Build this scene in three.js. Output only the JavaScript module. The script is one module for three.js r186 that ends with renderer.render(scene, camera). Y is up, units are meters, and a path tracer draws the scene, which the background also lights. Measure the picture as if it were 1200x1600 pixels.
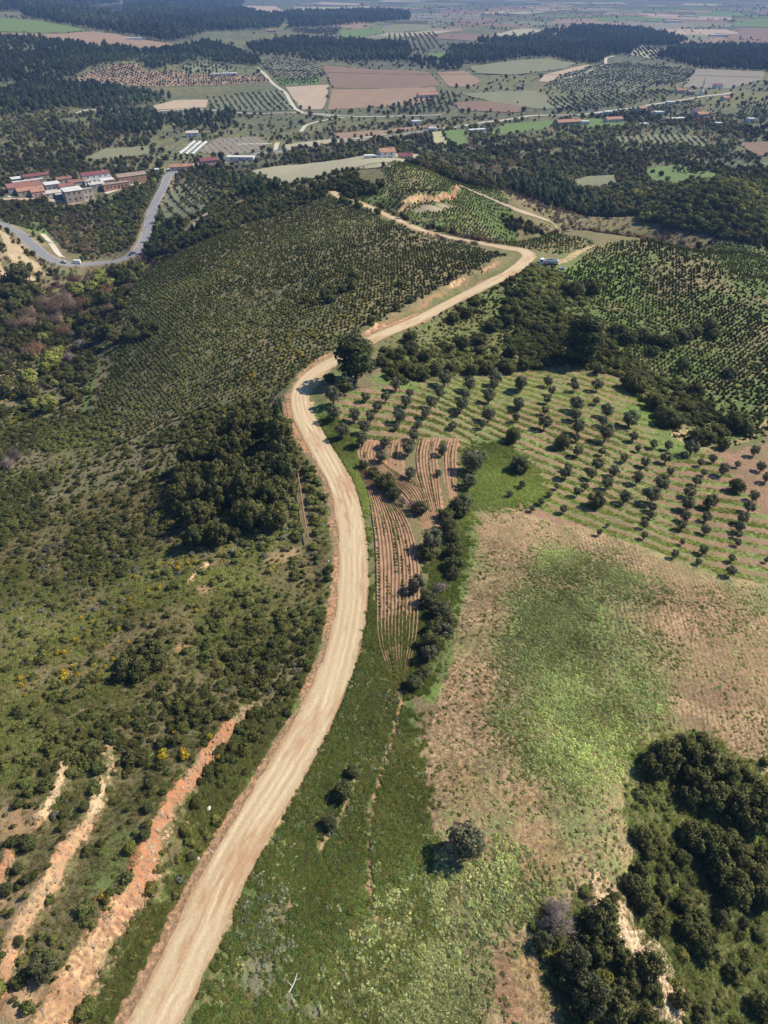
import * as THREE from 'three';
import { Sky } from 'three/addons/objects/Sky.js';
import { mergeGeometries } from 'three/addons/utils/BufferGeometryUtils.js';

// ---------------------------------------------------------------- camera, sky, sun, exposure
const scene = new THREE.Scene();
const camera = new THREE.PerspectiveCamera(71.6, 0.75, 1, 30000);
camera.position.set(0, 100, 0);
camera.rotation.set(-37.1 * Math.PI / 180, 0, 0);
const renderer = new THREE.WebGLRenderer({ antialias: true });
renderer.toneMapping = THREE.LinearToneMapping;
renderer.toneMappingExposure = 2.0;
renderer.shadowMap.enabled = true;
const SUN = new THREE.Vector3().setFromSphericalCoords(1, (90 - 46) * Math.PI / 180, (90 + 14) * Math.PI / 180);
const sky = new Sky();
sky.scale.setScalar(20000);
sky.name = 'sky';
Object.assign(sky.userData, { kind: 'structure', label: 'clear pale blue spring sky over the plain', category: 'sky' });
const su = sky.material.uniforms;
su.sunPosition.value.copy(SUN); su.turbidity.value = 3; su.rayleigh.value = 0.9; su.mieCoefficient.value = 0.004;
if (su.cloudCoverage) su.cloudCoverage.value = 0;
scene.add(sky);
scene.environmentIntensity = 0.1;
const sun = new THREE.DirectionalLight(new THREE.Color(1, 0.925, 0.78), 5);
sun.name = 'sun';
sun.position.copy(SUN).multiplyScalar(900).add(new THREE.Vector3(0, 0, -250)); sun.target.position.set(0, 0, -250); scene.add(sun.target);
sun.castShadow = true; sun.shadow.mapSize.set(4096, 4096);
Object.assign(sun.shadow.camera, { left: -500, right: 500, top: 500, bottom: -500, near: 10, far: 3000 });
scene.add(sun);
scene.fog = new THREE.FogExp2(0x8fb4f2, 0.000115);

// ---------------------------------------------------------------- small tools
const PI = Math.PI, clamp = (x, a, b) => Math.min(b, Math.max(a, x)), lerp = (a, b, t) => a + (b - a) * t;
const sstep = (a, b, x) => { const t = clamp((x - a) / (b - a), 0, 1); return t * t * (3 - 2 * t); };
function rng(seed) { let s = seed >>> 0; return () => { s = (s + 0x6D2B79F5) | 0; let t = Math.imul(s ^ (s >>> 15), 1 | s); t = (t + Math.imul(t ^ (t >>> 7), 61 | t)) ^ t; return ((t ^ (t >>> 14)) >>> 0) / 4294967296; }; }
const used = {};
const numbered = (n) => { const k = used[n] = (used[n] ?? -1) + 1; return k ? `${n}_${String(k).padStart(3, '0')}` : n; };
function put(o, name, label, category, group, kind) {
  o.name = numbered(name); o.userData = { label, category };
  if (group) o.userData.group = group; if (kind) o.userData.kind = kind;
  o.traverse((c) => { if (c.isMesh) { c.castShadow = c.receiveShadow = true; } });
  scene.add(o); return o;
}
function part(name, geometry, material, parent) { const m = new THREE.Mesh(geometry, material); m.name = name; m.castShadow = m.receiveShadow = true; parent.add(m); return m; }
const col = (r, g, b) => new THREE.Color().setRGB(r, g, b);
const mat = (c, rough = 0.9, extra = {}) => new THREE.MeshStandardMaterial({ color: c.isColor ? c : col(...c), roughness: rough, ...extra });

// tileable value noise held in tables
const NS = 512, NM = NS - 1;
function noiseTable(seed, octaves, start) {
  const r = rng(seed), out = new Float32Array(NS * NS); let amp = 1, tot = 0;
  for (let o = 0, cells = start; o < octaves && cells <= NS; o++, cells *= 2, amp *= 0.55) {
    const g = new Float32Array(cells * cells).map(() => r()); tot += amp;
    for (let y = 0; y < NS; y++) { const fy = y * cells / NS, y0 = fy | 0, ty = fy - y0, sy = ty * ty * (3 - 2 * ty), a = (y0 % cells) * cells, b = ((y0 + 1) % cells) * cells;
      for (let x = 0; x < NS; x++) { const fx = x * cells / NS, x0 = fx | 0, tx = fx - x0, sx = tx * tx * (3 - 2 * tx), x1 = (x0 + 1) % cells;
        out[y * NS + x] += amp * lerp(lerp(g[a + x0], g[a + x1], sx), lerp(g[b + x0], g[b + x1], sx), sy); } }
  }
  for (let i = 0; i < out.length; i++) out[i] /= tot;
  return out;
}
const N1 = noiseTable(11, 6, 8), N2 = noiseTable(12, 6, 8), N3 = noiseTable(13, 4, 64);
const tap = (t, x, y) => t[((Math.floor(y) & NM) << 9) | (Math.floor(x) & NM)];
function smooth(t, x, y) { const x0 = Math.floor(x), y0 = Math.floor(y), fx = x - x0, fy = y - y0;
  return lerp(lerp(tap(t, x0, y0), tap(t, x0 + 1, y0), fx), lerp(tap(t, x0, y0 + 1), tap(t, x0 + 1, y0 + 1), fx), fy); }
/** fractal noise about 0..1, wavelength in metres */
const fbm = (t, x, z, wave) => smooth(t, x / wave * 64, z / wave * 64);

// ---------------------------------------------------------------- survey: everything below is in metres, x to the east, -z to the north
const LEVEL = [[-27.5,-30.8,-20.53344],
[-22.4,-46.4,-34.36203],
[-16.0,-63.4,-71.04604],
[-8.2,-87.5,23.24928],
[-7.1,-120.5,28.92337],
[-15.0,-155.7,32.19994],
[-24.7,-189.0,212.15669],
[-12.7,-218.0,-9.50692],
[9.2,-245.0,253.47366],
[41.9,-287.6,249.80934],
[64.0,-323.6,96.29859],
[32.5,-371.9,-16.60929],
[5.4,-415.5,-174.23423],
[-30.3,-478.0,-117.72977],
[9.4,-54.9,-17.53657],
[26.5,-46.2,92.53476],
[24.4,-93.1,-53.26156],
[48.8,-93.1,39.65314],
[73.4,-95.0,-38.92309],
[64.7,-73.9,404.04426],
[35.7,-60.8,117.40105],
[44.9,-53.9,-34.49294],
[59.2,-56.4,-360.98895],
[46.4,-38.5,12.01053],
[27.5,-33.0,-34.93293],
[44.2,-67.7,-118.28221],
[35.0,-41.5,24.49899],
[17.3,-163.6,-33.76674],
[49.6,-151.2,-11.31876],
[81.5,-126.6,-31.50245],
[62.4,-209.1,43.94264],
[109.1,-174.8,55.26244],
[76.8,-215.8,163.88018],
[94.2,-207.9,-126.76124],
[108.6,-191.3,-42.62063],
[22.9,-240.1,-278.89875],
[49.3,-262.8,-271.57545],
[76.9,-276.1,52.27908],
[91.3,-234.9,-101.96289],
[113.4,-314.1,-233.72403],
[138.2,-267.8,77.10155],
[180.6,-340.9,-458.38038],
[133.3,-380.3,666.75516],
[193.1,-368.8,1090.49938],
[89.2,-334.6,-327.98996],
[99.8,-395.3,1370.91156],
[225.1,-523.2,47.00799],
[242.0,-574.7,457.45940],
[257.0,-498.3,1522.69330],
[190.6,-555.0,38.92714],
[132.7,-602.5,-237.41719],
[128.7,-704.2,26.82833],
[54.9,-545.6,-876.79956],
[81.1,-476.0,4216.82139],
[16.3,-494.0,2022.62840],
[0.0,-472.9,-557.46069],
[32.0,-474.2,-1444.20829],
[44.9,-436.9,1185.03960],
[0.0,-670.8,441.61951],
[-23.0,-700.4,-146.99793],
[-68.0,-685.5,-241.45535],
[-111.9,-672.1,141.65689],
[-59.2,-460.7,-38.07064],
[-115.0,-436.1,254.81807],
[-140.1,-420.4,-247.37017],
[-57.5,-314.8,-97.54308],
[-35.0,-245.8,65.09101],
[-78.1,-274.2,145.28953],
[-135.8,-369.8,417.78175],
[-25.6,-219.9,-104.13270],
[-46.6,-213.1,-82.57332],
[-79.9,-226.8,-69.21479],
[-130.0,-297.4,-72.77745],
[-152.6,-284.1,-54.56571],
[-171.1,-372.0,-367.12281],
[-185.4,-456.3,-461.57076],
[-136.5,-214.9,10.41963],
[-73.8,-168.7,16.92819],
[-96.9,-158.7,2.56753],
[-91.4,-125.5,27.76755],
[-39.6,-140.2,-28.72179],
[-27.8,-149.8,-72.99485],
[-39.2,-103.7,42.23468],
[-61.6,-108.7,-70.79369],
[-23.1,-84.9,-106.33196],
[-23.0,-70.3,155.53687],
[-37.9,-58.2,21.24006],
[-48.6,-52.4,134.21262],
[-47.2,-36.3,1.69438],
[-38.3,-36.9,-73.54765],
[-68.0,-79.8,-20.40804],
[-211.4,-472.9,239.26923],
[-277.0,-550.7,93.22886],
[-171.5,-482.6,91.71445],
[-178.0,-559.3,203.38295],
[-200.2,-703.6,-384.00003],
[-258.0,-596.5,-619.90513],
[-241.8,-627.5,-913.52375],
[-267.3,-663.9,1159.90596],
[-308.0,-641.0,145.20291],
[-220.8,-694.3,302.95385],
[-205.1,-835.7,-10.91905],
[-141.8,-871.1,13.87635],
[-352.2,-797.2,-233.84500],
[-232.9,-432.3,316.86012],
[-401.2,-1009.9,84.03961],
[-298.9,-1272.1,-75.16539],
[0.0,-1077.9,-13.84912],
[158.3,-981.7,-36.57603],
[329.8,-1027.8,27.08491],
[411.4,-852.2,-6.30528],
[274.1,-733.6,-167.90089],
[208.6,-1331.5,-2.92365],
[575.9,-1484.2,18.70449],
[-118.5,-1534.0,23.84052],
[-609.6,-2028.1,6.40966],
[-1039.8,-2337.8,81.10511],
[-395.6,-2644.8,-63.23812],
[345.9,-2291.6,37.25021],
[911.0,-2413.8,-18.09022],
[0.0,-5070.4,-26.59162],
[1540.1,-5228.8,12.15745],
[-1337.9,-4552.4,17.95556],
[160.0,-450.0,-1510.47992],
[260.0,-470.0,-1844.01852],
[80.0,-450.0,-4955.10690],
[-5000.0,-10000.0,-26.20126],
[5000.0,-10000.0,-4.78027],
[0.0,-10000.0,14.18530],
[-150.0,0.0,2.56108],
[150.0,0.0,0.35973],
[0.0,60.0,3.38621],
[-300.0,-100.0,7.81167],
[300.0,-150.0,17.96931],
[-600.0,-300.0,-16.20515],
[600.0,-300.0,-4.74009],
[-1500.0,-1200.0,-24.46342],
[1500.0,-1200.0,7.90090],
[-6000.0,-4000.0,17.25200],
[6000.0,-4000.0,2.33064]], TAIL = [28.696726,-7.690073,-12.417268];
const wx = (x, z) => x / (150 - Math.min(z, 100)) * 1.6, wz = (z) => Math.log(150 - Math.min(z, 100));
const LU = LEVEL.map(([x, z, w]) => [wx(x, z), wz(z), w]);
function landform(x, z) {
  const u = wx(x, z), v = wz(z); let s = TAIL[0] + TAIL[1] * u + TAIL[2] * v;
  for (let i = 0; i < LU.length; i++) { const p = LU[i], a = u - p[0], b = v - p[1], r = a * a + b * b; s += 0.5 * r * Math.log(r + 1e-12) * p[2]; }
  return s;
}
/** smooth curve through survey points */
function curve(pts, step) {
  const c = new THREE.CatmullRomCurve3(pts.map((p) => new THREE.Vector3(p[0], 0, p[1])), false, 'centripetal'), n = Math.max(4, Math.round(c.getLength() / step));
  return c.getSpacedPoints(n).map((v) => [v.x, v.z]);
}
const DIRT_ROAD = curve([[-28.5,-27.6],[-27.5,-30.8],[-25.3,-37.7],[-22.8,-46.2],[-19.3,-55.5],[-15.9,-63.4],[-12.9,-71.1],[-10.3,-78.9],[-8.1,-87.5],[-6.7,-97.2],[-6.4,-110.1],[-6.9,-120.5],[-8.2,-132.3],[-10.7,-144.1],[-15.0,-155.7],[-19.8,-168.6],[-23.8,-181.3],[-25.1,-192.8],[-23.3,-202.8],[-19.5,-209.8],[-12.7,-218.0],[-2.2,-231.7],[9.2,-245.1],[24.8,-267.8],[41.9,-287.7],[54.9,-304.8],[63.2,-320.7],[66.2,-331.3],[64.3,-339.7],[59.2,-344.1],[47.3,-359.0],[32.4,-370.2],[20.1,-384.8],[5.3,-414.0],[-9.4,-440.2],[-23.5,-460.9],[-29.7,-474.7],[-32.7,-485.5]], 2);
const SHOULDER = DIRT_ROAD.slice(0, 125).map((p, i) => { const q = DIRT_ROAD[i + 1], r = DIRT_ROAD[Math.max(i - 1, 0)], dx = q[0] - r[0], dz = q[1] - r[1], l = Math.hypot(dx, dz) || 1; return [p[0] + dz / l * 3.9, p[1] - dx / l * 3.9]; });
const PAVED_ROAD = curve([[-313.0,-551.6],[-286.8,-552.9],[-269.5,-541.3],[-245.3,-508.2],[-225.1,-482.2],[-209.4,-473.0],[-192.8,-478.9],[-174.8,-478.3],[-166.9,-485.7],[-167.3,-506.9],[-176.8,-554.9],[-189.4,-614.5],[-196.3,-674.5],[-203.9,-733.9],[-196.1,-764.9],[-162.8,-791.4],[-137.3,-817.5],[-109.5,-838.3],[-78.4,-877.2],[-29.3,-906.0],[7.6,-941.1],[73.6,-1018.8]], 5);
function nearest(line, x, z) {
  let best = 1e9, bi = 0, bt = 0, side = 0;
  for (let i = 0; i < line.length - 1; i++) {
    const ax = line[i][0], az = line[i][1], dx = line[i + 1][0] - ax, dz = line[i + 1][1] - az, l2 = dx * dx + dz * dz;
    const t = clamp(((x - ax) * dx + (z - az) * dz) / l2, 0, 1), ex = x - ax - dx * t, ez = z - az - dz * t, d = ex * ex + ez * ez;
    if (d < best) { best = d; bi = i; bt = t; side = dx * (z - az) - dz * (x - ax); }
  }
  return { d: Math.sqrt(best), s: Math.sign(side) || 1, i: bi + bt, f: (bi + bt) / (line.length - 1) };
}
const boundsOf = (pts, pad) => { let a = 1e9, b = -1e9, c = 1e9, d = -1e9; for (const [x, z] of pts) { a = Math.min(a, x); b = Math.max(b, x); c = Math.min(c, z); d = Math.max(d, z); } return [a - pad, b + pad, c - pad, d + pad]; };
const inBox = (b, x, z) => x > b[0] && x < b[1] && z > b[2] && z < b[3];
const ROADBED = [[DIRT_ROAD, 3.6, 5], [PAVED_ROAD, 4.2, 9]].map(([line, half, blend]) => {
  let hs = line.map(([x, z]) => landform(x, z));
  for (let k = 0; k < 4; k++) hs = hs.map((h, i) => (h * 2 + (hs[i - 1] ?? h) + (hs[i + 1] ?? h)) / 4);
  return { line, half, blend, hs, box: boundsOf(line, half + blend) };
});
// earth banks: foot line (from far to near), face width, rise of the -x side, distance over which it runs out
const BANKS = [
  { pts: [[-21.8,-77.6],[-23.4,-72.9],[-26.1,-67.5],[-27.6,-63.7],[-29.0,-59.8],[-30.5,-54.7],[-31.1,-49.6],[-31.3,-45.8],[-32.9,-41.3],[-34.7,-36.4],[-35.6,-32.9],[-36.5,-29.0]], w: [0.7, 3.4], rise: 2.6, out: 12, c: 'red' },
  { pts: [[-44.0,-68.6],[-42.1,-65.4],[-41.2,-59.6],[-41.3,-53.8],[-42.5,-49.5],[-43.1,-44.8],[-43.9,-41.6],[-44.6,-38.6],[-43.8,-35.1],[-42.8,-33.1]], w: [0.9, 2.2], rise: 1.4, out: 6, c: 'tan' },
  { pts: [[-49.3,-65.1],[-48.2,-61.6],[-48.1,-57.6],[-48.4,-53.4]], w: [0.9, 1.2], rise: 0.7, out: 5, c: 'tan' },
  { pts: [[-51.3,-50.6],[-50.5,-47.9],[-50.8,-45.0],[-51.7,-41.4]], w: [0.8, 1.3], rise: 0.6, out: 5, c: 'red' },
  { pts: [[56.4,-325.1],[47.0,-308.1],[35.7,-291.8],[25.6,-279.3],[17.9,-268.7],[9.5,-255.8],[2.3,-244.8],[-5.6,-234.4],[-11.9,-225.7],[-17.0,-219.0],[-22.5,-208.8]], w: [1.6, 1.0], rise: 1.3, out: 9, c: 'bank' },
  { pts: [[51.1,-490.0],[45.7,-474.1],[38.6,-454.6],[30.4,-446.5],[22.6,-443.4],[16.7,-435.2],[10.9,-426.2]], w: [2.2, 2.2], rise: 4.5, out: 26, c: 'quarry' },
  { pts: [[-38.5,-119.3],[-40.5,-115.0],[-42.3,-112.0]], w: [0.8, 0.8], rise: 0.6, out: 4, c: 'tan' },
  { pts: [[33.4,-47.9],[34.4,-45.1],[36.3,-42.5],[38.4,-39.3],[41.0,-36.2]], w: [5.5, 5], rise: 0.9, out: 6, c: 'gully' },
].map((b) => { const line = curve(b.pts, 0.7 * (b.pts[0][1] < -250 ? 4 : 1)); return { ...b, line, box: boundsOf(line, b.out + 3) }; });
function height(x, z, road = true) {
  let h = landform(x, z);
  const far = sstep(250, 1200, -z);
  h += (fbm(N1, x, z, 11) - 0.5) * 0.9 * (1 - far) + (fbm(N2, x, z, 45) - 0.5) * 2.2 * (1 - sstep(150, 30, -z)) + far * (fbm(N2, x + 900, z, 420) - 0.5) * 16;
  for (const b of BANKS) if (inBox(b.box, x, z)) {
    const q = nearest(b.line, x, z), w = lerp(b.w[0], b.w[1], q.f), ends = sstep(0, 0.08, q.f) * sstep(1, 0.92, q.f) + (b.c === 'red' && q.f > 0.5 ? 1 - sstep(1, 0.92, q.f) : 0);
    const d = q.d * q.s + (fbm(N3, x, z, 6) - 0.5) * 0.8;
    if (d > 0) h += b.rise * sstep(0, w, d) * (1 - sstep(w, b.out, d)) * ends * (0.7 + 0.6 * fbm(N1, x + 30, z, 14));
    if (d > -0.5 && d < w + 0.5) h += ((fbm(N3, x, z, 2.6) - 0.5) * 1.1 + (0.25 - Math.abs(fbm(N1, x + 9, z, 5) - 0.5)) * 1.6) * (b.c === 'quarry' || b.c === 'bank' ? 0.5 : 1);
  }
  if (road) for (const r of ROADBED) if (inBox(r.box, x, z)) {
    const q = nearest(r.line, x, z); if (q.d > r.half + r.blend) continue;
    const i = Math.min(r.hs.length - 2, Math.floor(q.i));
    h = lerp(lerp(r.hs[i], r.hs[i + 1], q.i - i), h, sstep(r.half, r.half + r.blend, q.d));
  }
  return h;
}
// nested sheets of ground, finer towards the ridge
const SHEETS = [
  { x0: -118, x1: 118, z0: -186, z1: 4, cell: 0.7, tw: 2048, th: 2048 },
  { x0: -330, x1: 330, z0: -536, z1: 24, cell: 2.2, tw: 2048, th: 2048 },
  { x0: -1000, x1: 1000, z0: -1600, z1: 60, cell: 8, tw: 2048, th: 2048 },
  { x0: -2600, x1: 2600, z0: -4200, z1: 120, cell: 26, tw: 2048, th: 1024 },
  { x0: -11000, x1: 11000, z0: -14500, z1: 400, cell: 110, tw: 1024, th: 1024 },
];
SHEETS.forEach((s, k) => {
  s.nx = Math.round((s.x1 - s.x0) / s.cell); s.nz = Math.round((s.z1 - s.z0) / s.cell); s.dx = (s.x1 - s.x0) / s.nx; s.dz = (s.z1 - s.z0) / s.nz;
  s.h = new Float32Array((s.nx + 1) * (s.nz + 1)); s.hole = SHEETS[k - 1];
  for (let j = 0; j <= s.nz; j++) for (let i = 0; i <= s.nx; i++) {
    const x = s.x0 + i * s.dx, z = s.z0 + j * s.dz, o = s.hole;
    s.h[j * (s.nx + 1) + i] = o && x > o.x0 + s.dx * 2 && x < o.x1 - s.dx * 2 && z > o.z0 + s.dz * 2 && z < o.z1 - s.dz * 2 ? 0 : height(x, z);
  }
});
function cellHeight(s, x, z) {
  const fx = clamp((x - s.x0) / s.dx, 0, s.nx - 1e-6), fz = clamp((z - s.z0) / s.dz, 0, s.nz - 1e-6), i = Math.floor(fx), j = Math.floor(fz), u = fx - i, v = fz - j, w = s.nx + 1, a = j * w + i;
  const h00 = s.h[a], h10 = s.h[a + 1], h01 = s.h[a + w], h11 = s.h[a + w + 1];
  return u + v < 1 ? h00 + (h10 - h00) * u + (h01 - h00) * v : h11 + (h01 - h11) * (1 - u) + (h10 - h11) * (1 - v);
}
const sheetAt = (x, z) => SHEETS.find((s) => x >= s.x0 && x <= s.x1 && z >= s.z0 && z <= s.z1);
const Y = (x, z) => { const s = sheetAt(x, z); return s ? cellHeight(s, x, z) : 0; };
function inside(poly, x, z) { let c = false; for (let i = 0, j = poly.length - 1; i < poly.length; j = i++) { const a = poly[i], b = poly[j]; if ((a[1] > z) !== (b[1] > z) && x < (b[0] - a[0]) * (z - a[1]) / (b[1] - a[1]) + a[0]) c = !c; } return c; }

// ---------------------------------------------------------------- what grows and lies where
const RAIL = curve([[-29.8,-190.2],[-26.5,-172.9],[-24.0,-160.0],[-21.4,-147.1],[-19.5,-136.6],[-17.9,-127.7],[-16.7,-122.1]], 3.4);
const GROVE_TOP = [[-20.2,-180.3],[-15.1,-188.1],[-3.9,-193.8],[20.5,-207.5],[47.4,-219.3],[60.7,-220.9],[74.5,-215.3],[81.1,-207.4],[81.9,-196.0],[81.5,-181.9],[88.0,-173.3],[98.3,-171.2],[112.9,-179.0],[127.4,-184.7]];
const GROVE_FOOT = [[-12.1,-164.3],[-6.8,-159.6],[6.9,-164.6],[20.3,-168.3],[26.6,-153.6],[29.4,-137.8],[39.4,-133.1],[49.2,-129.7],[58.0,-123.8],[67.3,-117.0],[75.7,-113.0],[90.4,-110.4]];
const GROVE = [...GROVE_TOP, ...[...GROVE_FOOT].reverse()];
const STUBBLE_FIELD = [[24.9,-150.3],[29.4,-137.8],[39.4,-133.1],[49.2,-129.7],[58.0,-123.8],[67.3,-117.0],[75.7,-113.0],[90.4,-110.4],[70.8,-66.4],[64.3,-67.9],[58.8,-72.3],[54.0,-74.8],[45.7,-73.2],[40.3,-68.0],[37.4,-61.2],[36.6,-53.7],[34.4,-49.0],[29.4,-46.6],[21.7,-44.4],[19.5,-41.3],[20.3,-35.6],[22.6,-31.9],[12.3,-28.9],[8.3,-38.2],[8.0,-47.6],[5.9,-59.9],[5.7,-68.8],[9.0,-80.4],[12.7,-92.6],[16.5,-107.0],[19.7,-122.0]];
const SCRUB_SLOPE = [[-176.2,-248.9],[-108.0,-235.5],[-82.9,-197.1],[-63.1,-206.5],[-31.0,-192.7],[-27.2,-175.8],[-20.3,-155.5],[-13.9,-139.3],[-11.0,-120.9],[-10.8,-100.9],[-13.4,-86.1],[-16.9,-76.1],[-20.7,-68.7],[-25.6,-57.0],[-29.1,-47.6],[-33.4,-38.7],[-36.9,-30.3],[-47.4,-26.7],[-70.4,-65.6]];
const PLANTATION = [
  [[-148.5,-427.6],[-113.0,-427.4],[-58.6,-455.5],[-34.3,-477.0],[-25.1,-454.2],[-9.2,-431.7],[5.2,-401.7],[31.4,-358.0],[53.1,-333.1],[55.8,-327.2],[36.2,-296.8],[9.7,-260.2],[-5.6,-237.7],[-17.2,-222.8],[-26.5,-206.9],[-31.0,-192.7],[-63.1,-206.5],[-82.9,-197.1],[-108.0,-235.5],[-119.8,-300.5],[-132.0,-357.6]],
  [[78.7,-312.2],[100.7,-346.2],[125.6,-357.8],[212.0,-481.1],[306.7,-515.3],[125.5,-177.0],[114.7,-187.2],[103.4,-193.2],[99.5,-217.3],[89.7,-229.6],[85.7,-249.3],[85.0,-277.4]],
  [[-27.8,-469.1],[-22.0,-475.0],[0.0,-477.4],[0.0,-506.6],[19.6,-595.7],[52.6,-636.4],[66.9,-569.5],[80.9,-472.6],[89.9,-367.7],[101.7,-350.6],[83.3,-335.2],[72.0,-339.1],[61.3,-347.7],[46.4,-378.7],[33.6,-385.6],[17.4,-401.8],[0.0,-434.7]],
];
const RIGHT_SLOPE = [[66.9,-318.4],[78.7,-312.2],[85.0,-277.4],[85.7,-249.3],[89.7,-229.6],[99.5,-217.3],[103.4,-193.2],[114.7,-187.2],[111.9,-180.9],[99.6,-174.3],[90.2,-176.7],[83.5,-185.1],[84.2,-200.0],[79.8,-214.4],[65.9,-224.8],[48.1,-223.6],[20.9,-212.0],[0.0,-198.0],[-2.1,-210.4],[0.0,-225.3],[11.5,-242.5],[29.8,-267.6],[50.6,-293.4]];
const VERGE = [[-22.0,-77.3],[-17.3,-74.7],[-13.4,-86.1],[-10.8,-100.9],[-8.8,-99.0],[-11.5,-84.6],[-15.9,-72.2],[-21.3,-59.3],[-26.0,-49.6],[-30.9,-38.1],[-32.6,-30.5],[-36.2,-30.3],[-32.8,-39.4],[-29.9,-47.5],[-27.1,-59.9]];
const WEEDY = [[-4.7,-89.0],[0.0,-83.1],[4.4,-78.9],[6.2,-68.8],[5.9,-59.9],[8.0,-47.6],[8.3,-38.2],[12.3,-28.9],[-24.6,-27.7],[-22.7,-35.0],[-19.9,-45.7],[-15.7,-57.2],[-11.0,-69.9],[-7.8,-80.2],[-5.4,-92.2]];
const GULLY = [[40.3,-68.0],[45.7,-73.2],[54.0,-74.8],[58.8,-72.3],[64.3,-67.9],[71.7,-65.6],[58.2,-31.8],[22.2,-29.4],[20.3,-35.6],[19.5,-41.3],[21.7,-44.4],[29.4,-46.6],[34.4,-49.0],[36.6,-53.7],[37.4,-61.2]];
const PLOTS = [ // ploughed plots: left edge line, right edge line, furrow count
  { a: [[-7.9,-153.0],[-4.4,-142.4],[-2.7,-129.7],[-1.7,-116.1],[-1.6,-104.3],[-1.2,-92.2],[0.5,-85.2],[2.0,-79.6]], b: [[-4.0,-149.4],[1.9,-138.7],[5.9,-127.7],[7.5,-114.4],[7.2,-102.7],[6.3,-92.3],[4.6,-85.3],[3.6,-79.6]], n: 12 },
  { a: [[-6.5,-162.7],[-7.3,-156.0],[-2.4,-147.4],[3.9,-141.6],[7.5,-132.8],[9.8,-124.5]], b: [[0.9,-164.1],[-0.3,-155.5],[4.0,-149.2],[9.2,-144.2],[11.0,-135.7],[12.2,-125.4]], n: 8 },
  { a: [[2.1,-164.3],[1.2,-156.6],[0.8,-148.8]], b: [[5.6,-166.3],[4.7,-157.7],[5.5,-148.8]], n: 4 },
  { a: [[9.6,-167.2],[8.4,-158.4],[8.7,-147.8],[10.4,-135.6],[11.8,-124.7]], b: [[16.0,-169.4],[14.4,-161.3],[13.9,-148.7],[13.7,-136.0],[13.0,-124.8]], n: 7 },
  { a: [[17.7,-169.1],[16.0,-160.0],[15.6,-148.9],[15.8,-139.0]], b: [[21.0,-169.8],[19.5,-160.6],[18.6,-149.4],[18.1,-139.8]], n: 4 },
];
const C = { // base colours of ground, linear
  red: [0.41, 0.21, 0.105], redder: [0.36, 0.155, 0.07], tan: [0.45, 0.305, 0.16], pale: [0.5, 0.385, 0.23], soil: [0.27, 0.16, 0.092], dry: [0.27, 0.21, 0.095], straw: [0.4, 0.27, 0.145],
  grass: [0.1, 0.135, 0.028], lush: [0.09, 0.155, 0.028], bright: [0.13, 0.22, 0.035], olive: [0.13, 0.12, 0.042], scrub: [0.18, 0.14, 0.065], dark: [0.055, 0.062, 0.028], grey: [0.22, 0.18, 0.145], weed: [0.17, 0.2, 0.065], plain: [0.09, 0.095, 0.045], mauve: [0.2, 0.13, 0.11],
};
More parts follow.
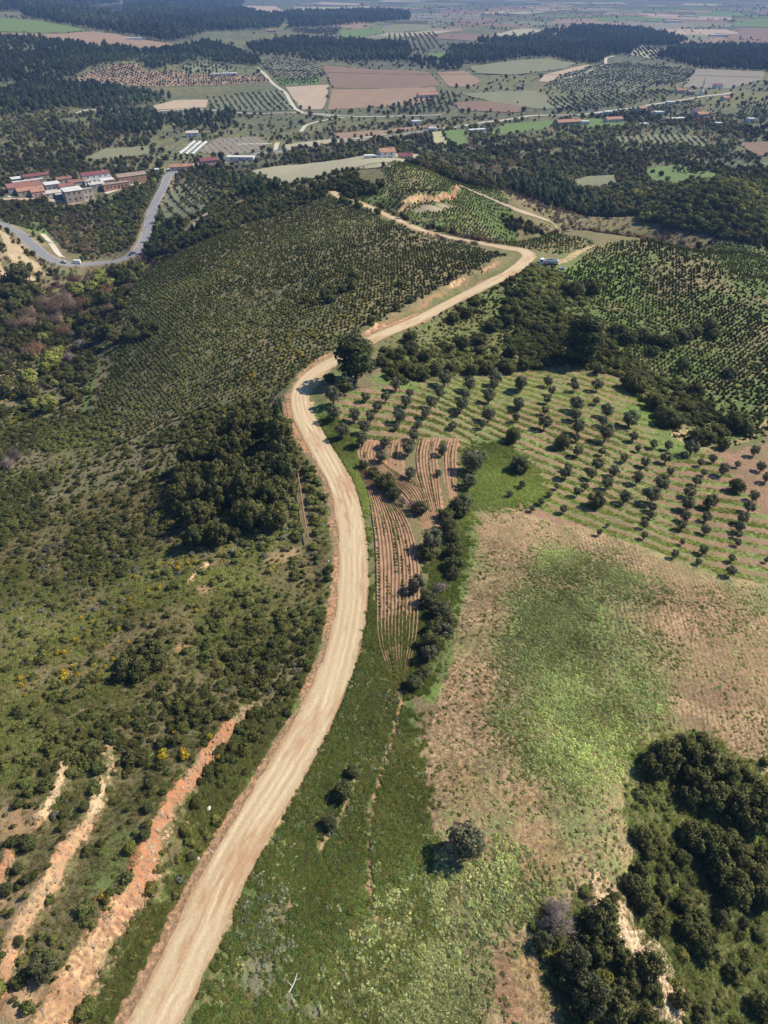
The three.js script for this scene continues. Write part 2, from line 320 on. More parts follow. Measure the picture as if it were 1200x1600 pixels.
// soft-edged patches: centre, radius, first and second colour, strength
const PATCHES = [
  ...[[27.9,-127.3,14],[36.5,-118.3,16],[23.1,-101.8,13],[59.2,-106.1,16],[67.8,-94.1,18],[18.3,-83.4,8],[59.9,-79.5,14],[13.0,-75.0,7]].map((p) => [...p, 'straw', 'soil', 0.85]),
  ...[[10.6,-71.2,7],[12.1,-64.1,6],[21.6,-60.7,5],[22.1,-51.9,6],[14.6,-80.5,6],[18.6,-34.9,6],[21.8,-39.2,4]].map((p) => [...p, 'straw', 'red', 0.7]),
  ...[[35.3,-93.0,16],[33.9,-80.8,16],[39.2,-74.7,13],[39.9,-86.8,15],[29.7,-71.3,12],[33.0,-100.0,11],[38.9,-116.1,9],[47.7,-107.7,10]].map((p) => [...p, 'weed', 'bright', 0.75]),
  ...[[3.3,-39.7,6],[1.6,-33.3,8],[8.5,-41.9,5],[12.3,-45.9,6],[-3.2,-35.3,5],[17.4,-44.3,5]].map((p) => [...p, 'weed', 'lush', 0.7]),
  ...[[-14.6,-43.4,3.4],[-11.8,-33.2,2.6],[-16.2,-36.6,4],[-8.6,-32.6,2]].map((p) => [...p, 'grey', 'olive', 0.8]),
  ...[[-9.3,-53.0,1.2],[-12.7,-45.1,1.2],[9.2,-52.1,2.5]].map((p) => [...p, 'red', 'soil', 0.8]),
  ...[[-36.7,-50.5,4],[-37.1,-46.1,4],[-33.0,-93.4,4],[-37.0,-65.0,3]].map((p) => [...p, 'lush', 'grass', 0.8]),
  ...[[-52.2,-54.5,5],[-48.0,-42.2,5],[-44.3,-31.1,5],[-41.0,-31.9,4],[-37.6,-91.9,2],[-37.9,-110.0,3],[-37.4,-34.2,3],[-23.9,-118.5,4],[-20.5,-120.1,3]].map((p) => [...p, 'tan', 'red', 0.75]),
  ...[[-15.9,-200.8,5],[-18.3,-179.9,6],[0.0,-201.6,6],[-8.7,-165.8,5],[29.8,-165.6,8],[32.7,-149.7,8],[21.8,-139.7,6],[78.4,-191.0,9],[82.1,-172.4,10],[79.7,-195.4,6],[74.9,-307.4,16],[94.5,-318.9,22],[98.1,-298.6,20],[7.9,-199.3,5]].map((p) => [...p, 'bright', 'lush', 0.75]),
  ...[[28.1,-432.2,8],[35.3,-441.1,6],[20.0,-424.9,5],[36.8,-429.3,4]].map((p) => [...p, 'pale', 'grey', 0.95]),
  ...[[24.2,-399.1,14],[43.4,-419.0,14],[50.2,-604.1,10],[43.7,-495.8,8],[57.6,-488.2,8]].map((p) => [...p, 'lush', 'grass', 0.8]),
  ...[[19.9,-476.0,14],[37.3,-495.8,12],[7.8,-459.9,12],[-9.9,-268.2,18],[5.2,-289.2,26],[21.9,-305.1,24],[34.7,-325.4,20]].map((p) => [...p, 'dry', 'olive', 0.75]),
  ...[[-251.5,-510.9,16],[-240.1,-466.1,12],[-223.4,-426.6,14],[-224.7,-452.2,8],[-198.5,-376.4,12],[-174.9,-301.5,8]].map((p) => [...p, 'tan', 'pale', 0.8]),
  ...[[-248.9,-535.8,16],[-263.9,-562.0,14],[-182.1,-518.1,18],[-218.5,-622.4,22],[-157.4,-619.2,30],[-144.1,-540.1,22],[-128.8,-396.2,8],[-203.4,-456.4,9]].map((p) => [...p, 'bright', 'grass', 0.75]),
  ...[[12.3,-267.2,9],[31.5,-289.4,10],[0.0,-252.6,8]].map((p) => [...p, 'dry', 'soil', 0.6]),
];
const TERRACES = [[[[-284.4,-547.3],[-265.6,-512.6],[-244.3,-473.8],[-225.7,-444.6],[-213.3,-428.3]], 5], [[[-256.0,-502.2],[-234.5,-469.2],[-218.3,-450.3],[-212.8,-442.0]], 6], [[[-253.8,-462.2],[-231.7,-433.6],[-216.3,-413.3]], 5]];
const STREAMS = [
  ...TERRACES.map(([l, w]) => [l, w, 'pale', 'tan']),
  [[[34.6,-95.6],[36.6,-90.6],[38.6,-83.8],[40.3,-76.6]], 0.45, 'soil', 'grass'], [[[36.0,-96.4],[38.1,-91.4],[40.1,-84.6],[41.7,-77.4]], 0.4, 'soil', 'grass'], [[[29.8,-129.9],[25.7,-111.5],[20.7,-93.0],[16.0,-77.7],[13.2,-65.2]], 0.4, 'soil', 'dry'], [[[65.3,-111.7],[58.1,-93.5],[52.9,-80.6]], 0.4, 'soil', 'dry'], // narrow bare or grassy lines: line, width, colours
  [[[94.0,-192.4],[85.5,-176.8],[91.9,-173.8],[103.2,-178.5],[119.6,-193.7]], 3, 'dry', 'straw'], [[[-146.9,-391.4],[-136.2,-347.5],[-134.7,-326.1]], 4, 'grass', 'dry'], [[[-123.3,-291.9],[-125.6,-284.7],[-114.8,-239.7],[-116.5,-224.4],[-120.0,-210.0]], 3.5, 'bright', 'grass'],
  [[[-105.6,-153.6],[-104.3,-166.4],[-93.6,-168.9]], 2.2, 'grey', 'dry'], [[[100.7,-346.2],[89.5,-336.0],[81.6,-329.7],[77.1,-325.0]], 4, 'dry', 'tan'],
  [[[2.6,-86.0],[3.1,-80.3],[1.9,-73.6],[0.0,-66.5],[-1.5,-61.0]], 0.8, 'red', 'soil'], [[[-1.5,-61.0],[-2.3,-53.1],[-1.8,-46.0],[-0.8,-41.2]], 0.9, 'soil', 'red'], [[[-4.1,-66.5],[-5.8,-58.9],[-8.4,-54.0],[-9.4,-52.1]], 0.8, 'tan', 'soil'],
  [[[64.7,-69.7],[60.3,-73.8],[56.1,-78.3],[51.9,-79.4]], 3.2, 'straw', 'tan'], [[[15.7,-38.3],[16.0,-34.1],[16.7,-30.3]], 3, 'red', 'soil'], [[[21.3,-134.3],[17.6,-115.2],[13.3,-99.5],[10.5,-86.2],[7.9,-80.3]], 3.4, 'bright', 'lush'],
  [[[-60.9,-503.8],[-58.8,-476.2],[-52.3,-433.0]], 4, 'dry', 'tan'], [[[80.3,-212.4],[82.4,-204.5],[81.7,-191.9],[82.9,-180.2],[88.7,-172.6]], 4, 'bright', 'grass'],
];
const STRIP_FOOT = curve([[-29.6,-164.4],[-6.7,-159.0],[13.4,-156.9],[28.8,-144.8],[45.3,-132.1],[58.0,-123.8],[67.3,-117.0],[75.7,-113.0],[93.1,-109.9]], 3);
function strips() { // grass strips of the grove, one under every row of trees
  const out = [];
  for (let k = 0; k < 24; k++) out.push(STRIP_FOOT.map(([x, z]) => [x, z - 1.5 - 4.7 * k + (fbm(N2, x, z - 6 * k, 70) - 0.5) * 2]));
  return out;
}
const GROVE_STRIPS = strips();
const toSRGB = (c) => Math.round(255 * clamp(c <= 0.0031308 ? c * 12.92 : 1.055 * Math.pow(c, 1 / 2.4) - 0.055, 0, 1));
const css = (c, a = 1) => `rgba(${c.map(toSRGB).join(',')},${a})`;
function paintGround(s, k) {
  const W = s.tw, Hh = s.th, sx = W / (s.x1 - s.x0), sz = Hh / (s.z1 - s.z0), cv = [0, 1].map(() => { const c = document.createElement('canvas'); c.width = W; c.height = Hh; return c.getContext('2d'); });
  const fill = (poly, a, b, alpha = 1) => [a, b].forEach((n, q) => { const g = cv[q]; g.fillStyle = css(C[n], alpha); g.beginPath(); poly.forEach(([x, z], i) => g[i ? 'lineTo' : 'moveTo']((x - s.x0) * sx, (z - s.z0) * sz)); g.closePath(); g.fill(); });
  const line = (pts, w, a, b, alpha = 1) => [a, b].forEach((n, q) => { const g = cv[q]; g.strokeStyle = css(C[n], alpha); g.lineWidth = w * sx; g.lineCap = g.lineJoin = 'round'; g.beginPath(); pts.forEach(([x, z], i) => g[i ? 'lineTo' : 'moveTo']((x - s.x0) * sx, (z - s.z0) * sz)); g.stroke(); });
  const blob = ([x, z, r, a, b, alpha]) => [a, b].forEach((n, q) => { const g = cv[q], X = (x - s.x0) * sx, Z = (z - s.z0) * sz, R = r * sx, gr = g.createRadialGradient(0, 0, 0, 0, 0, R); gr.addColorStop(0, css(C[n], alpha)); gr.addColorStop(0.5, css(C[n], alpha * 0.8)); gr.addColorStop(1, css(C[n], 0)); g.save(); g.translate(X, Z); g.scale(1, sz / sx); g.fillStyle = gr; g.fillRect(-R, -R, 2 * R, 2 * R); g.restore(); });
  fill([[s.x0, s.z0], [s.x1, s.z0], [s.x1, s.z1], [s.x0, s.z1]], 'plain', 'olive');
  if (k < 3) {
    fill([[-400, 60], [400, 60], [400, -560], [-400, -560]], 'scrub', 'olive');
    PLANTATION.forEach((p, q) => fill(p, q ? 'grass' : 'olive', 'scrub'));
    fill(RIGHT_SLOPE, 'grass', 'olive'); fill(SCRUB_SLOPE, 'scrub', 'olive'); fill(WEEDY, 'grass', 'scrub'); fill(VERGE, 'grass', 'dry'); fill(GULLY, 'olive', 'grass');
    fill(STUBBLE_FIELD, 'straw', 'weed'); fill(GROVE, 'soil', 'scrub');
    for (const l of GROVE_STRIPS) { cv.forEach((g) => { g.save(); g.beginPath(); GROVE.forEach(([x, z], i) => g[i ? 'lineTo' : 'moveTo']((x - s.x0) * sx, (z - s.z0) * sz)); g.clip(); }); line(l, 2.6, 'bright', 'weed', 0.75); cv.forEach((g) => g.restore()); }
    for (const p of PLOTS) fill([...p.a, ...[...p.b].reverse()], 'red', 'soil');
    line(DIRT_ROAD, 13, 'grass', 'olive', 0.55);
    for (const p of PATCHES) blob(p);
    for (const [l, w, a, b] of STREAMS) line(curve(l, 2), w, a, b, 0.8);
    for (const b of BANKS) { const two = { red: ['red', 'redder'], tan: ['tan', 'red'], bank: ['red', 'olive'], quarry: ['redder', 'red'], gully: ['tan', 'soil'] }[b.c];
      b.line.forEach((p, i) => { if (!i) return; const q = b.line[i - 1], f = i / b.line.length, w = lerp(b.w[0], b.w[1], f), dx = p[0] - q[0], dz = p[1] - q[1], l = Math.hypot(dx, dz), ox = -dz / l * w * 0.5, oz = dx / l * w * 0.5; line([[q[0] + ox, q[1] + oz], [p[0] + ox, p[1] + oz]], w * 1.15 * Math.min(1, 0.3 + f * 8) * (0.1 + 1.6 * fbm(N3, p[0] * 1.3, p[1] * 1.3, 7)), ...(fbm(N1, p[0] + 40, p[1], 13) > 0.5 ? two : [two[0] === 'tan' ? 'pale' : 'red', two[0] === 'tan' ? 'tan' : 'tan']), 0.9 * sstep(0.24, 0.4, fbm(N2, p[0], p[1] + 90, 17))); }); }
    line(SHOULDER, 2.0, 'soil', 'red', 0.9); line(DIRT_ROAD, 5.6, 'tan', 'soil', 0.9); line(PAVED_ROAD, 12, 'straw', 'grey', 0.6);
  }
  const A = cv[0].getImageData(0, 0, W, Hh).data, B = cv[1].getImageData(0, 0, W, Hh).data, out = new Uint8Array(W * Hh * 4);
  const fine = [1, 2.2, 9, 30, 110][k], warp = [2.2, 4, 9, 14, 60][k] * sx;
  for (let j = 0; j < Hh; j++) { const z = s.z0 + (j + 0.5) / sz, row = Hh - 1 - j;
    for (let i = 0; i < W; i++) { const x = s.x0 + (i + 0.5) / sx;
      const n1 = fbm(N1, x, z, fine * 7), n2 = fbm(N2, x, z, fine * 26), n3 = tap(N3, x / fine * 21, z / fine * 21);
      const ii = clamp(Math.round(i + (n1 - 0.5) * 2 * warp), 0, W - 1), jj = clamp(Math.round(j + (fbm(N2, x + 50, z, fine * 7) - 0.5) * 2 * warp * sz / sx), 0, Hh - 1), a = (jj * W + ii) * 4;
      const m = sstep(0.42, 0.58, n1 * 0.5 + n3 * 0.35 + n2 * 0.3 - 0.075), g = 0.6 + 0.62 * n3 + 0.24 * n2, o = (row * W + i) * 4;
      out[o] = clamp(lerp(A[a], B[a], m) * g, 0, 255); out[o + 1] = clamp(lerp(A[a + 1], B[a + 1], m) * g, 0, 255); out[o + 2] = clamp(lerp(A[a + 2], B[a + 2], m) * g, 0, 255); out[o + 3] = 255;
    } }
  const t = new THREE.DataTexture(out, W, Hh); t.colorSpace = THREE.SRGBColorSpace; t.magFilter = THREE.LinearFilter; t.minFilter = THREE.LinearFilter; t.needsUpdate = true; return t;
}
function grain(seed, size, f) { const d = new Uint8Array(size * size * 4), r = rng(seed); for (let j = 0; j < size; j++) for (let i = 0; i < size; i++) { const v = clamp(f(i, j, r), 0, 255); d.set([v, v, v, 255], (j * size + i) * 4); } const t = new THREE.DataTexture(d, size, size); t.wrapS = t.wrapT = THREE.RepeatWrapping; t.magFilter = THREE.LinearFilter; t.needsUpdate = true; return t; }
const BUMP = grain(3, 512, (i, j) => 255 * (0.6 * N1[j * NS + i] + 0.4 * N3[j * NS + i]));

{ // one ground, five materials
  const pos = [], uv = [], uv1 = [], idx = [], groups = []; let base = 0;
  SHEETS.forEach((s, k) => {
    const w = s.nx + 1, start = idx.length, o = s.hole;
    for (let j = 0; j <= s.nz; j++) for (let i = 0; i < w; i++) { const x = s.x0 + i * s.dx, z = s.z0 + j * s.dz, u = (x - s.x0) / (s.x1 - s.x0), v = 1 - (z - s.z0) / (s.z1 - s.z0);
      pos.push(x, s.h[j * w + i], z); uv.push(u, v); }
    for (let j = 0; j < s.nz; j++) for (let i = 0; i < s.nx; i++) { const x = s.x0 + i * s.dx, z = s.z0 + j * s.dz;
      if (o && x >= o.x0 + 0.01 && x + s.dx <= o.x1 - 0.01 && z >= o.z0 + 0.01 && z + s.dz <= o.z1 - 0.01) continue;
      const a = base + j * w + i; const clip = o && x + s.dx > o.x0 && x < o.x1 && z + s.dz > o.z0 && z < o.z1;
      if (clip) { // rim cells under the finer sheet lie a little lower
        const q = [[x, z], [x + s.dx, z], [x, z + s.dz], [x + s.dx, z + s.dz]].map(([px, pz], c) => { const under = px > o.x0 && px < o.x1 && pz > o.z0 && pz < o.z1; const v0 = a + (c & 1) + (c > 1 ? w : 0); pos.push(px, pos[v0 * 3 + 1] - (under ? s.cell * 0.35 : 0), pz); uv.push(uv[v0 * 2], uv[v0 * 2 + 1]); return pos.length / 3 - 1; });
        idx.push(q[0], q[2], q[1], q[1], q[2], q[3]);
      } else idx.push(a, a + w, a + 1, a + 1, a + w, a + w + 1);
    }
    base = pos.length / 3; groups.push([start, idx.length - start]);
  });
  const g = new THREE.BufferGeometry(); g.setAttribute('position', new THREE.Float32BufferAttribute(pos, 3)); g.setAttribute('uv', new THREE.Float32BufferAttribute(uv, 2)); g.setIndex(idx);
  groups.forEach(([a, n], i) => g.addGroup(a, n, i)); g.computeVertexNormals();
  const mats = SHEETS.map((s, k) => { const b = BUMP.clone(); b.repeat.set((s.x1 - s.x0) / (12 * [1, 2.5, 8, 30, 90][k]), (s.z1 - s.z0) / (12 * [1, 2.5, 8, 30, 90][k])); return new THREE.MeshStandardMaterial({ map: paintGround(s, k), bumpMap: b, bumpScale: [0.22, 0.5, 0.8, 1, 1][k], roughness: 1 }); });
  put(new THREE.Mesh(g, mats), 'ground', 'rolling ground of scrubby hillsides, fields and the plain beyond', 'ground', null, 'structure');
}
console.log('ground');

// ---------------------------------------------------------------- roads
/** ribbon along a line: half width (metres, function of position), cross profile, texture metres per repeat along */
function ribbon(line, half, lift, cols, profile, along, wobble = 0.25) {
  const pos = [], uv = [], idx = []; let run = 0;
  line.forEach((p, i) => {
    const q = line[Math.min(i + 1, line.length - 1)], r = line[Math.max(i - 1, 0)], dx = q[0] - r[0], dz = q[1] - r[1], l = Math.hypot(dx, dz) || 1;
    if (i) run += Math.hypot(p[0] - line[i - 1][0], p[1] - line[i - 1][1]);
    for (let c = 0; c <= cols; c++) {
      const t = c / cols * 2 - 1, edge = Math.abs(t) > 0.99 ? (fbm(N3, p[0] * 1.7 + c * 40, p[1] * 1.7, 9) - 0.5) * 4 * wobble : 0, w = half(i / line.length, t) * t + Math.sign(t) * edge;
      const x = p[0] - dz / l * w, z = p[1] + dx / l * w;
      pos.push(x, Y(x, z) + lift + profile(t, i), z); uv.push((t + 1) / 2, run / along);
    }
    if (i) for (let c = 0; c < cols; c++) { const a = (i - 1) * (cols + 1) + c, b = a + cols + 1; idx.push(a, a + 1, b, a + 1, b + 1, b); }
  });
  const g = new THREE.BufferGeometry(); g.setAttribute('position', new THREE.Float32BufferAttribute(pos, 3)); g.setAttribute('uv', new THREE.Float32BufferAttribute(uv, 2)); g.setIndex(idx); g.computeVertexNormals(); return g;
}
function picture(W, H, f) { const d = new Uint8Array(W * H * 4); for (let j = 0; j < H; j++) for (let i = 0; i < W; i++) { const c = f(i, j); const o = (j * W + i) * 4; d[o] = toSRGB(c[0]); d[o + 1] = toSRGB(c[1]); d[o + 2] = toSRGB(c[2]); d[o + 3] = 255; } const t = new THREE.DataTexture(d, W, H); t.colorSpace = THREE.SRGBColorSpace; t.wrapS = t.wrapT = THREE.RepeatWrapping; t.magFilter = THREE.LinearFilter; t.needsUpdate = true; return t; }
const mix3 = (a, b, t) => [lerp(a[0], b[0], t), lerp(a[1], b[1], t), lerp(a[2], b[2], t)];
{
  // worn wheel lines, brown loose earth and pale crushed stone
  const W = 256, H = 2048, dirt = picture(W, H, (i, j) => {
    const u = i / W, drift = (smooth(N1, 10, j / H * 512) - 0.5) * 0.22, long = smooth(N2, u * 150, j / H * 512) , streak = smooth(N1, u * 330 + 40 * smooth(N2, 3, j / H * 256), j / H * 128), spot = N3[((j * 2) & NM) * NS + ((i * 2) & NM)];
    const track = Math.max(...[0.2, 0.42, 0.58, 0.8].map((c) => Math.exp(-(((u - c - drift * (1 + 2 * c)) / 0.055) ** 2)) * (0.25 + 1.3 * smooth(N2, c * 300, j / H * 256))));
    let c = mix3([0.45, 0.33, 0.185], [0.6, 0.47, 0.29], clamp(track * 0.8 + (streak - 0.5) * 1.6, 0, 1));
    c = mix3(c, [0.4, 0.235, 0.12], sstep(0.53, 0.64, long * 0.6 + streak * 0.45) * 0.85);
    c = mix3(c, [0.36, 0.2, 0.1], sstep(0.1, 0.02, Math.min(u, 1 - u) + (spot - 0.5) * 0.1) * 0.7);
    c = mix3(c, [0.5, 0.37, 0.22], sstep(0.45, 0.62, N1[(j & NM) * NS + ((i * 2) & NM)]) * 0.55); const g = 0.78 + 0.42 * spot; return [c[0] * g, c[1] * g, c[2] * g];
  });
  const m = new THREE.MeshStandardMaterial({ map: dirt, roughness: 1 }); const b = BUMP.clone(); b.repeat.set(1.2, 14); m.bumpMap = b; m.bumpScale = 0.07;
  const rut = (t, i) => 0.05 * (1 - t * t) - 0.045 * [-.6, -.2, .2, .6].reduce((a, c) => a + Math.exp(-(((t - c - (smooth(N1, 10, i * 3) - 0.5) * 0.3) / 0.09) ** 2)), 0) * (0.4 + smooth(N2, i * 2.3, 9));
  put(new THREE.Mesh(ribbon(DIRT_ROAD, (f) => 3.1 - 0.55 * sstep(0.25, 0.4, f) * sstep(0.6, 0.5, f) - 0.9 * sstep(0.66, 0.72, f), 0.07, 26, rut, 95, 0.28), m), 'dirt_road', 'pale winding dirt road with wheel tracks along the ridge', 'road', null, 'structure');
  const asphalt = picture(256, 512, (i, j) => { const n = N1[(j & NM) * NS + i * 2], p = N3[(j & NM) * NS + ((i * 2) & NM)], v = 0.15 + 0.08 * n + 0.04 * p; return [v * 1.04, v, v * 0.99]; });
  const am = new THREE.MeshStandardMaterial({ map: asphalt, roughness: 0.95 });
  put(new THREE.Mesh(ribbon(PAVED_ROAD, () => 3.6, 0.12, 8, () => 0, 40, 0.1), am), 'paved_road', 'grey paved road winding through the valley below the village', 'road', null, 'structure');
  for (const [side, lab] of [[1, 'pale painted line along one edge of the paved road'], [-1, 'pale painted line along the other edge of the paved road']])
    put(new THREE.Mesh(ribbon(PAVED_ROAD.map((p, i) => { const q = PAVED_ROAD[Math.min(i + 1, PAVED_ROAD.length - 1)], r = PAVED_ROAD[Math.max(i - 1, 0)], dx = q[0] - r[0], dz = q[1] - r[1], l = Math.hypot(dx, dz) || 1; return [p[0] - dz / l * 3.25 * side, p[1] + dx / l * 3.25 * side]; }), () => 0.09, 0.16, 1, () => 0, 10, 0), mat([0.62, 0.6, 0.55], 0.8)), 'road_marking', lab, 'road marking', null, 'structure');
}
// ---------------------------------------------------------------- fields and tracks laid on the ground, cut along its triangles
function clipTri(poly, tri) {
  let out = poly;
  for (let e = 0; e < 3 && out.length; e++) {
    const [ax, az] = tri[e], [bx, bz] = tri[(e + 1) % 3], side = (p) => (bx - ax) * (p[1] - az) - (bz - az) * (p[0] - ax), src = out; out = [];
    for (let i = 0; i < src.length; i++) { const p = src[i], q = src[(i + 1) % src.length], a = side(p), b = side(q); if (a >= 0) out.push(p); if ((a >= 0) !== (b >= 0)) { const t = a / (a - b); out.push([p[0] + (q[0] - p[0]) * t, p[1] + (q[1] - p[1]) * t]); } }
  }
  return out;
}
let layer = 0;
function sheet(polys, lifts = [0.05, 0.12, 0.25, 0.7, 1.6]) {
  const pos = [], uv = [], nor = []; layer += 1;
  for (const poly of polys) { const [bx0, bx1, bz0, bz1] = boundsOf(poly, 0.01);
    SHEETS.forEach((s, k) => {
      const i0 = Math.max(0, Math.floor((bx0 - s.x0) / s.dx)), i1 = Math.min(s.nx - 1, Math.floor((bx1 - s.x0) / s.dx)), j0 = Math.max(0, Math.floor((bz0 - s.z0) / s.dz)), j1 = Math.min(s.nz - 1, Math.floor((bz1 - s.z0) / s.dz)), o = s.hole;
      for (let j = j0; j <= j1; j++) for (let i = i0; i <= i1; i++) {
        const x = s.x0 + i * s.dx, z = s.z0 + j * s.dz, X = x + s.dx, Z = z + s.dz;
        if (o && x >= o.x0 - 0.01 && X <= o.x1 + 0.01 && z >= o.z0 - 0.01 && Z <= o.z1 + 0.01) continue;
        for (const tri of [[[x, z], [X, z], [x, Z]], [[X, z], [X, Z], [x, Z]]]) {
          const c = clipTri(poly, tri); if (c.length < 3) continue;
          const faces = c.length === 3 ? [[0, 1, 2]] : THREE.ShapeUtils.triangulateShape(c.map((p) => new THREE.Vector2(p[0], p[1])), []);
          for (const f of faces) { const order = (() => { const [a, b, d] = f.map((n) => c[n]); return (b[0] - a[0]) * (d[1] - a[1]) - (b[1] - a[1]) * (d[0] - a[0]) > 0 ? [f[0], f[2], f[1]] : f; })();
            for (const n of order) { const [px, pz] = c[n]; pos.push(px, cellHeight(s, px, pz) + lifts[k] + (layer % 9) * 0.02 * (k + 1), pz); uv.push(px, pz); } }
        }
      }
    }); }
  const g = new THREE.BufferGeometry(); g.setAttribute('position', new THREE.Float32BufferAttribute(pos, 3)); g.setAttribute('uv', new THREE.Float32BufferAttribute(uv, 2)); g.computeVertexNormals(); return g;
}
function strip(line, w) { // a line as a row of quads
  const L = line.map((p, i) => { const q = line[Math.min(i + 1, line.length - 1)], r = line[Math.max(i - 1, 0)], dx = q[0] - r[0], dz = q[1] - r[1], l = Math.hypot(dx, dz) || 1; const ww = w * (0.85 + 0.3 * fbm(N1, p[0], p[1], 60)); return [[p[0] - dz / l * ww / 2, p[1] + dx / l * ww / 2], [p[0] + dz / l * ww / 2, p[1] - dx / l * ww / 2]]; });
  return L.slice(1).map((b, i) => [L[i][0], b[0], b[1], L[i][1]]);
}
const fieldTex = {};
function fieldMaterial(kind, turn) { const rot = turn > 0.75 ? 1.1 : 0.25; // soil or grass with drill rows, in metres
  const key = kind + rot; if (fieldTex[key]) return fieldTex[key];
  const [a, b, amp] = { pink: [[0.3, 0.2, 0.12], [0.22, 0.14, 0.085], 0.6], mauve: [[0.22, 0.135, 0.085], [0.155, 0.1, 0.065], 0.5], tan: [[0.42, 0.32, 0.215], [0.35, 0.25, 0.16], 0.4], straw: [[0.37, 0.33, 0.2], [0.3, 0.27, 0.16], 0.5], green: [[0.12, 0.18, 0.035], [0.1, 0.145, 0.035], 0.3], dull: [[0.2, 0.19, 0.1], [0.15, 0.155, 0.075], 0.4], olive: [[0.17, 0.16, 0.09], [0.12, 0.13, 0.065], 0.4], greybrown: [[0.24, 0.2, 0.15], [0.18, 0.16, 0.11], 0.4], yellow: [[0.4, 0.36, 0.18], [0.32, 0.3, 0.15], 0.3] }[kind];
  const t = picture(256, 256, (i, j) => { const row = 0.5 + 0.5 * Math.sin(i / 256 * PI * 2 * 8), n = N1[(j * 2) * NS + i * 2], p = N3[j * 2 * NS + i * 2]; return mix3(a, b, clamp(n * 1.2 - 0.3 + row * amp * 0.5 + (p - 0.5) * 0.4, 0, 1)); });
  t.repeat.set(1 / 48, 1 / 48); t.rotation = rot; return fieldTex[key] = new THREE.MeshStandardMaterial({ map: t, roughness: 1 });
}
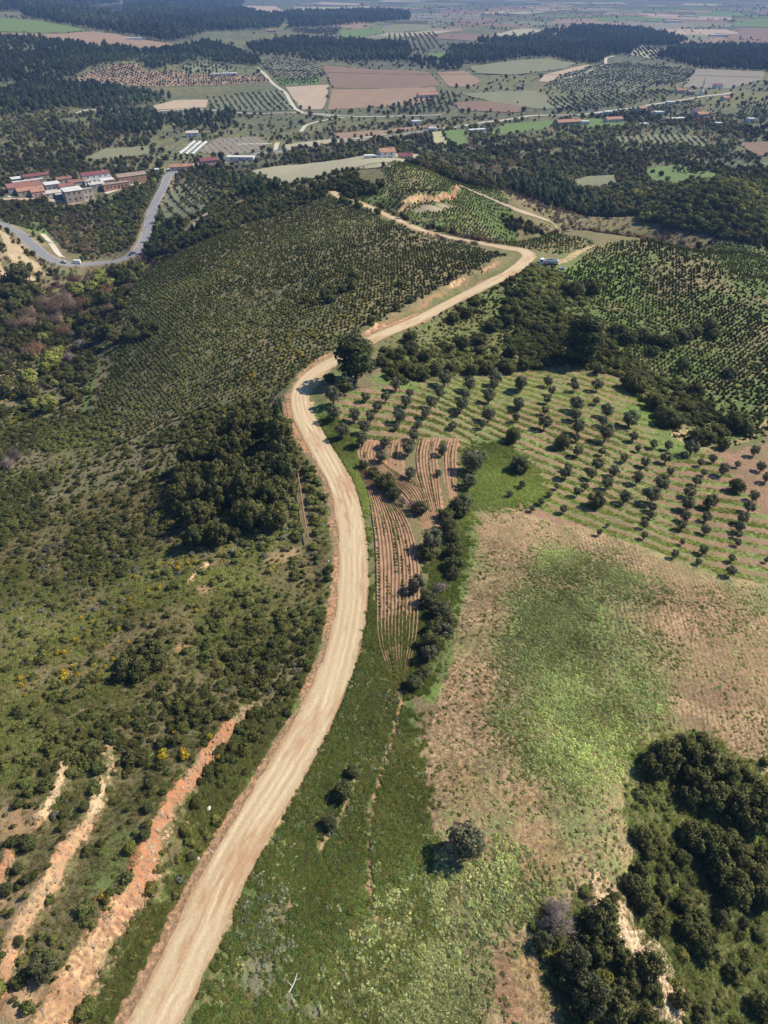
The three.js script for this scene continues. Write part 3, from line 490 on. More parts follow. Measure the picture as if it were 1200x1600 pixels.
const FIELDS = [
  ['green', 0.2, 'grass_field', 'green upper meadow at the edge of the hazy hills', [[-1136.9,-2325.7],[-1030.2,-2355.5],[-940.1,-2389.7],[-754.9,-2198.0],[-762.8,-2038.6],[-878.8,-1959.1],[-951.0,-1928.2]]],
  ['pink', 0.3, 'ploughed_field', 'pinkish slope field with a white shed below the green meadow', [[-937.7,-1899.5],[-866.4,-1929.7],[-756.9,-2022.0],[-730.9,-2173.3],[-498.2,-1989.9],[-473.8,-1886.5],[-550.0,-1770.9],[-741.1,-1824.0],[-878.2,-1770.9]]],
  ['tan', 1.0, 'orchard_field', 'small tan orchard clearing among dark hazy woods', [[-1418.5,-4195.2],[-1448.9,-4814.1],[-940.1,-3098.8],[-1002.2,-3024.4]]],
  ['tan', 0.5, 'bare_field', 'pale bare clearing high in the hazy woods', [[-868.5,-5327.0],[-665.8,-5330.5],[-505.5,-4451.6],[-563.2,-4012.9],[-741.6,-4577.5]]],
  ['straw', 0.5, 'stubble_field', 'pale stubble strip on the hazy skyline hills', [[-536.9,-5141.8],[-82.8,-5631.9],[-72.7,-4932.6],[-414.7,-4322.7]]],
  ['pink', 0.9, 'orchard_field', 'pink soiled orchard dotted with rows of small trees', [[-508.7,-1337.3],[-502.3,-1487.6],[-464.1,-1575.4],[-428.6,-1485.4],[-353.2,-1530.0],[-220.6,-1520.2],[-200.5,-1453.0],[-322.8,-1385.3],[-378.6,-1354.1],[-500.9,-1326.4]]],
  ['dull', 0.9, 'orchard_field', 'young green orchard on a knoll with a white shed', [[-385.6,-1586.7],[-352.6,-1645.7],[-284.7,-1597.5],[-293.4,-1522.0],[-370.2,-1512.2]]],
  ['olive', 0.2, 'orchard_field', 'grey green sloping orchard above the bare fields', [[-258.6,-1736.2],[-239.2,-1849.0],[-147.4,-1752.9],[-117.7,-1628.1],[-120.4,-1560.4],[-167.3,-1491.3],[-206.9,-1532.3]]],
  ['green', 1.1, 'orchard_field', 'striped green orchard beside the white track', [[-201.5,-1516.7],[-166.5,-1483.4],[-119.7,-1551.5],[-113.9,-1438.1],[-175.8,-1413.2]]],
  ['mauve', 0.1, 'ploughed_field', 'large mauve brown ploughed field in the plain', [[-123.3,-1712.6],[0.0,-1673.0],[86.0,-1643.1],[101.3,-1447.7],[43.6,-1397.5],[-87.1,-1397.7],[-112.7,-1571.2]]],
  ['tan', 0.4, 'bare_field', 'tan bare field between white track and ploughed land', [[-167.8,-1400.2],[-95.3,-1425.9],[-90.6,-1314.5],[-90.3,-1189.0],[-120.1,-1186.2],[-147.5,-1307.7]]],
  ['pink', 0.2, 'bare_field', 'broad pinkish tan field south of the mauve ploughed one', [[-88.0,-1376.2],[88.2,-1415.8],[87.9,-1336.0],[48.7,-1235.4],[-82.4,-1183.7],[-86.5,-1315.0]]],
  ['olive', 1.3, 'orchard_field', 'dark olive orchard with tight rows above the road', [[-273.8,-1275.1],[-246.9,-1315.7],[-170.3,-1364.7],[-140.2,-1226.4],[-130.6,-1179.1],[-247.3,-1167.6]]],
  ['tan', 0.7, 'bare_field', 'tan clearing between two dark pine woods', [[-337.6,-1144.2],[-320.7,-1238.9],[-272.3,-1262.5],[-260.6,-1188.1],[-319.8,-1130.1]]],
  ['green', 0.2, 'grass_field', 'bright green rectangular field near the horizon', [[-154.9,-2965.0],[-7.0,-3142.1],[0.0,-2657.1],[-123.7,-2419.0]]],
  ['dull', 0.2, 'orchard_field', 'dotted orchard left of the bright green field', [[-301.5,-2782.6],[-167.6,-3125.5],[-139.2,-2469.4],[-247.9,-2542.5]]],
  ['pink', 0.2, 'bare_field', 'pale pink field beside the brown ploughed land', [[102.6,-1624.7],[160.6,-1670.9],[175.5,-1509.6],[149.9,-1426.7],[113.2,-1425.0]]],
  ['dull', 0.4, 'grass_field', 'yellowish green field sloping up to the dark wood', [[177.3,-1738.5],[283.9,-1859.2],[363.8,-1908.6],[427.4,-1832.8],[364.5,-1693.9],[246.1,-1594.9],[178.4,-1630.9]]],
  ['tan', 0.2, 'bare_field', 'tan corner field by the curved white track', [[308.1,-1596.9],[360.0,-1671.5],[439.7,-1794.9],[432.1,-1732.5],[312.4,-1503.4],[283.6,-1512.2]]],
  ['olive', 0.6, 'orchard_field', 'large olive orchard hill in the middle of the plain', [[280.8,-1444.0],[325.3,-1558.5],[447.7,-1770.2],[547.7,-1887.8],[633.2,-1698.1],[526.3,-1456.4],[436.2,-1398.8],[342.9,-1326.4],[298.8,-1365.3]]],
  ['greybrown', 0.3, 'bare_field', 'grey brown fallow field beside the pale tower', [[644.7,-1723.5],[772.6,-1687.5],[719.9,-1572.9],[589.5,-1400.2],[511.6,-1405.7]]],
  ['straw', 1.0, 'orchard_field', 'pale dotted orchard between the dark woods', [[600.7,-2052.9],[717.0,-2374.7],[756.8,-2273.5],[629.8,-1943.6]]],
  ['green', 0.4, 'grass_field', 'small light green field by the wood edge', [[95.9,-1970.1],[142.4,-2040.1],[166.0,-1947.2],[127.6,-1858.1]]],
  ['dull', 0.1, 'grass_field', 'long green brown field near the plain horizon', [[0.0,-3432.4],[190.7,-3780.8],[158.0,-2935.7],[0.0,-2689.5]]],
  ['mauve', 0.1, 'ploughed_field', 'dark purple brown ploughed strip near the main road', [[106.9,-1256.8],[180.8,-1277.3],[219.6,-1237.7],[199.6,-1171.1],[112.4,-1182.6]]],
  ['dull', 0.1, 'grass_field', 'yellow green meadow north of the pale main road', [[126.9,-1351.6],[250.6,-1397.0],[302.0,-1227.0],[236.1,-1193.7],[169.1,-1264.2],[142.5,-1317.2]]],
  ['green', 0.0, 'grass_field', 'bright green field beside the pale main road', [[162.6,-1070.5],[234.4,-1096.4],[215.7,-1034.1],[157.5,-976.3],[128.2,-982.3]]],
  ['green', 0.3, 'grass_field', 'bright green garden plot by the yellow strip', [[71.7,-989.7],[101.8,-1005.4],[92.3,-865.9],[72.9,-844.2]]],
  ['yellow', 0.3, 'stubble_field', 'narrow yellow strip plot beside the green garden', [[57.4,-976.0],[70.5,-983.7],[71.9,-850.2],[54.4,-834.9]]],
  ['green', 0.2, 'grass_field', 'green plot east of the roadside meadow', [[251.1,-1084.6],[288.9,-1098.2],[323.1,-1048.1],[293.7,-1015.2],[245.4,-1017.9]]],
  ['dull', 0.2, 'orchard_field', 'green orchard with dotted rows above the ravine', [[280.9,-951.2],[352.9,-971.8],[389.4,-953.7],[359.3,-877.5],[322.2,-899.8],[266.9,-912.6]]],
  ['mauve', 0.2, 'ploughed_field', 'purple brown field at the edge beyond the ravine', [[408.3,-910.4],[495.4,-924.6],[448.6,-827.5],[393.3,-826.5]]],
  ['green', 0.5, 'grass_field', 'green terrace lying above the dark wooded slope', [[256.2,-754.1],[294.6,-775.2],[297.3,-673.4],[259.9,-621.4],[236.1,-625.9],[227.0,-661.5]]],
  ['dull', 0.5, 'grass_field', 'dull green meadow among brown thickets', [[166.2,-685.6],[189.9,-712.5],[216.1,-721.6],[202.5,-661.4],[163.8,-648.8]]],
  ['straw', 0.35, 'stubble_field', 'wide straw coloured field on the shoulder behind the plantation', [[-124.5,-714.6],[-96.0,-726.3],[-46.4,-704.0],[0.0,-626.9],[29.6,-724.5],[33.1,-649.3],[4.1,-501.4],[-26.6,-535.1],[-54.1,-539.2],[-74.0,-550.7],[-99.7,-621.1]]],
  ['greybrown', 1.2, 'vineyard_field', 'grey vineyard rows behind the white parked rows', [[-201.2,-843.2],[-196.5,-935.4],[-153.8,-953.1],[-132.2,-905.6],[-134.5,-844.8],[-161.9,-823.1]]],
  ['dull', 0.2, 'grass_field', 'green paddock beside the brown thicket of the village', [[-299.0,-774.6],[-297.0,-837.8],[-257.5,-867.6],[-246.7,-826.3],[-263.7,-782.3]]],
  ['straw', 0.2, 'bare_field', 'bare strip between the two roads west of the red house', [[-115.0,-885.0],[-60.3,-933.2],[0.0,-983.5],[4.6,-959.5],[-50.6,-892.2],[-102.9,-840.7]]],
  ['pink', 0.2, 'ploughed_field', 'pink ploughed band beside the pale highway', [[-62.7,-972.5],[0.0,-1001.4],[50.2,-1045.6],[77.0,-1070.6],[75.1,-1041.8],[7.8,-971.7],[-52.4,-926.7]]],
  ['dull', 1.2, 'orchard_field', 'green sloped orchard inside the road bend', [[-186.2,-625.2],[-184.7,-701.0],[-152.1,-672.2],[-129.1,-612.3],[-129.8,-541.7],[-141.5,-519.4],[-159.1,-531.6]]],
];
for (const [kind, rot, name, label, poly] of FIELDS) put(new THREE.Mesh(sheet([poly]), fieldMaterial(kind, rot)), name, label, 'field', null, 'structure');
{ // quilt of small plots out on the plain
  const r = rng(77), kinds = ['pink', 'mauve', 'dull', 'green', 'greybrown', 'straw', 'dull', 'olive', 'green', 'mauve', 'tan'], spots = [];
  for (let n = 0; n < 900 && spots.length < 150; n++) {
    const d = 2600 + 6000 * r() ** 1.3, a = lerp(-0.05, 0.62, r()), x = d * a, z = -d, w = 60 + r() * 150, l = 90 + r() * 260, t = (r() < 0.5 ? 0.2 : 0.35) + (r() - 0.5) * 0.15;
    if (spots.some((s) => Math.hypot(s[0] - x, s[1] - z) < (s[2] + Math.hypot(w, l)) * 0.42)) continue;
    spots.push([x, z, Math.hypot(w, l)]); const c = Math.cos(t), s = Math.sin(t), poly = [[-1, -1], [1, -1], [1, 1], [-1, 1]].map(([u, v]) => [x + u * w * c - v * l * s, z + u * w * s + v * l * c].map((q, i) => q + (r() - 0.5) * 40));
    const k = kinds[Math.floor(r() * kinds.length)];
    put(new THREE.Mesh(sheet([poly]), fieldMaterial(k, 0.2)), 'plain_plot', 'small farm plot in the hazy patchwork of the far plain', 'field', 'plots of the far plain', 'structure');
  }
}
const chalk = fieldMaterial('tan', 0.11), gravel = mat([0.47, 0.42, 0.34], 1), light = mat([0.5, 0.44, 0.34], 1);
const TRACKS = [
  ['main_road', 'pale straight main road crossing the plain past the tower', 8, gravel, [[73.6,-1018.8],[119.0,-1062.5],[176.7,-1108.8],[207.8,-1136.3],[271.4,-1138.6],[338.1,-1187.1],[398.8,-1234.2],[462.3,-1279.2],[515.0,-1314.4],[573.6,-1345.5]]],
  ['farm_track', 'white track climbing between orchard and bare fields', 6, light, [[-244.0,-1612.6],[-218.3,-1529.4],[-190.4,-1425.1],[-161.1,-1338.9],[-141.1,-1244.8],[-124.5,-1173.8],[-106.8,-1140.2],[-54.2,-1097.9]]],
  ['country_road', 'grey country road along the foot of the pine woods', 6, gravel, [[-391.0,-1026.2],[-387.1,-1063.1],[-363.0,-1092.9],[-324.4,-1107.8],[-275.5,-1162.2],[-238.3,-1158.2],[-181.2,-1142.3],[-118.6,-1150.8],[-53.2,-1115.3],[35.8,-1126.2],[81.5,-1140.1]]],
  ['farm_track', 'pale track dropping from the country road to the valley', 5, light, [[-69.3,-1085.4],[-84.9,-1061.7],[-99.3,-1033.1],[-103.0,-984.3]]],
  ['farm_track', 'curved white track through the big olive orchard', 6, light, [[555.1,-2028.1],[519.1,-1958.4],[478.2,-1811.3],[438.8,-1732.9],[395.6,-1629.9],[349.5,-1558.7],[319.9,-1530.4]]],
  ['farm_track', 'pale dirt track slanting down the far side of the ridge', 2.4, chalk, [[50.9,-505.5],[57.1,-491.3],[67.0,-479.5],[81.0,-474.3],[98.2,-485.9],[114.0,-497.1],[95.4,-377.8]]],
  ['farm_track', 'dirt path curving at the edge of the young plantation', 4.5, chalk, [[-122.5,-468.1],[-129.0,-499.9],[-126.4,-521.5],[-118.4,-532.6],[-106.3,-530.9],[-98.3,-531.0]]],
  ['farm_track', 'sandy path inside the paved road bend', 4, light, [[-259.3,-557.2],[-241.9,-529.3],[-223.2,-495.3],[-217.1,-485.9]]],
  ['farm_track', 'short light track above the parked rows', 5, light, [[-165.6,-894.2],[-127.3,-895.9]]],
  ['service_road', 'pale service road joining the village junction', 7, gravel, [[-215.1,-745.2],[-198.8,-776.9],[-169.1,-773.1],[-161.5,-791.1]]],
  ['farm_track', 'bright bend of track below the far service road', 5, light, [[-138.5,-825.7],[-120.2,-841.4],[-120.9,-885.9],[-121.8,-904.6]]],
  ['farm_track', 'village lane below the brick houses', 4, light, [[-242.0,-659.2],[-231.7,-672.1],[-220.8,-690.0]]],
  ['farm_track', 'sandy yard lane in front of the tiled village houses', 5, chalk, [[-312.1,-618.6],[-297.6,-626.6],[-279.9,-634.3],[-264.2,-633.7],[-253.8,-643.6]]],
];
for (const [name, label, w, m, pts] of TRACKS) put(new THREE.Mesh(sheet(strip(curve(pts, 6), w)), m), name, label, 'road', null, 'structure');
// ploughed plots: every furrow ridge is geometry
for (const [k, p] of PLOTS.entries()) {
  const A = curve(p.a, 1.2), B = curve(p.b, 1.2), m = Math.max(A.length, B.length), at = (L, t) => { const f = t * (L.length - 1), i = Math.min(L.length - 2, Math.floor(f)); return [lerp(L[i][0], L[i + 1][0], f - i), lerp(L[i][1], L[i + 1][1], f - i)]; };
  const per = 6, cols = p.n * per, pos = [], uv = [], idx = [];
  for (let i = 0; i <= m; i++) { const t = i / m;
    for (let c = 0; c <= cols; c++) { const u = c / cols, lap = (fbm(N1, u * 40 + k * 99, 3, 4) - 0.5) * 0.3, uu = u + (fbm(N2, t * 60, u * 20 + k * 50, 30) - 0.5) * 0.09, a = at(A, clamp(t + lap * (t > 0.5 ? 1 : -1), 0, 1)), b = at(B, clamp(t + lap * (t > 0.5 ? 1 : -1), 0, 1)), x = lerp(a[0], b[0], uu), z = lerp(a[1], b[1], uu), edge = Math.min(1, Math.min(c, cols - c) / 2, i / 2, (m - i) / 14);
      const ridge = 0.5 - 0.5 * Math.cos(c / per * 2 * PI); pos.push(x, Y(x, z) + 0.02 + edge * (0.06 + ridge * 0.27 * (0.5 + fbm(N1, x, z, 4)) + (fbm(N3, x, z, 2) - 0.5) * 0.16), z); uv.push(x / 9, z / 9); } }
  for (let i = 0; i < m; i++) for (let c = 0; c < cols; c++) { const a = i * (cols + 1) + c, b = a + cols + 1; idx.push(a, b, a + 1, a + 1, b, b + 1); }
  const g = new THREE.BufferGeometry(); g.setAttribute('position', new THREE.Float32BufferAttribute(pos, 3)); g.setAttribute('uv', new THREE.Float32BufferAttribute(uv, 2)); g.setIndex(idx); g.computeVertexNormals();
  const soilTex = fieldTex.soil ??= picture(512, 512, (i, j) => { const n = N1[j * NS + i], q = N3[j * NS + i]; return mix3([0.34, 0.2, 0.11], [0.2, 0.115, 0.062], clamp(n * 1.6 - 0.35 + (q - 0.5) * 0.5, 0, 1)); });
  put(new THREE.Mesh(g, new THREE.MeshStandardMaterial({ map: soilTex, roughness: 1, side: THREE.DoubleSide })), 'furrowed_plot', ['long furrowed red plot beside the dirt road', 'furrowed red plot curving between two olive rows', 'tiny furrowed patch between the young olives', 'wavy furrowed red plot in the grove', 'narrow furrowed plot next to the green clearing'][k], 'field', null, 'structure');
}
console.log('fields');

// ---------------------------------------------------------------- plants
/** leaf-sized kites spread over lumps [x, y, z, r, flatness]; colours are the leaves' own */
function foliage(seed, lumps, n, size, colours, { core = 0.55, long = 1.5, up = 0.15, inner = 0.7, loose = 0.75 } = {}) {
  const r = rng(seed), pos = [], nor = [], cl = [], v = () => { let x, y, z, l; do { x = r() * 2 - 1; y = r() * 2 - 1; z = r() * 2 - 1; l = x * x + y * y + z * z; } while (l > 1 || l < 0.01); l = Math.sqrt(l); return [x / l, y / l, z / l]; };
  const tot = lumps.reduce((s, l) => s + l[3] * l[3], 0);
  let cx = 0, cy = 0, cz = 0; for (const l of lumps) { cx += l[0] / lumps.length; cy += l[1] / lumps.length; cz += l[2] / lumps.length; }
  const tri = (a, b, c, n3, k) => { const [u0, u1, u2, v0, v1, v2] = [b[0] - a[0], b[1] - a[1], b[2] - a[2], c[0] - a[0], c[1] - a[1], c[2] - a[2]]; if ((u1 * v2 - u2 * v1) * n3[0] + (u2 * v0 - u0 * v2) * n3[1] + (u0 * v1 - u1 * v0) * n3[2] < 0) [b, c] = [c, b]; pos.push(...a, ...b, ...c); for (let q = 0; q < 3; q++) { nor.push(...n3); cl.push(...k); } };
  for (const [lx, ly, lz, lr, fl = 1] of lumps) {
    const m = Math.round(n * lr * lr / tot), tone = 0.82 + 0.36 * r();
    for (let i = 0; i < m; i++) {
      const d = v(); if (d[1] < -0.3 && r() < 0.6) d[1] *= -1;
      const q = lr * lerp(inner, 1.08, Math.sqrt(r())), p = [lx + d[0] * q, ly + d[1] * q * fl, lz + d[2] * q], e = v(), f = [d[0] + e[0] * loose, d[1] + up + e[1] * loose, d[2] + e[2] * loose], fl2 = Math.hypot(...f) || 1; f.forEach((_, k) => { f[k] /= fl2; });
      const t0 = v(), dt = t0[0] * f[0] + t0[1] * f[1] + t0[2] * f[2], t = t0.map((x, k) => x - dt * f[k]), tl = Math.hypot(...t) || 1; t.forEach((_, k) => { t[k] /= tl; });
      const b = [f[1] * t[2] - f[2] * t[1], f[2] * t[0] - f[0] * t[2], f[0] * t[1] - f[1] * t[0]], s = size * (0.6 + 0.8 * r()), w = s * 0.5, h = s * 0.5 * long;
      const P = (a, c) => [p[0] + t[0] * a + b[0] * c, p[1] + t[1] * a + b[1] * c, p[2] + t[2] * a + b[2] * c], K = colours[Math.floor(r() * colours.length)], j = tone * (0.75 + 0.5 * r()), k = [K[0] * j, K[1] * j, K[2] * j];
      const o = [p[0] - cx, (p[1] - cy) * 1.2 + 0.2, p[2] - cz], ol = Math.hypot(...o) || 1, n3 = f.map((x, q2) => x * 0.6 + d[q2] * 0.5 + o[q2] / ol * 0.35);
      tri(P(-h, 0), P(0, w), P(h, 0), n3, k); tri(P(-h, 0), P(h, 0), P(0, -w), n3, k);
    }
    if (core) { const g = new THREE.IcosahedronGeometry(lr * core, 0), a = g.attributes.position, K = colours[0]; for (let i = 0; i < a.count; i += 3) { const t = [0, 1, 2].map((q) => [lx + a.getX(i + q), ly + a.getY(i + q) * fl, lz + a.getZ(i + q)]); tri(...t, [a.getX(i), a.getY(i) + 0.01, a.getZ(i)].map((x) => x / (lr * core)), K); } }
  }
  const g = new THREE.BufferGeometry(); g.setAttribute('position', new THREE.Float32BufferAttribute(pos, 3)); g.setAttribute('normal', new THREE.Float32BufferAttribute(nor, 3)); g.setAttribute('color', new THREE.Float32BufferAttribute(cl, 3)); return g;
}
/** tapered limbs: [[x,y,z,r], ...] chains */
function limbs(chains, sides = 5, colour = [0.13, 0.105, 0.08]) {
  const gs = chains.map((c) => { const pos = [], idx = [], cl = []; c.forEach(([x, y, z, rad], i) => { for (let s = 0; s < sides; s++) { const a = s / sides * 2 * PI; pos.push(x + Math.cos(a) * rad, y, z + Math.sin(a) * rad); cl.push(...colour); } if (i) for (let s = 0; s < sides; s++) { const a = (i - 1) * sides + s, b = (i - 1) * sides + (s + 1) % sides; idx.push(a, a + sides, b, b, a + sides, b + sides); } });
    const g = new THREE.BufferGeometry(); g.setAttribute('position', new THREE.Float32BufferAttribute(pos, 3)); g.setAttribute('color', new THREE.Float32BufferAttribute(cl, 3)); g.setIndex(idx); g.computeVertexNormals(); return g; });
  return mergeGeometries(gs).toNonIndexed();
}
function lumpsIn(seed, n, rx, ry, rz, cy, rmin, rmax, fl = 0.85) { const r = rng(seed), out = []; for (let i = 0; i < n; i++) { const a = i / n * 2 * PI * 3.6 + r(), h = i / n * 2 - 1, q = Math.sqrt(Math.max(0, 1 - h * h)) * (0.55 + 0.45 * r()); out.push([Math.cos(a) * q * rx, cy + h * ry * (0.7 + 0.3 * r()), Math.sin(a) * q * rz, lerp(rmin, rmax, r()), fl]); } return out; }
const SITES = [];
const leaf = (tint = [1, 1, 1], rough = 0.75) => new THREE.MeshPhysicalMaterial({ color: col(...tint), vertexColors: true, roughness: 1, specularIntensity: 0.12, transmission: 0.3, thickness: 0, side: THREE.DoubleSide });
const thinLeaf = (tint = [1, 1, 1]) => new THREE.MeshPhysicalMaterial({ color: col(...tint), vertexColors: true, roughness: 1, specularIntensity: 0.1, transmission: 0.35, thickness: 0, side: THREE.DoubleSide });
const GRASS = thinLeaf([1.48, 1.42, 1.3]);
const LEAF = leaf(), TINTS = [[1, 1, 1], [1.2, 1.12, 0.95], [0.82, 0.9, 0.85], [1.15, 1.0, 0.9]].map((t) => leaf(t)), BARK = new THREE.MeshStandardMaterial({ vertexColors: true, roughness: 1 });
const G = { // leaf colours
  maquis: [[0.115, 0.13, 0.032], [0.15, 0.162, 0.042], [0.09, 0.1, 0.027], [0.18, 0.165, 0.06]], pine: [[0.125, 0.142, 0.036], [0.16, 0.172, 0.046], [0.1, 0.112, 0.031]], dark: [[0.095, 0.102, 0.033], [0.132, 0.136, 0.043], [0.175, 0.16, 0.058], [0.073, 0.08, 0.027]],
  olive: [[0.125, 0.128, 0.066], [0.165, 0.165, 0.092], [0.1, 0.1, 0.05], [0.2, 0.2, 0.125]], willow: [[0.27, 0.28, 0.06], [0.22, 0.24, 0.055], [0.32, 0.32, 0.09]], brown: [[0.33, 0.24, 0.17], [0.4, 0.3, 0.22], [0.27, 0.19, 0.14]], rust: [[0.4, 0.24, 0.16], [0.34, 0.2, 0.13], [0.45, 0.29, 0.2]], mauve: [[0.3, 0.24, 0.22], [0.37, 0.3, 0.27], [0.24, 0.19, 0.18]],
  drygrass: [[0.22, 0.185, 0.085], [0.16, 0.155, 0.06], [0.28, 0.225, 0.115], [0.12, 0.135, 0.045]], grass: [[0.12, 0.165, 0.034], [0.15, 0.2, 0.042], [0.095, 0.13, 0.03], [0.19, 0.205, 0.07]], weed: [[0.085, 0.135, 0.027], [0.115, 0.17, 0.034], [0.07, 0.105, 0.025], [0.15, 0.165, 0.05]], flower: [[0.2, 0.24, 0.06], [0.62, 0.61, 0.3], [0.5, 0.51, 0.22], [0.32, 0.35, 0.11], [0.58, 0.58, 0.27]], straw: [[0.46, 0.35, 0.22], [0.38, 0.27, 0.16], [0.52, 0.42, 0.28]], broom: [[0.42, 0.3, 0.02], [0.5, 0.37, 0.03], [0.12, 0.15, 0.03], [0.3, 0.24, 0.03]], grey: [[0.2, 0.19, 0.13], [0.15, 0.15, 0.1], [0.25, 0.23, 0.18]], forest: [[0.068, 0.088, 0.036], [0.09, 0.112, 0.044], [0.052, 0.068, 0.03]], silver: [[0.21, 0.24, 0.13], [0.27, 0.29, 0.17], [0.13, 0.16, 0.075]],
};
const shrubs = [1, 2, 3, 4].map((s) => foliage(100 + s, [[0, 0.35, 0, 0.6, 0.8], ...lumpsIn(s, 6, 0.6, 0.3, 0.6, 0.42, 0.3, 0.46)], 300, 0.2, G.maquis));
const brooms = [1, 2].map((s) => foliage(120 + s, [[0, 0.4, 0, 0.55], ...lumpsIn(s + 9, 5, 0.5, 0.35, 0.5, 0.5, 0.25, 0.4)], 240, 0.17, G.broom));
const greys = [1, 2].map((s) => foliage(130 + s, [[0, 0.3, 0, 0.6, 0.7], ...lumpsIn(s + 19, 5, 0.55, 0.25, 0.55, 0.35, 0.25, 0.4)], 230, 0.17, G.grey, { core: 0.4 }));
const saplings = [1, 2, 3].map((s) => foliage(140 + s, [[0, 0.3, 0, 0.52], [0.06, 0.6, 0.03, 0.42], [-0.03, 0.92, 0, 0.28], [0, 1.15, 0, 0.14]], 210, 0.18, G.pine, { up: 0.4 }));
const darkBush = [1, 2, 3, 4].map((s) => foliage(150 + s, [[0, 0.55, 0, 0.66, 0.85], ...lumpsIn(s + 29, 24, 0.8, 0.55, 0.8, 0.7, 0.14, 0.34)], 2000, 0.09, G.dark, { inner: 0.5, loose: 1 }));
const roundBush = [1, 2].map((s) => foliage(160 + s, [[0, 0.62, 0, 0.7, 0.9], ...lumpsIn(s + 39, 20, 0.68, 0.5, 0.68, 0.66, 0.18, 0.34)], 1700, 0.085, [[0.095, 0.105, 0.035], [0.125, 0.13, 0.05], [0.075, 0.082, 0.03]]));
const willowBush = [1, 2].map((s) => foliage(170 + s, [[0, 0.7, 0, 0.6], ...lumpsIn(s + 49, 11, 0.6, 0.5, 0.6, 0.75, 0.28, 0.4)], 900, 0.13, G.willow, { core: 0.45 }));
const forestPine = [1, 2, 3].map((s) => mergeGeometries([foliage(180 + s, [[0, 0.42, 0, 0.25, 0.9], [0.07, 0.58, 0.05, 0.24], [-0.06, 0.7, -0.04, 0.2], [0.02, 0.85, 0, 0.14], [0.13, 0.5, -0.12, 0.15], [-0.13, 0.52, 0.1, 0.16]], 200, 0.1, G.forest), limbs([[[0, -0.05, 0, 0.03], [0, 0.6, 0, 0.015]]], 4)]));
const farOlive = [1, 2].map((s) => foliage(190 + s, [[0, 0.5, 0, 0.45], ...lumpsIn(s + 59, 5, 0.35, 0.25, 0.35, 0.55, 0.2, 0.32)], 110, 0.2, G.olive));
/** a leafless crown: limbs fork from the foot into ever finer twigs */
function bareCrown(seed, colours, splits = [6, 4, 4, 4], thick = 0.03) {
  const r = rng(seed), pos = [], nor = [], cl = [];
  const grow = (p, d, len, w, level) => {
    const q = p.map((x, k) => x + d[k] * len), K = colours[Math.floor(r() * colours.length)], j = 0.8 + 0.4 * r(), a = r() * 6, s = [Math.cos(a) * w, 0.2 * w, Math.sin(a) * w], t = [-Math.sin(a) * w, 0.2 * w, Math.cos(a) * w];
    for (const o of [s, t]) { pos.push(...p.map((x, k) => x + o[k]), ...p.map((x, k) => x - o[k]), ...q.map((x, k) => x + o[k] * 0.5), ...p.map((x, k) => x - o[k]), ...q.map((x, k) => x - o[k] * 0.5), ...q.map((x, k) => x + o[k] * 0.5)); for (let i = 0; i < 6; i++) { nor.push(d[0] + 0.2, 0.7, d[2]); cl.push(K[0] * j, K[1] * j, K[2] * j); } }
    if (level < splits.length) for (let i = 0; i < splits[level]; i++) { const e = [d[0] + (r() - 0.5) * 1.7, d[1] * 0.8 + (r() - 0.35) * 0.9, d[2] + (r() - 0.5) * 1.7], l = Math.hypot(...e) || 1, f = 0.45 + 0.55 * r(); grow(p.map((x, k) => lerp(x, q[k], f)), e.map((x) => x / l), len * (0.6 + 0.25 * r()), w * 0.55, level + 1); }
  };
  for (let i = 0; i < 5; i++) { const a = i / 5 * 6.28 + r(); grow([0, 0, 0], [Math.cos(a) * 0.5, 0.85, Math.sin(a) * 0.5], 0.42, thick, 0); }
  const g = new THREE.BufferGeometry(); g.setAttribute('position', new THREE.Float32BufferAttribute(pos, 3)); g.setAttribute('normal', new THREE.Float32BufferAttribute(nor, 3)); g.setAttribute('color', new THREE.Float32BufferAttribute(cl, 3)); return wound(g);
}
/** winds every triangle to the side its normal points to */
function wound(g) { const p = g.attributes.position.array, n = g.attributes.normal.array; for (let i = 0; i < p.length; i += 9) { const a = [0, 1, 2].map((q) => p[i + 3 + q] - p[i + q]), b = [0, 1, 2].map((q) => p[i + 6 + q] - p[i + q]), f = [a[1] * b[2] - a[2] * b[1], a[2] * b[0] - a[0] * b[2], a[0] * b[1] - a[1] * b[0]], l = Math.hypot(...f) || 1; if (f[0] * n[i] + f[1] * n[i + 1] + f[2] * n[i + 2] < 0) { f.forEach((_, q) => { f[q] *= -1; const t = p[i + 3 + q]; p[i + 3 + q] = p[i + 6 + q]; p[i + 6 + q] = t; }); } for (let v = 0; v < 3; v++) for (let q = 0; q < 3; q++) n[i + v * 3 + q] = n[i + v * 3 + q] * 0.8 + f[q] / l * 0.4; } return g; }
const thickets = [['brown', 1], ['rust', 2], ['mauve', 3]].map(([k, s]) => bareCrown(200 + s, G[k], [4, 3, 3], 0.07));
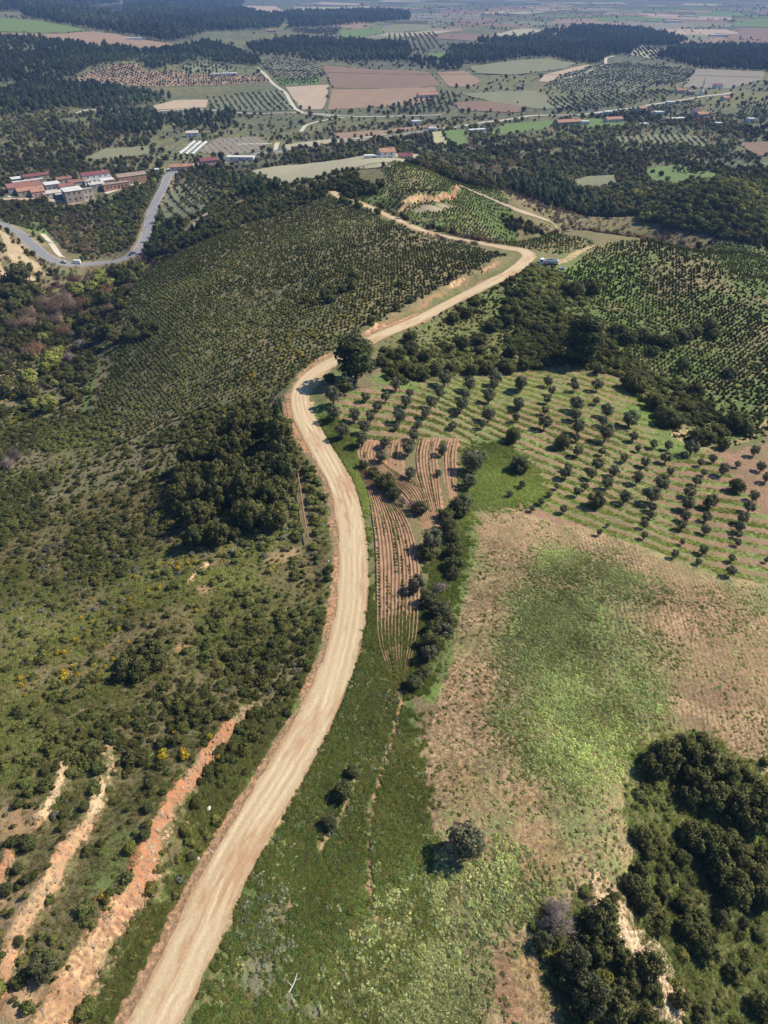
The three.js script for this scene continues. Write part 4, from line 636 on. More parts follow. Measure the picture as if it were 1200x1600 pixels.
function blades(seed, n, colours, h, rad, w) { const r = rng(seed), pos = [], nor = [], cl = []; for (let i = 0; i < n; i++) { const a = r() * 2 * PI, d = rad * Math.sqrt(r()), x = Math.cos(a) * d, z = Math.sin(a) * d, hh = h * (0.5 + 0.7 * r()), lx = (r() - 0.5) * hh * 2.4, lz = (r() - 0.5) * hh * 2.4, b = r() * PI, K = colours[Math.floor(r() * colours.length)], j = 0.75 + 0.5 * r(); pos.push(x - Math.cos(b) * w, -0.03, z - Math.sin(b) * w, x + Math.cos(b) * w, -0.03, z + Math.sin(b) * w, x + lx, hh, z + lz); for (let q = 0; q < 3; q++) { nor.push(lx, 0.8, lz); cl.push(K[0] * j, K[1] * j, K[2] * j); } } const g = new THREE.BufferGeometry(); g.setAttribute('position', new THREE.Float32BufferAttribute(pos, 3)); g.setAttribute('normal', new THREE.Float32BufferAttribute(nor, 3)); g.setAttribute('color', new THREE.Float32BufferAttribute(cl, 3)); return wound(g); }
const flat = { core: 0, up: 0.9, inner: 0.2, loose: 0.6 };
const tuft = [blades(1, 26, G.grass, 0.26, 0.36, 0.035), blades(2, 26, G.grass, 0.34, 0.32, 0.035)], stubble = [blades(3, 16, G.straw, 0.17, 0.3, 0.03), blades(4, 14, G.straw, 0.2, 0.24, 0.032)];
const weedClump = [1, 2].map((s) => foliage(210 + s, lumpsIn(s, 6, 0.34, 0.04, 0.34, 0.06, 0.12, 0.22, 0.4), 110, 0.085, G.weed, flat)), flowerClump = [1, 2].map((s) => foliage(220 + s, lumpsIn(s + 5, 7, 0.34, 0.05, 0.34, 0.1, 0.12, 0.22, 0.5), 130, 0.075, G.flower, flat)), silverClump = [foliage(231, lumpsIn(4, 5, 0.34, 0.05, 0.34, 0.1, 0.14, 0.24, 0.5), 70, 0.16, G.silver, flat)];
const clodShape = (() => { const g = new THREE.IcosahedronGeometry(1, 1), r = rng(5), m = {}, p = g.attributes.position; for (let i = 0; i < p.count; i++) { const k = [p.getX(i), p.getY(i), p.getZ(i)].map((x) => x.toFixed(3)).join(), s = m[k] ??= 0.7 + 0.5 * r(); p.setXYZ(i, p.getX(i) * s, p.getY(i) * s * 0.7, p.getZ(i) * s); } g.computeVertexNormals(); return g; })();

// where nothing may grow
const KEEP = { x0: -340, x1: 340, z0: -540, z1: 10, s: 3 };
{ const c = document.createElement('canvas'); c.width = (KEEP.x1 - KEEP.x0) * KEEP.s; c.height = (KEEP.z1 - KEEP.z0) * KEEP.s; const g = c.getContext('2d'); g.fillStyle = '#000'; g.fillRect(0, 0, c.width, c.height); KEEP.w = c.width;
  const P = (p) => [(p[0] - KEEP.x0) * KEEP.s, (p[1] - KEEP.z0) * KEEP.s], path = (l) => { g.beginPath(); l.forEach((p, i) => g[i ? 'lineTo' : 'moveTo'](...P(p))); };
  g.strokeStyle = '#f00'; g.fillStyle = '#f00'; g.lineJoin = 'round';
  for (const [l, w] of [[DIRT_ROAD, 6.7], [RAIL, 2.6], [SHOULDER, 1.5], ...TERRACES.map(([l, w]) => [curve(l, 4), w]), [PAVED_ROAD, 9], ...TRACKS.map((t) => [curve(t[4], 6), t[2]])]) { path(l); g.lineWidth = w * KEEP.s; g.stroke(); }
  for (const [x, z, w] of [[28.1,-432.2,7],[35.3,-441.1,6],[21.2,-426.2,4]]) { g.beginPath(); g.arc(...P([x, z]), w * KEEP.s, 0, 7); g.fill(); }
  for (const p of PLOTS) { path([...p.a, ...[...p.b].reverse()]); g.fill(); }
  for (const b of BANKS) b.line.forEach((p, i) => { if (!i || b.c === 'bank') return; const q = b.line[i - 1], w = lerp(b.w[0], b.w[1], i / b.line.length), dx = p[0] - q[0], dz = p[1] - q[1], l = Math.hypot(dx, dz), ox = -dz / l * w * 0.5, oz = dx / l * w * 0.5; path([[q[0] + ox, q[1] + oz], [p[0] + ox, p[1] + oz]]); g.lineWidth = w * (0.2 + 0.9 * fbm(N3, p[0], p[1], 6)) * KEEP.s; g.stroke(); });
  KEEP.d = g.getImageData(0, 0, c.width, c.height).data; }
const blocked = (x, z) => { const i = Math.floor((x - KEEP.x0) * KEEP.s), j = Math.floor((z - KEEP.z0) * KEEP.s); return x > KEEP.x0 && x < KEEP.x1 && z > KEEP.z0 && z < KEEP.z1 && KEEP.d[(j * KEEP.w + i) * 4] > 100; };
// only ground that the photograph could show is planted
const inView = (x, z, m = 1.12) => { const s = Math.sin(37.1 * PI / 180), c = Math.cos(37.1 * PI / 180), y = Y(x, z) - 100, d = -y * s - z * c, u = (y * c - z * s) / d; return d > 0 && Math.abs(x / d) < 0.541 * m + 8 / d && u > -0.721 * m - 0.02; };
function scatter(seed, poly, count, keep = () => true, free = false) {
  const r = rng(seed), [x0, x1, z0, z1] = boundsOf(poly, 0), out = [];
  for (let n = 0, tries = count * 12; out.length < count && n < tries; n++) { const x = lerp(x0, x1, r()), z = lerp(z0, z1, r()); const e = z < -190 ? 10 : 7; if (!inside(poly, x + (fbm(N3, x, z, 9) + fbm(N1, z, x, 20) - 1) * e, z + (fbm(N3, z, x + 50, 9) + fbm(N2, x, z, 20) - 1) * e) || (!free && blocked(x, z)) || !inView(x, z) || !keep(x, z, r)) continue; out.push([x, z]); }
  return out;
}
const areaOf = (p) => Math.abs(p.reduce((s, a, i) => { const b = p[(i + 1) % p.length]; return s + a[0] * b[1] - b[0] * a[1]; }, 0)) / 2;
const M4 = new THREE.Matrix4(), Q4 = new THREE.Quaternion(), V4 = new THREE.Vector3(), S4 = new THREE.Vector3(), UPV = new THREE.Vector3(0, 1, 0);
function stuff(name, label, category, shapes, list, { seed = 1, size = [0.5, 1], tall = [0.85, 1.2], material = LEAF, tint = 0.25, hue = 0.1, sink = 0, far = false } = {}) {
  const r = rng(seed), per = shapes.map(() => []); list.forEach((p) => per[Math.floor(r() * shapes.length)].push(p));
  shapes.forEach((g, k) => { if (!per[k].length) return;
    const im = new THREE.InstancedMesh(g, material, per[k].length), c = new THREE.Color();
    per[k].forEach((p, i) => { const s = (p[2] ?? 1) * lerp(size[0], size[1], r() ** 1.5); Q4.setFromAxisAngle(UPV, r() * 2 * PI); V4.set(p[0], Y(p[0], p[1]) - sink * s, p[1]); S4.set(s * (0.85 + 0.3 * r()), s * lerp(tall[0], tall[1], r()), s * (0.85 + 0.3 * r())); im.setMatrixAt(i, M4.compose(V4, Q4, S4)); const v = (1 - tint + 2 * tint * r()) * (0.6 + 0.8 * sstep(0.3, 0.7, fbm(N2, p[0], p[1], far ? 160 : 34))), w = (r() - 0.5) * 2 * hue; im.setColorAt(i, c.setRGB(v * (1 + w), v, v * (1 - w * 0.6))); });
    put(im, name, label, category, null, 'stuff'); });
}
const shrubList = []; // countable shrubs: the nearest become things
function shrubsAt(list, shapes, size, r) { for (const p of list) shrubList.push([p[0], p[1], lerp(size[0], size[1], r() ** 2.3), shapes, r()]); }
{ const r = rng(900), thin = (wave, cut, soft = 0.1) => (x, z, q) => q() < sstep(cut - soft, cut + soft, fbm(N2, x, z, wave));
  const A = areaOf(SCRUB_SLOPE), nearTerrace = (x, z) => z > -62 && x < -20;
  shrubsAt(scatter(1, SCRUB_SLOPE, 9500, (x, z, q) => q() < (nearTerrace(x, z) ? 0.16 : 0.15 + 0.85 * sstep(0.4, 0.54, fbm(N2, x, z, 22)))), shrubs, [0.32, 1.5], r);
  shrubsAt(scatter(9, SCRUB_SLOPE, 5000, (x, z, q) => !nearTerrace(x, z) || q() < 0.1), shrubs, [0.22, 0.75], r);
  shrubsAt(scatter(2, SCRUB_SLOPE, 800, (x, z, q) => q() < sstep(0.48, 0.62, fbm(N1, x + 70, z, 34))), greys, [0.5, 1.3], r);
  const glen = curve([[-39.6,-140.2],[-42.1,-129.0],[-48.0,-121.7],[-50.8,-110.6],[-52.3,-102.2],[-56.2,-94.7],[-59.6,-87.4]], 2);
  shrubsAt(scatter(3, SCRUB_SLOPE, 330, (x, z, q) => q() < 0.03 + Math.exp(-((nearest(glen, x, z).d / 7) ** 2))), brooms, [0.5, 1.2], r);
  for (const [x, z] of [[-43.7,-215.6],[-36.2,-235.6],[-30.0,-243.3],[-31.6,-225.3],[-9.9,-268.2],[-14.0,-248.9],[-34.6,-204.3],[-46.3,-176.1],[-53.4,-191.8],[-143.9,-348.3],[-155.1,-270.3],[-145.5,-241.0],[-140.0,-246.0],[-30.4,-66.4]]) for (let k = 0; k < 9; k++) shrubList.push([x + (r() - 0.5) * 9, z + (r() - 0.5) * 9, 0.5 + 0.7 * r(), brooms, r()]);
  shrubsAt(scatter(4, RIGHT_SLOPE, 3200, thin(30, 0.44)), shrubs, [0.6, 2.3], r); shrubsAt(scatter(10, RIGHT_SLOPE, 4200), shrubs, [0.3, 0.9], r);
  shrubsAt(scatter(5, RIGHT_SLOPE, 260, thin(30, 0.5)), greys, [0.7, 1.7], r);
  shrubsAt(scatter(6, GULLY, 520), shrubs, [0.4, 1.5], r);
  shrubsAt(scatter(7, VERGE, 90), shrubs, [0.35, 0.8], r);
  // hillside rows
  const rows = (poly, seed, dx, dz, turn, size, miss) => { const q = rng(seed), [x0, x1, z0, z1] = boundsOf(poly, 30), c = Math.cos(turn), s = Math.sin(turn), R = Math.hypot(x1 - x0, z1 - z0) / 2, cx = (x0 + x1) / 2, cz = (z0 + z1) / 2;
    for (let a = -R; a < R; a += dz) for (let b = -R; b < R; b += dx) { const bend = 6 * Math.sin(b / 40 + a / 90), x = cx + b * c - (a + bend) * s + (q() - 0.5) * 0.6, z = cz + b * s + (a + bend) * c + (q() - 0.5) * 0.5; if (!inside(poly, x, z) || blocked(x, z) || !inView(x, z) || q() < miss + 0.5 * sstep(0.52, 0.66, fbm(N2, x + 300, z, 50))) continue; shrubList.push([x, z, lerp(size[0], size[1], q()), q() < 0.14 ? shrubs : saplings, q()]); } };
  rows(PLANTATION[0], 21, 1.5, 2.7, -0.5, [0.65, 1.25], 0.1); rows(PLANTATION[1], 22, 1.5, 2.8, 0.75, [0.7, 1.3], 0.1); rows(PLANTATION[2], 23, 1.6, 2.8, -0.3, [0.65, 1.2], 0.15);
  PLANTATION.forEach((p, k) => shrubsAt(scatter(24 + k, p, [12000, 8000, 3200][k]), shrubs, [0.28, 0.85], r));
  shrubsAt(scatter(28, [[-187.5,-462.7],[-148.5,-427.6],[-132.0,-357.6],[-119.8,-300.5],[-108.0,-235.5],[-82.9,-197.1],[-156.7,-217.7],[-205.5,-311.0],[-173.5,-334.7],[-174.1,-390.8]], 3600, thin(30, 0.42)), shrubs, [0.5, 1.9], r);
  shrubsAt(scatter(29, [[-147.3,-309.5],[-115.8,-308.9],[-97.3,-238.5],[-94.7,-198.9],[-114.4,-207.8]], 700), shrubs, [0.4, 1.3], r);
}
shrubList.sort((a, b) => Math.hypot(a[0], a[1]) - Math.hypot(b[0], b[1]));
{ const lab = new Map([[shrubs, ['maquis_shrub', 'low rounded green maquis shrub on the slope beside the dirt road', 'shrub', 'maquis shrubs near the dirt road']], [greys, ['grey_shrub', 'low grey dry shrub scattered on the scrub slope', 'shrub', 'grey shrubs of the slope']], [brooms, ['broom_shrub', 'yellow flowering broom shrub in the scrub slope', 'shrub', 'yellow broom shrubs']], [saplings, ['pine_sapling', 'small pine sapling in the planted hillside rows', 'sapling', 'planted pine saplings']]]);
  const cnt = new Map(), rest = new Map(), r = rng(31), cap = new Map([[shrubs, 290], [greys, 120], [brooms, 120], [saplings, 200]]);
  for (const [x, z, s, shapes, k] of shrubList) { const n = cnt.get(shapes) ?? 0;
    if (n < cap.get(shapes)) { cnt.set(shapes, n + 1); const m = new THREE.Mesh(shapes[Math.floor(k * shapes.length)], TINTS[Math.floor(r() * 4)]), e = lab.get(shapes); m.position.set(x, Y(x, z) - 0.08 * s, z); m.rotation.y = r() * 6; m.scale.set(s * (0.85 + 0.3 * r()), s * (0.8 + 0.35 * r()), s); put(m, ...e); }
    else { if (!rest.has(shapes)) rest.set(shapes, []); rest.get(shapes).push([x, z, s]); } }
  const many = new Map([[shrubs, ['maquis_cover', 'dense olive green maquis cover over the hillsides', 'scrub']], [greys, ['dry_scrub_cover', 'grey dry scrub mixed into the hillside cover', 'scrub']], [brooms, ['broom_cover', 'yellow broom blossom dotted through the scrub', 'scrub']], [saplings, ['plantation_cover', 'young pine plantation in rows covering the ridge', 'plantation']]]);
  for (const [shapes, list] of rest) stuff(...many.get(shapes), shapes, list, { seed: 41, size: [0.95, 1.05], sink: 0.1, tint: 0.3 });
}
console.log('scrub', shrubList.length);
{ // grass, weeds and stubble near the ridge
  const D = (blobs, base, reach = 1) => (x, z, q) => { let v = base; for (const [bx, bz, br] of blobs) v = Math.max(v, 1.1 - Math.hypot(x - bx, z - bz) / (br * reach)); return q() < v; };
  const pale = [[35.3,-93.0,15],[33.9,-80.8,16],[39.2,-74.7,13],[39.9,-86.8,14],[29.7,-71.3,12],[33.0,-100.0,11],[38.9,-116.1,9],[49.6,-109.7,10],[17.8,-47.5,6]], bloom = [[3.3,-39.7,7],[1.6,-33.3,9],[8.5,-41.9,6],[12.3,-45.9,7],[-3.2,-35.3,6],[17.4,-44.3,6],[8.0,-34.0,7],[-5.5,-31.9,5]], bare = [[10.6,-71.2,8],[12.1,-64.1,6],[22.6,-60.7,5],[22.1,-51.9,6],[14.6,-80.5,6],[18.6,-34.9,7],[27.9,-127.3,14],[23.1,-101.8,12],[18.3,-83.4,8]];
  const near = (x, z) => z > -140;
  const bareLines = STREAMS.filter((l) => ['red', 'soil', 'tan'].includes(l[2])).map(([l, w]) => { const c = curve(l, 1.5); return [c, w * 0.75, boundsOf(c, w)]; }), bareRounds = PATCHES.filter((p) => ['grey', 'red', 'tan'].includes(p[3]));
  const open = (x, z, q) => !bareLines.some(([l, w, b]) => inBox(b, x, z) && nearest(l, x, z).d < w * (fbm(N3, x, z, 5) * 2.6 - 0.55)) && !bareRounds.some(([bx, bz, br]) => q() < 0.92 * (1 - sstep(0.35, 1, Math.hypot(x - bx, z - bz) / br)));
  for (const [k, p] of PLOTS.entries()) { const q = rng(150 + k), A = curve(p.a, 1), B = curve(p.b, 1), pts = [], at = (L, f) => L[Math.round(f * (L.length - 1))]; for (const u of [[0.06, 0.28, 0.5, 0.62, 0.8], [0.3, 0.85], [0.5], [0.1, 0.6], [0.5]][k]) { const t0 = q() * 0.3, t1 = 0.7 + 0.3 * q(); for (let i = 0; i < A.length * 4; i++) { const f = lerp(t0, t1, q()), a = at(A, f), b = at(B, f), v = u + (q() - 0.5) * 0.07 + 0.03 * Math.sin(f * 9); if (fbm(N1, f * 60, u * 50, 9) > 0.46) pts.push([lerp(a[0], b[0], v), lerp(a[1], b[1], v)]); } } stuff('furrow_weeds', 'green weeds sprouting in lines between the furrows', 'weeds', weedClump, pts, { material: GRASS, seed: 150 + k, size: [0.45, 1.0], tall: [1, 1.6], sink: -0.25 }); }
  stuff('stubble_cover', 'dry straw stubble covering the big tan field', 'stubble', stubble, scatter(51, STUBBLE_FIELD, 56000, near).map(([x, z], i) => { const t = 0.12, a = x * Math.cos(t) + z * Math.sin(t), b = -x * Math.sin(t) + z * Math.cos(t), q = Math.round(a / 0.85) * 0.85 + (tap(N3, i * 7, i >> 5) - 0.5) * (x > 38 ? 1.25 : 2.4); return [q * Math.cos(t) - b * Math.sin(t), q * Math.sin(t) + b * Math.cos(t)]; }), { seed: 51, size: [0.6, 1.15], tint: 0.25 });
  stuff('weed_cover', 'patchy green weeds growing through the tan stubble field', 'weeds', weedClump, scatter(52, STUBBLE_FIELD, 8000, (x, z, q) => D(pale, 0.14, 1.25)(x, z, q) && !(D(bare, 0)(x, z, q) && q() < 0.85) && q() < sstep(0.36, 0.6, fbm(N1, x, z, 9))), { seed: 52, size: [0.5, 1.1], hue: 0.25, tint: 0.35, material: thinLeaf([1.9, 1.65, 1.7]) });
  stuff('pale_weed_cover', 'pale green flowering weeds in the middle of the field', 'weeds', flowerClump, scatter(53, STUBBLE_FIELD, 15000, (x, z, q) => D(pale, 0.03)(x, z, q) && q() < 0.2 + sstep(0.4, 0.6, fbm(N1, x, z, 8))), { seed: 53, size: [0.4, 1.0], tint: 0.35, material: thinLeaf([1.05, 1.15, 0.95]) });
  stuff('flower_cover', 'cream flowering weeds in the corner below the ridge road', 'weeds', flowerClump, [...scatter(54, WEEDY, 7000, (x, z, q) => D(bloom, 0.015)(x, z, q) && q() < 0.08 + sstep(0.42, 0.56, fbm(N1, x, z, 7))), ...scatter(55, STUBBLE_FIELD, 5000, (x, z, q) => D(bloom, 0)(x, z, q) && q() < 0.08 + sstep(0.42, 0.56, fbm(N1, x, z, 7)))], { material: thinLeaf([1.1, 1.1, 1.05]), seed: 54, size: [0.5, 1.5], tint: 0.35 });
  const lush = (x, z, q) => open(x, z, q) && q() < 0.25 + 0.75 * sstep(0.4, 0.55, fbm(N2, x, z, 12));
  stuff('weed_cover', 'lush green weeds between dirt road and field', 'weeds', weedClump, scatter(56, WEEDY, 17000, lush), { material: GRASS, seed: 56, size: [0.4, 1.25], tint: 0.4, hue: 0.25 });
  stuff('silver_weed_cover', 'silvery green weeds in the roadside verge', 'weeds', silverClump, scatter(57, WEEDY, 700, D([[-15.8,-45.8,3],[-15.9,-40.3,3],[-17.1,-42.6,3],[-14.2,-39.6,3]], 0.03)), { material: GRASS, seed: 57, size: [0.6, 1.4] });
  stuff('grass_cover', 'green grass tufts along the road verges', 'grass', tuft, [...scatter(58, WEEDY, 13000, (x, z, q) => open(x, z, q) && q() < 0.2 + sstep(0.4, 0.6, fbm(N1, x, z, 8))), ...scatter(69, [[-3.1,-98.9],[8.2,-100.1],[9.8,-95.0],[7.2,-78.9],[1.1,-79.6],[-4.7,-87.5]], 4200, (x, z, q) => q() < 0.3 + sstep(0.35, 0.6, fbm(N1, x, z, 7)), true), ...scatter(59, VERGE, 5000), ...scatter(60, SCRUB_SLOPE, 26000, (x, z, q) => z > -130 && open(x, z, q) && q() < sstep(0.35, 0.6, fbm(N1, x, z, 16)))], { material: GRASS, seed: 58, size: [0.6, 1.3], tint: 0.35, hue: 0.2 });
  stuff('grass_cover', 'green grass in the wooded gully beside the field', 'grass', tuft, scatter(61, GULLY, 9000), { material: GRASS, seed: 61, size: [0.7, 1.5], tint: 0.35, hue: 0.2 });
  stuff('dry_grass_cover', 'dry yellowish grass between the scrub and on the terraces', 'grass', [blades(7, 26, G.drygrass, 0.28, 0.4, 0.035), blades(8, 22, G.drygrass, 0.36, 0.34, 0.035)], [...scatter(65, SCRUB_SLOPE, 38000, (x, z, q) => z > -165 && open(x, z, q)), ...scatter(66, VERGE, 2500), ...scatter(67, WEEDY, 7000, open), ...scatter(68, GULLY, 2500)], { material: GRASS, seed: 65, size: [0.5, 1.2], tint: 0.35, hue: 0.15 });
  const strip = (x, z) => GROVE_STRIPS.some((l) => { for (let i = 0; i < l.length - 1; i++) if (l[i][0] <= x && l[i + 1][0] > x) return Math.abs(lerp(l[i][1], l[i + 1][1], (x - l[i][0]) / (l[i + 1][0] - l[i][0])) - z) < 1.1; return false; });
  stuff('grass_cover', 'bright grass strips under the olive rows', 'grass', tuft, scatter(62, GROVE, 15000, (x, z, q) => strip(x, z) && q() < 0.3 + sstep(0.35, 0.6, fbm(N1, x, z, 14))), { seed: 62, size: [0.7, 1.3], tint: 0.3, material: thinLeaf([1.5, 1.35, 1.1]) });
  const hedge = [[-13.7,-179.5],[-6.8,-159.6],[0.0,-148.2],[-3.7,-132.1],[-3.3,-110.0],[-1.8,-92.2],[-4.8,-90.6],[-7.7,-102.6],[-5.6,-118.3],[-8.3,-134.8],[-14.0,-154.1],[-19.7,-173.3]], green = [[21.2,-167.7],[33.9,-169.7],[41.6,-144.5],[29.4,-137.8],[22.0,-134.4],[17.9,-115.2],[13.3,-99.5],[10.5,-86.2],[6.7,-78.9],[4.5,-80.3],[6.6,-92.4],[8.7,-110.4],[13.1,-126.0],[17.9,-139.2]];
  stuff('grass_cover', 'grass and weeds along the plot edges and hedges', 'grass', [tuft[1], weedClump[0]], [...scatter(63, hedge, 9000), ...scatter(64, green, 12000)], { material: GRASS, seed: 63, size: [0.7, 1.4], tint: 0.3, hue: 0.2 });
  stuff('furrow_weeds', 'weeds overgrowing the lower end of the long furrowed plot', 'weeds', [tuft[1], weedClump[1]], scatter(160, [[-2.9,-105.2],[9.0,-107.5],[8.8,-90.0],[-3.3,-89.8]], 2600, (x, z, q) => q() < sstep(-103, -90, z) * 0.9 + 0.05 && fbm(N1, x, z, 6) + q() * 0.3 > 0.55, true), { material: GRASS, seed: 160, size: [0.5, 1.1], sink: -0.16 });
  // clods and stones on the cut banks and along the road
  const r = rng(71), clods = []; for (const b of BANKS) if (b.c !== 'bank' && b.c !== 'quarry') for (let i = 1; i < b.line.length; i++) { const p = b.line[i], q = b.line[i - 1], w = lerp(b.w[0], b.w[1], i / b.line.length), dx = p[0] - q[0], dz = p[1] - q[1], l = Math.hypot(dx, dz); for (let k = 0; k < 3.2 * w; k++) { const t = r() * w * 1.1 - 0.1 * w; clods.push([p[0] - dz / l * t + (r() - 0.5) * 0.6, p[1] + dx / l * t + (r() - 0.5) * 0.6]); } }
  stuff('earth_clods', 'broken reddish earth clods on the cut banks', 'clods', [clodShape], clods, { seed: 71, size: [0.06, 0.42], material: mat([0.56, 0.36, 0.21], 1, { flatShading: true }), tint: 0.15, hue: 0.05, sink: 0.42 });
  const stones = []; for (let i = 0; i < 120; i++) { const p = DIRT_ROAD[i], q = DIRT_ROAD[i + 1], dx = q[0] - p[0], dz = q[1] - p[1], l = Math.hypot(dx, dz); for (let k = 0; k < 9; k++) { const t = (r() < 0.5 ? -1 : 1) * (2.9 + r() * 1.2), f = r(); stones.push([lerp(p[0], q[0], f) - dz / l * t, lerp(p[1], q[1], f) + dx / l * t]); } }
  stuff('road_gravel', 'loose pale stones along the edges of the dirt road', 'gravel', [clodShape], stones, { seed: 72, size: [0.03, 0.16], material: mat([0.45, 0.34, 0.22], 1), tint: 0.25, sink: 0.1 });
}
console.log('grass');

// ---------------------------------------------------------------- buildings
const plaster = (seed, c, stain) => { const t = picture(128, 128, (i, j) => { const n = N1[(j * 4 % NS) * NS + (i * 4 % NS)], q = N3[(j * 4 % NS) * NS + (i * 4 % NS)]; return mix3(c, stain, clamp((n - 0.42) * 3 + (q - 0.5) * 0.5, 0, 1)); }); t.repeat.set(0.12, 0.12); return new THREE.MeshStandardMaterial({ map: t, roughness: 0.95 }); };
const WALL = { stone: plaster(1, [0.42, 0.35, 0.26], [0.28, 0.22, 0.16]), brick: plaster(2, [0.42, 0.22, 0.14], [0.3, 0.2, 0.15]), white: plaster(3, [0.75, 0.73, 0.68], [0.58, 0.55, 0.5]), grey: plaster(4, [0.3, 0.29, 0.28], [0.2, 0.19, 0.18]), pink: plaster(5, [0.5, 0.32, 0.28], [0.42, 0.27, 0.24]), cream: plaster(6, [0.6, 0.52, 0.4], [0.48, 0.4, 0.3]) };
const ROOF = { tile: plaster(7, [0.4, 0.2, 0.125], [0.26, 0.14, 0.09]), maroon: plaster(8, [0.2, 0.06, 0.06], [0.13, 0.055, 0.05]), rust: plaster(9, [0.27, 0.12, 0.09], [0.16, 0.09, 0.075]), tin: plaster(10, [0.58, 0.56, 0.52], [0.4, 0.37, 0.33]), brown: plaster(11, [0.3, 0.22, 0.17], [0.2, 0.15, 0.12]), sheet: plaster(12, [0.5, 0.46, 0.4], [0.33, 0.28, 0.23]) };
const PANE = mat([0.03, 0.035, 0.04], 0.15), WOOD = mat([0.12, 0.08, 0.055], 0.8), TRIM = mat([0.55, 0.5, 0.44], 0.8), DARKHOLE = mat([0.05, 0.045, 0.04], 1);
function planarUV(g) { const p = g.attributes.position, n = g.attributes.normal, u = []; for (let i = 0; i < p.count; i++) { const ax = Math.abs(n.getX(i)), ay = Math.abs(n.getY(i)), az = Math.abs(n.getZ(i)); if (ay > ax && ay > az) u.push(p.getX(i), p.getZ(i)); else if (ax > az) u.push(p.getZ(i), p.getY(i)); else u.push(p.getX(i), p.getY(i)); } g.setAttribute('uv', new THREE.Float32BufferAttribute(u, 2)); return g; }
const box = (w, h, d, x = 0, y = 0, z = 0) => planarUV(new THREE.BoxGeometry(w, h, d).translate(x, y, z));
function prism(w, d, h, y) { // gable ends along x
  const s = new THREE.Shape(); s.moveTo(-d / 2, 0); s.lineTo(d / 2, 0); s.lineTo(0, h); s.closePath(); const g = new THREE.ExtrudeGeometry(s, { depth: w, bevelEnabled: false }); g.translate(0, 0, -w / 2); g.rotateY(PI / 2); g.translate(0, y, 0); return planarUV(g.index ? g.toNonIndexed() : g);
}
function house({ at: [x, z], w, d, h, rot = 0.6, roof = 'gable', wall = 'stone', top = 'tile', pitch = 0.28, windows = 2, label, name = 'house', ruined = false, storeys = 1 }) {
  const g = new THREE.Group(), sunk = 2.5;
  g.position.set(x, Y(x, z), z); g.rotation.y = rot;
  part('wall', box(w, h + sunk, d, 0, (h - sunk) / 2, 0), WALL[wall], g);
  const ov = 0.35;
  if (roof === 'gable') { const rh = d / 2 * pitch * 1.6; part('gable', prism(w - 0.04, d - 0.04, rh - 0.1, h + 0.003), WALL[wall], g); const len = Math.hypot(d / 2 + ov, rh + ov * rh / (d / 2)), a = Math.atan2(rh, d / 2); const rp = part('roof', mergeGeometries([-1, 1].map((s) => { const b = box(w + 2 * ov, 0.16, len); b.rotateX(s * a); b.translate(0, h + rh / 2 + 0.06 - ov * 0.5 * rh / (d / 2), s * (d / 2 + ov) / 2); return b; })), ROOF[top], g); part('ridge', box(w + 2 * ov + 0.05, 0.14, 0.3, 0, h + rh + 0.14, 0), ROOF[top], rp); part('chimney', box(0.7, 1.5, 0.7, w * 0.3, h + rh * 0.8 + 0.4, d * 0.14), WALL[wall], rp); }
  else if (roof === 'shed') { const b = box(w + 2 * ov, 0.16, d + 2 * ov); b.rotateX(pitch * 0.5); b.translate(0, h + d * 0.09 * pitch * 2 + 0.14, 0); part('roof', b, ROOF[top], g); part('gable', box(w - 0.1, d * 0.16 * pitch, 0.2, 0, h + d * 0.08 * pitch, -d / 2 + 0.2), WALL[wall], g); }
  else { part('roof', box(w + 0.5, 0.25, d + 0.5, 0, h + 0.128, 0), ROOF[top], g); }
  for (let s = 0; s < storeys; s++) for (let i = 0; i < windows; i++) { const wx0 = ((i + 0.5) / windows - 0.5) * w * 0.86, wy = h * (s + 0.55) / storeys; const f = part('window', box(1.3, 1.4, 0.12, wx0, wy, d / 2 + 0.03), ruined ? DARKHOLE : TRIM, g); if (!ruined) part('pane', box(1.05, 1.15, 0.1, wx0, wy, d / 2 + 0.07), PANE, f); if (i % 2 === 0) { const e = part('window', box(0.12, 1.4, 1.2, w / 2 + 0.03, wy, 0), ruined ? DARKHOLE : TRIM, g); if (!ruined) part('pane', box(0.1, 1.15, 0.95, w / 2 + 0.07, wy, 0), PANE, e); } }
  part('door', box(1.1, 2.1, 0.1, w * 0.06, 1.05, d / 2 + 0.04), WOOD, g);
  SITES.push([x, z, Math.hypot(w, d) / 2 + 2]);
  return put(g, name, label, 'house');
}
const T = 0.62, V = (p, o) => house({ at: p[0], rot: T, ...o });
V([[-306.1,-647.1]], { w: 27, d: 11, h: 4.6, top: 'rust', wall: 'grey', windows: 4, name: 'farm_shed', label: 'long rusty roofed shed at the left end of the village' });
V([[-305.7,-657.5]], { w: 25, d: 3.2, h: 5.4, roof: 'flat', top: 'tin', wall: 'grey', windows: 1, name: 'farm_shed', label: 'narrow white roof strip along the rusty shed' });
V([[-298.5,-640.5]], { w: 21, d: 9, h: 4.2, top: 'tile', wall: 'stone', windows: 3, label: 'long orange tiled house at the front of the village' });
V([[-291.8,-639.0]], { w: 11, d: 8, h: 4.4, top: 'tile', wall: 'pink', windows: 2, label: 'small bright orange roofed house at the village front' });
V([[-281.8,-643.7]], { w: 15, d: 7, h: 3, roof: 'shed', top: 'sheet', wall: 'cream', windows: 3, label: 'low tan roofed house right of the orange ones', ruined: true });
V([[-274.9,-641.8]], { w: 6, d: 4, h: 2.6, roof: 'shed', top: 'tin', wall: 'grey', windows: 1, name: 'farm_shed', label: 'tiny white roofed lean to beside the tall ruin' });
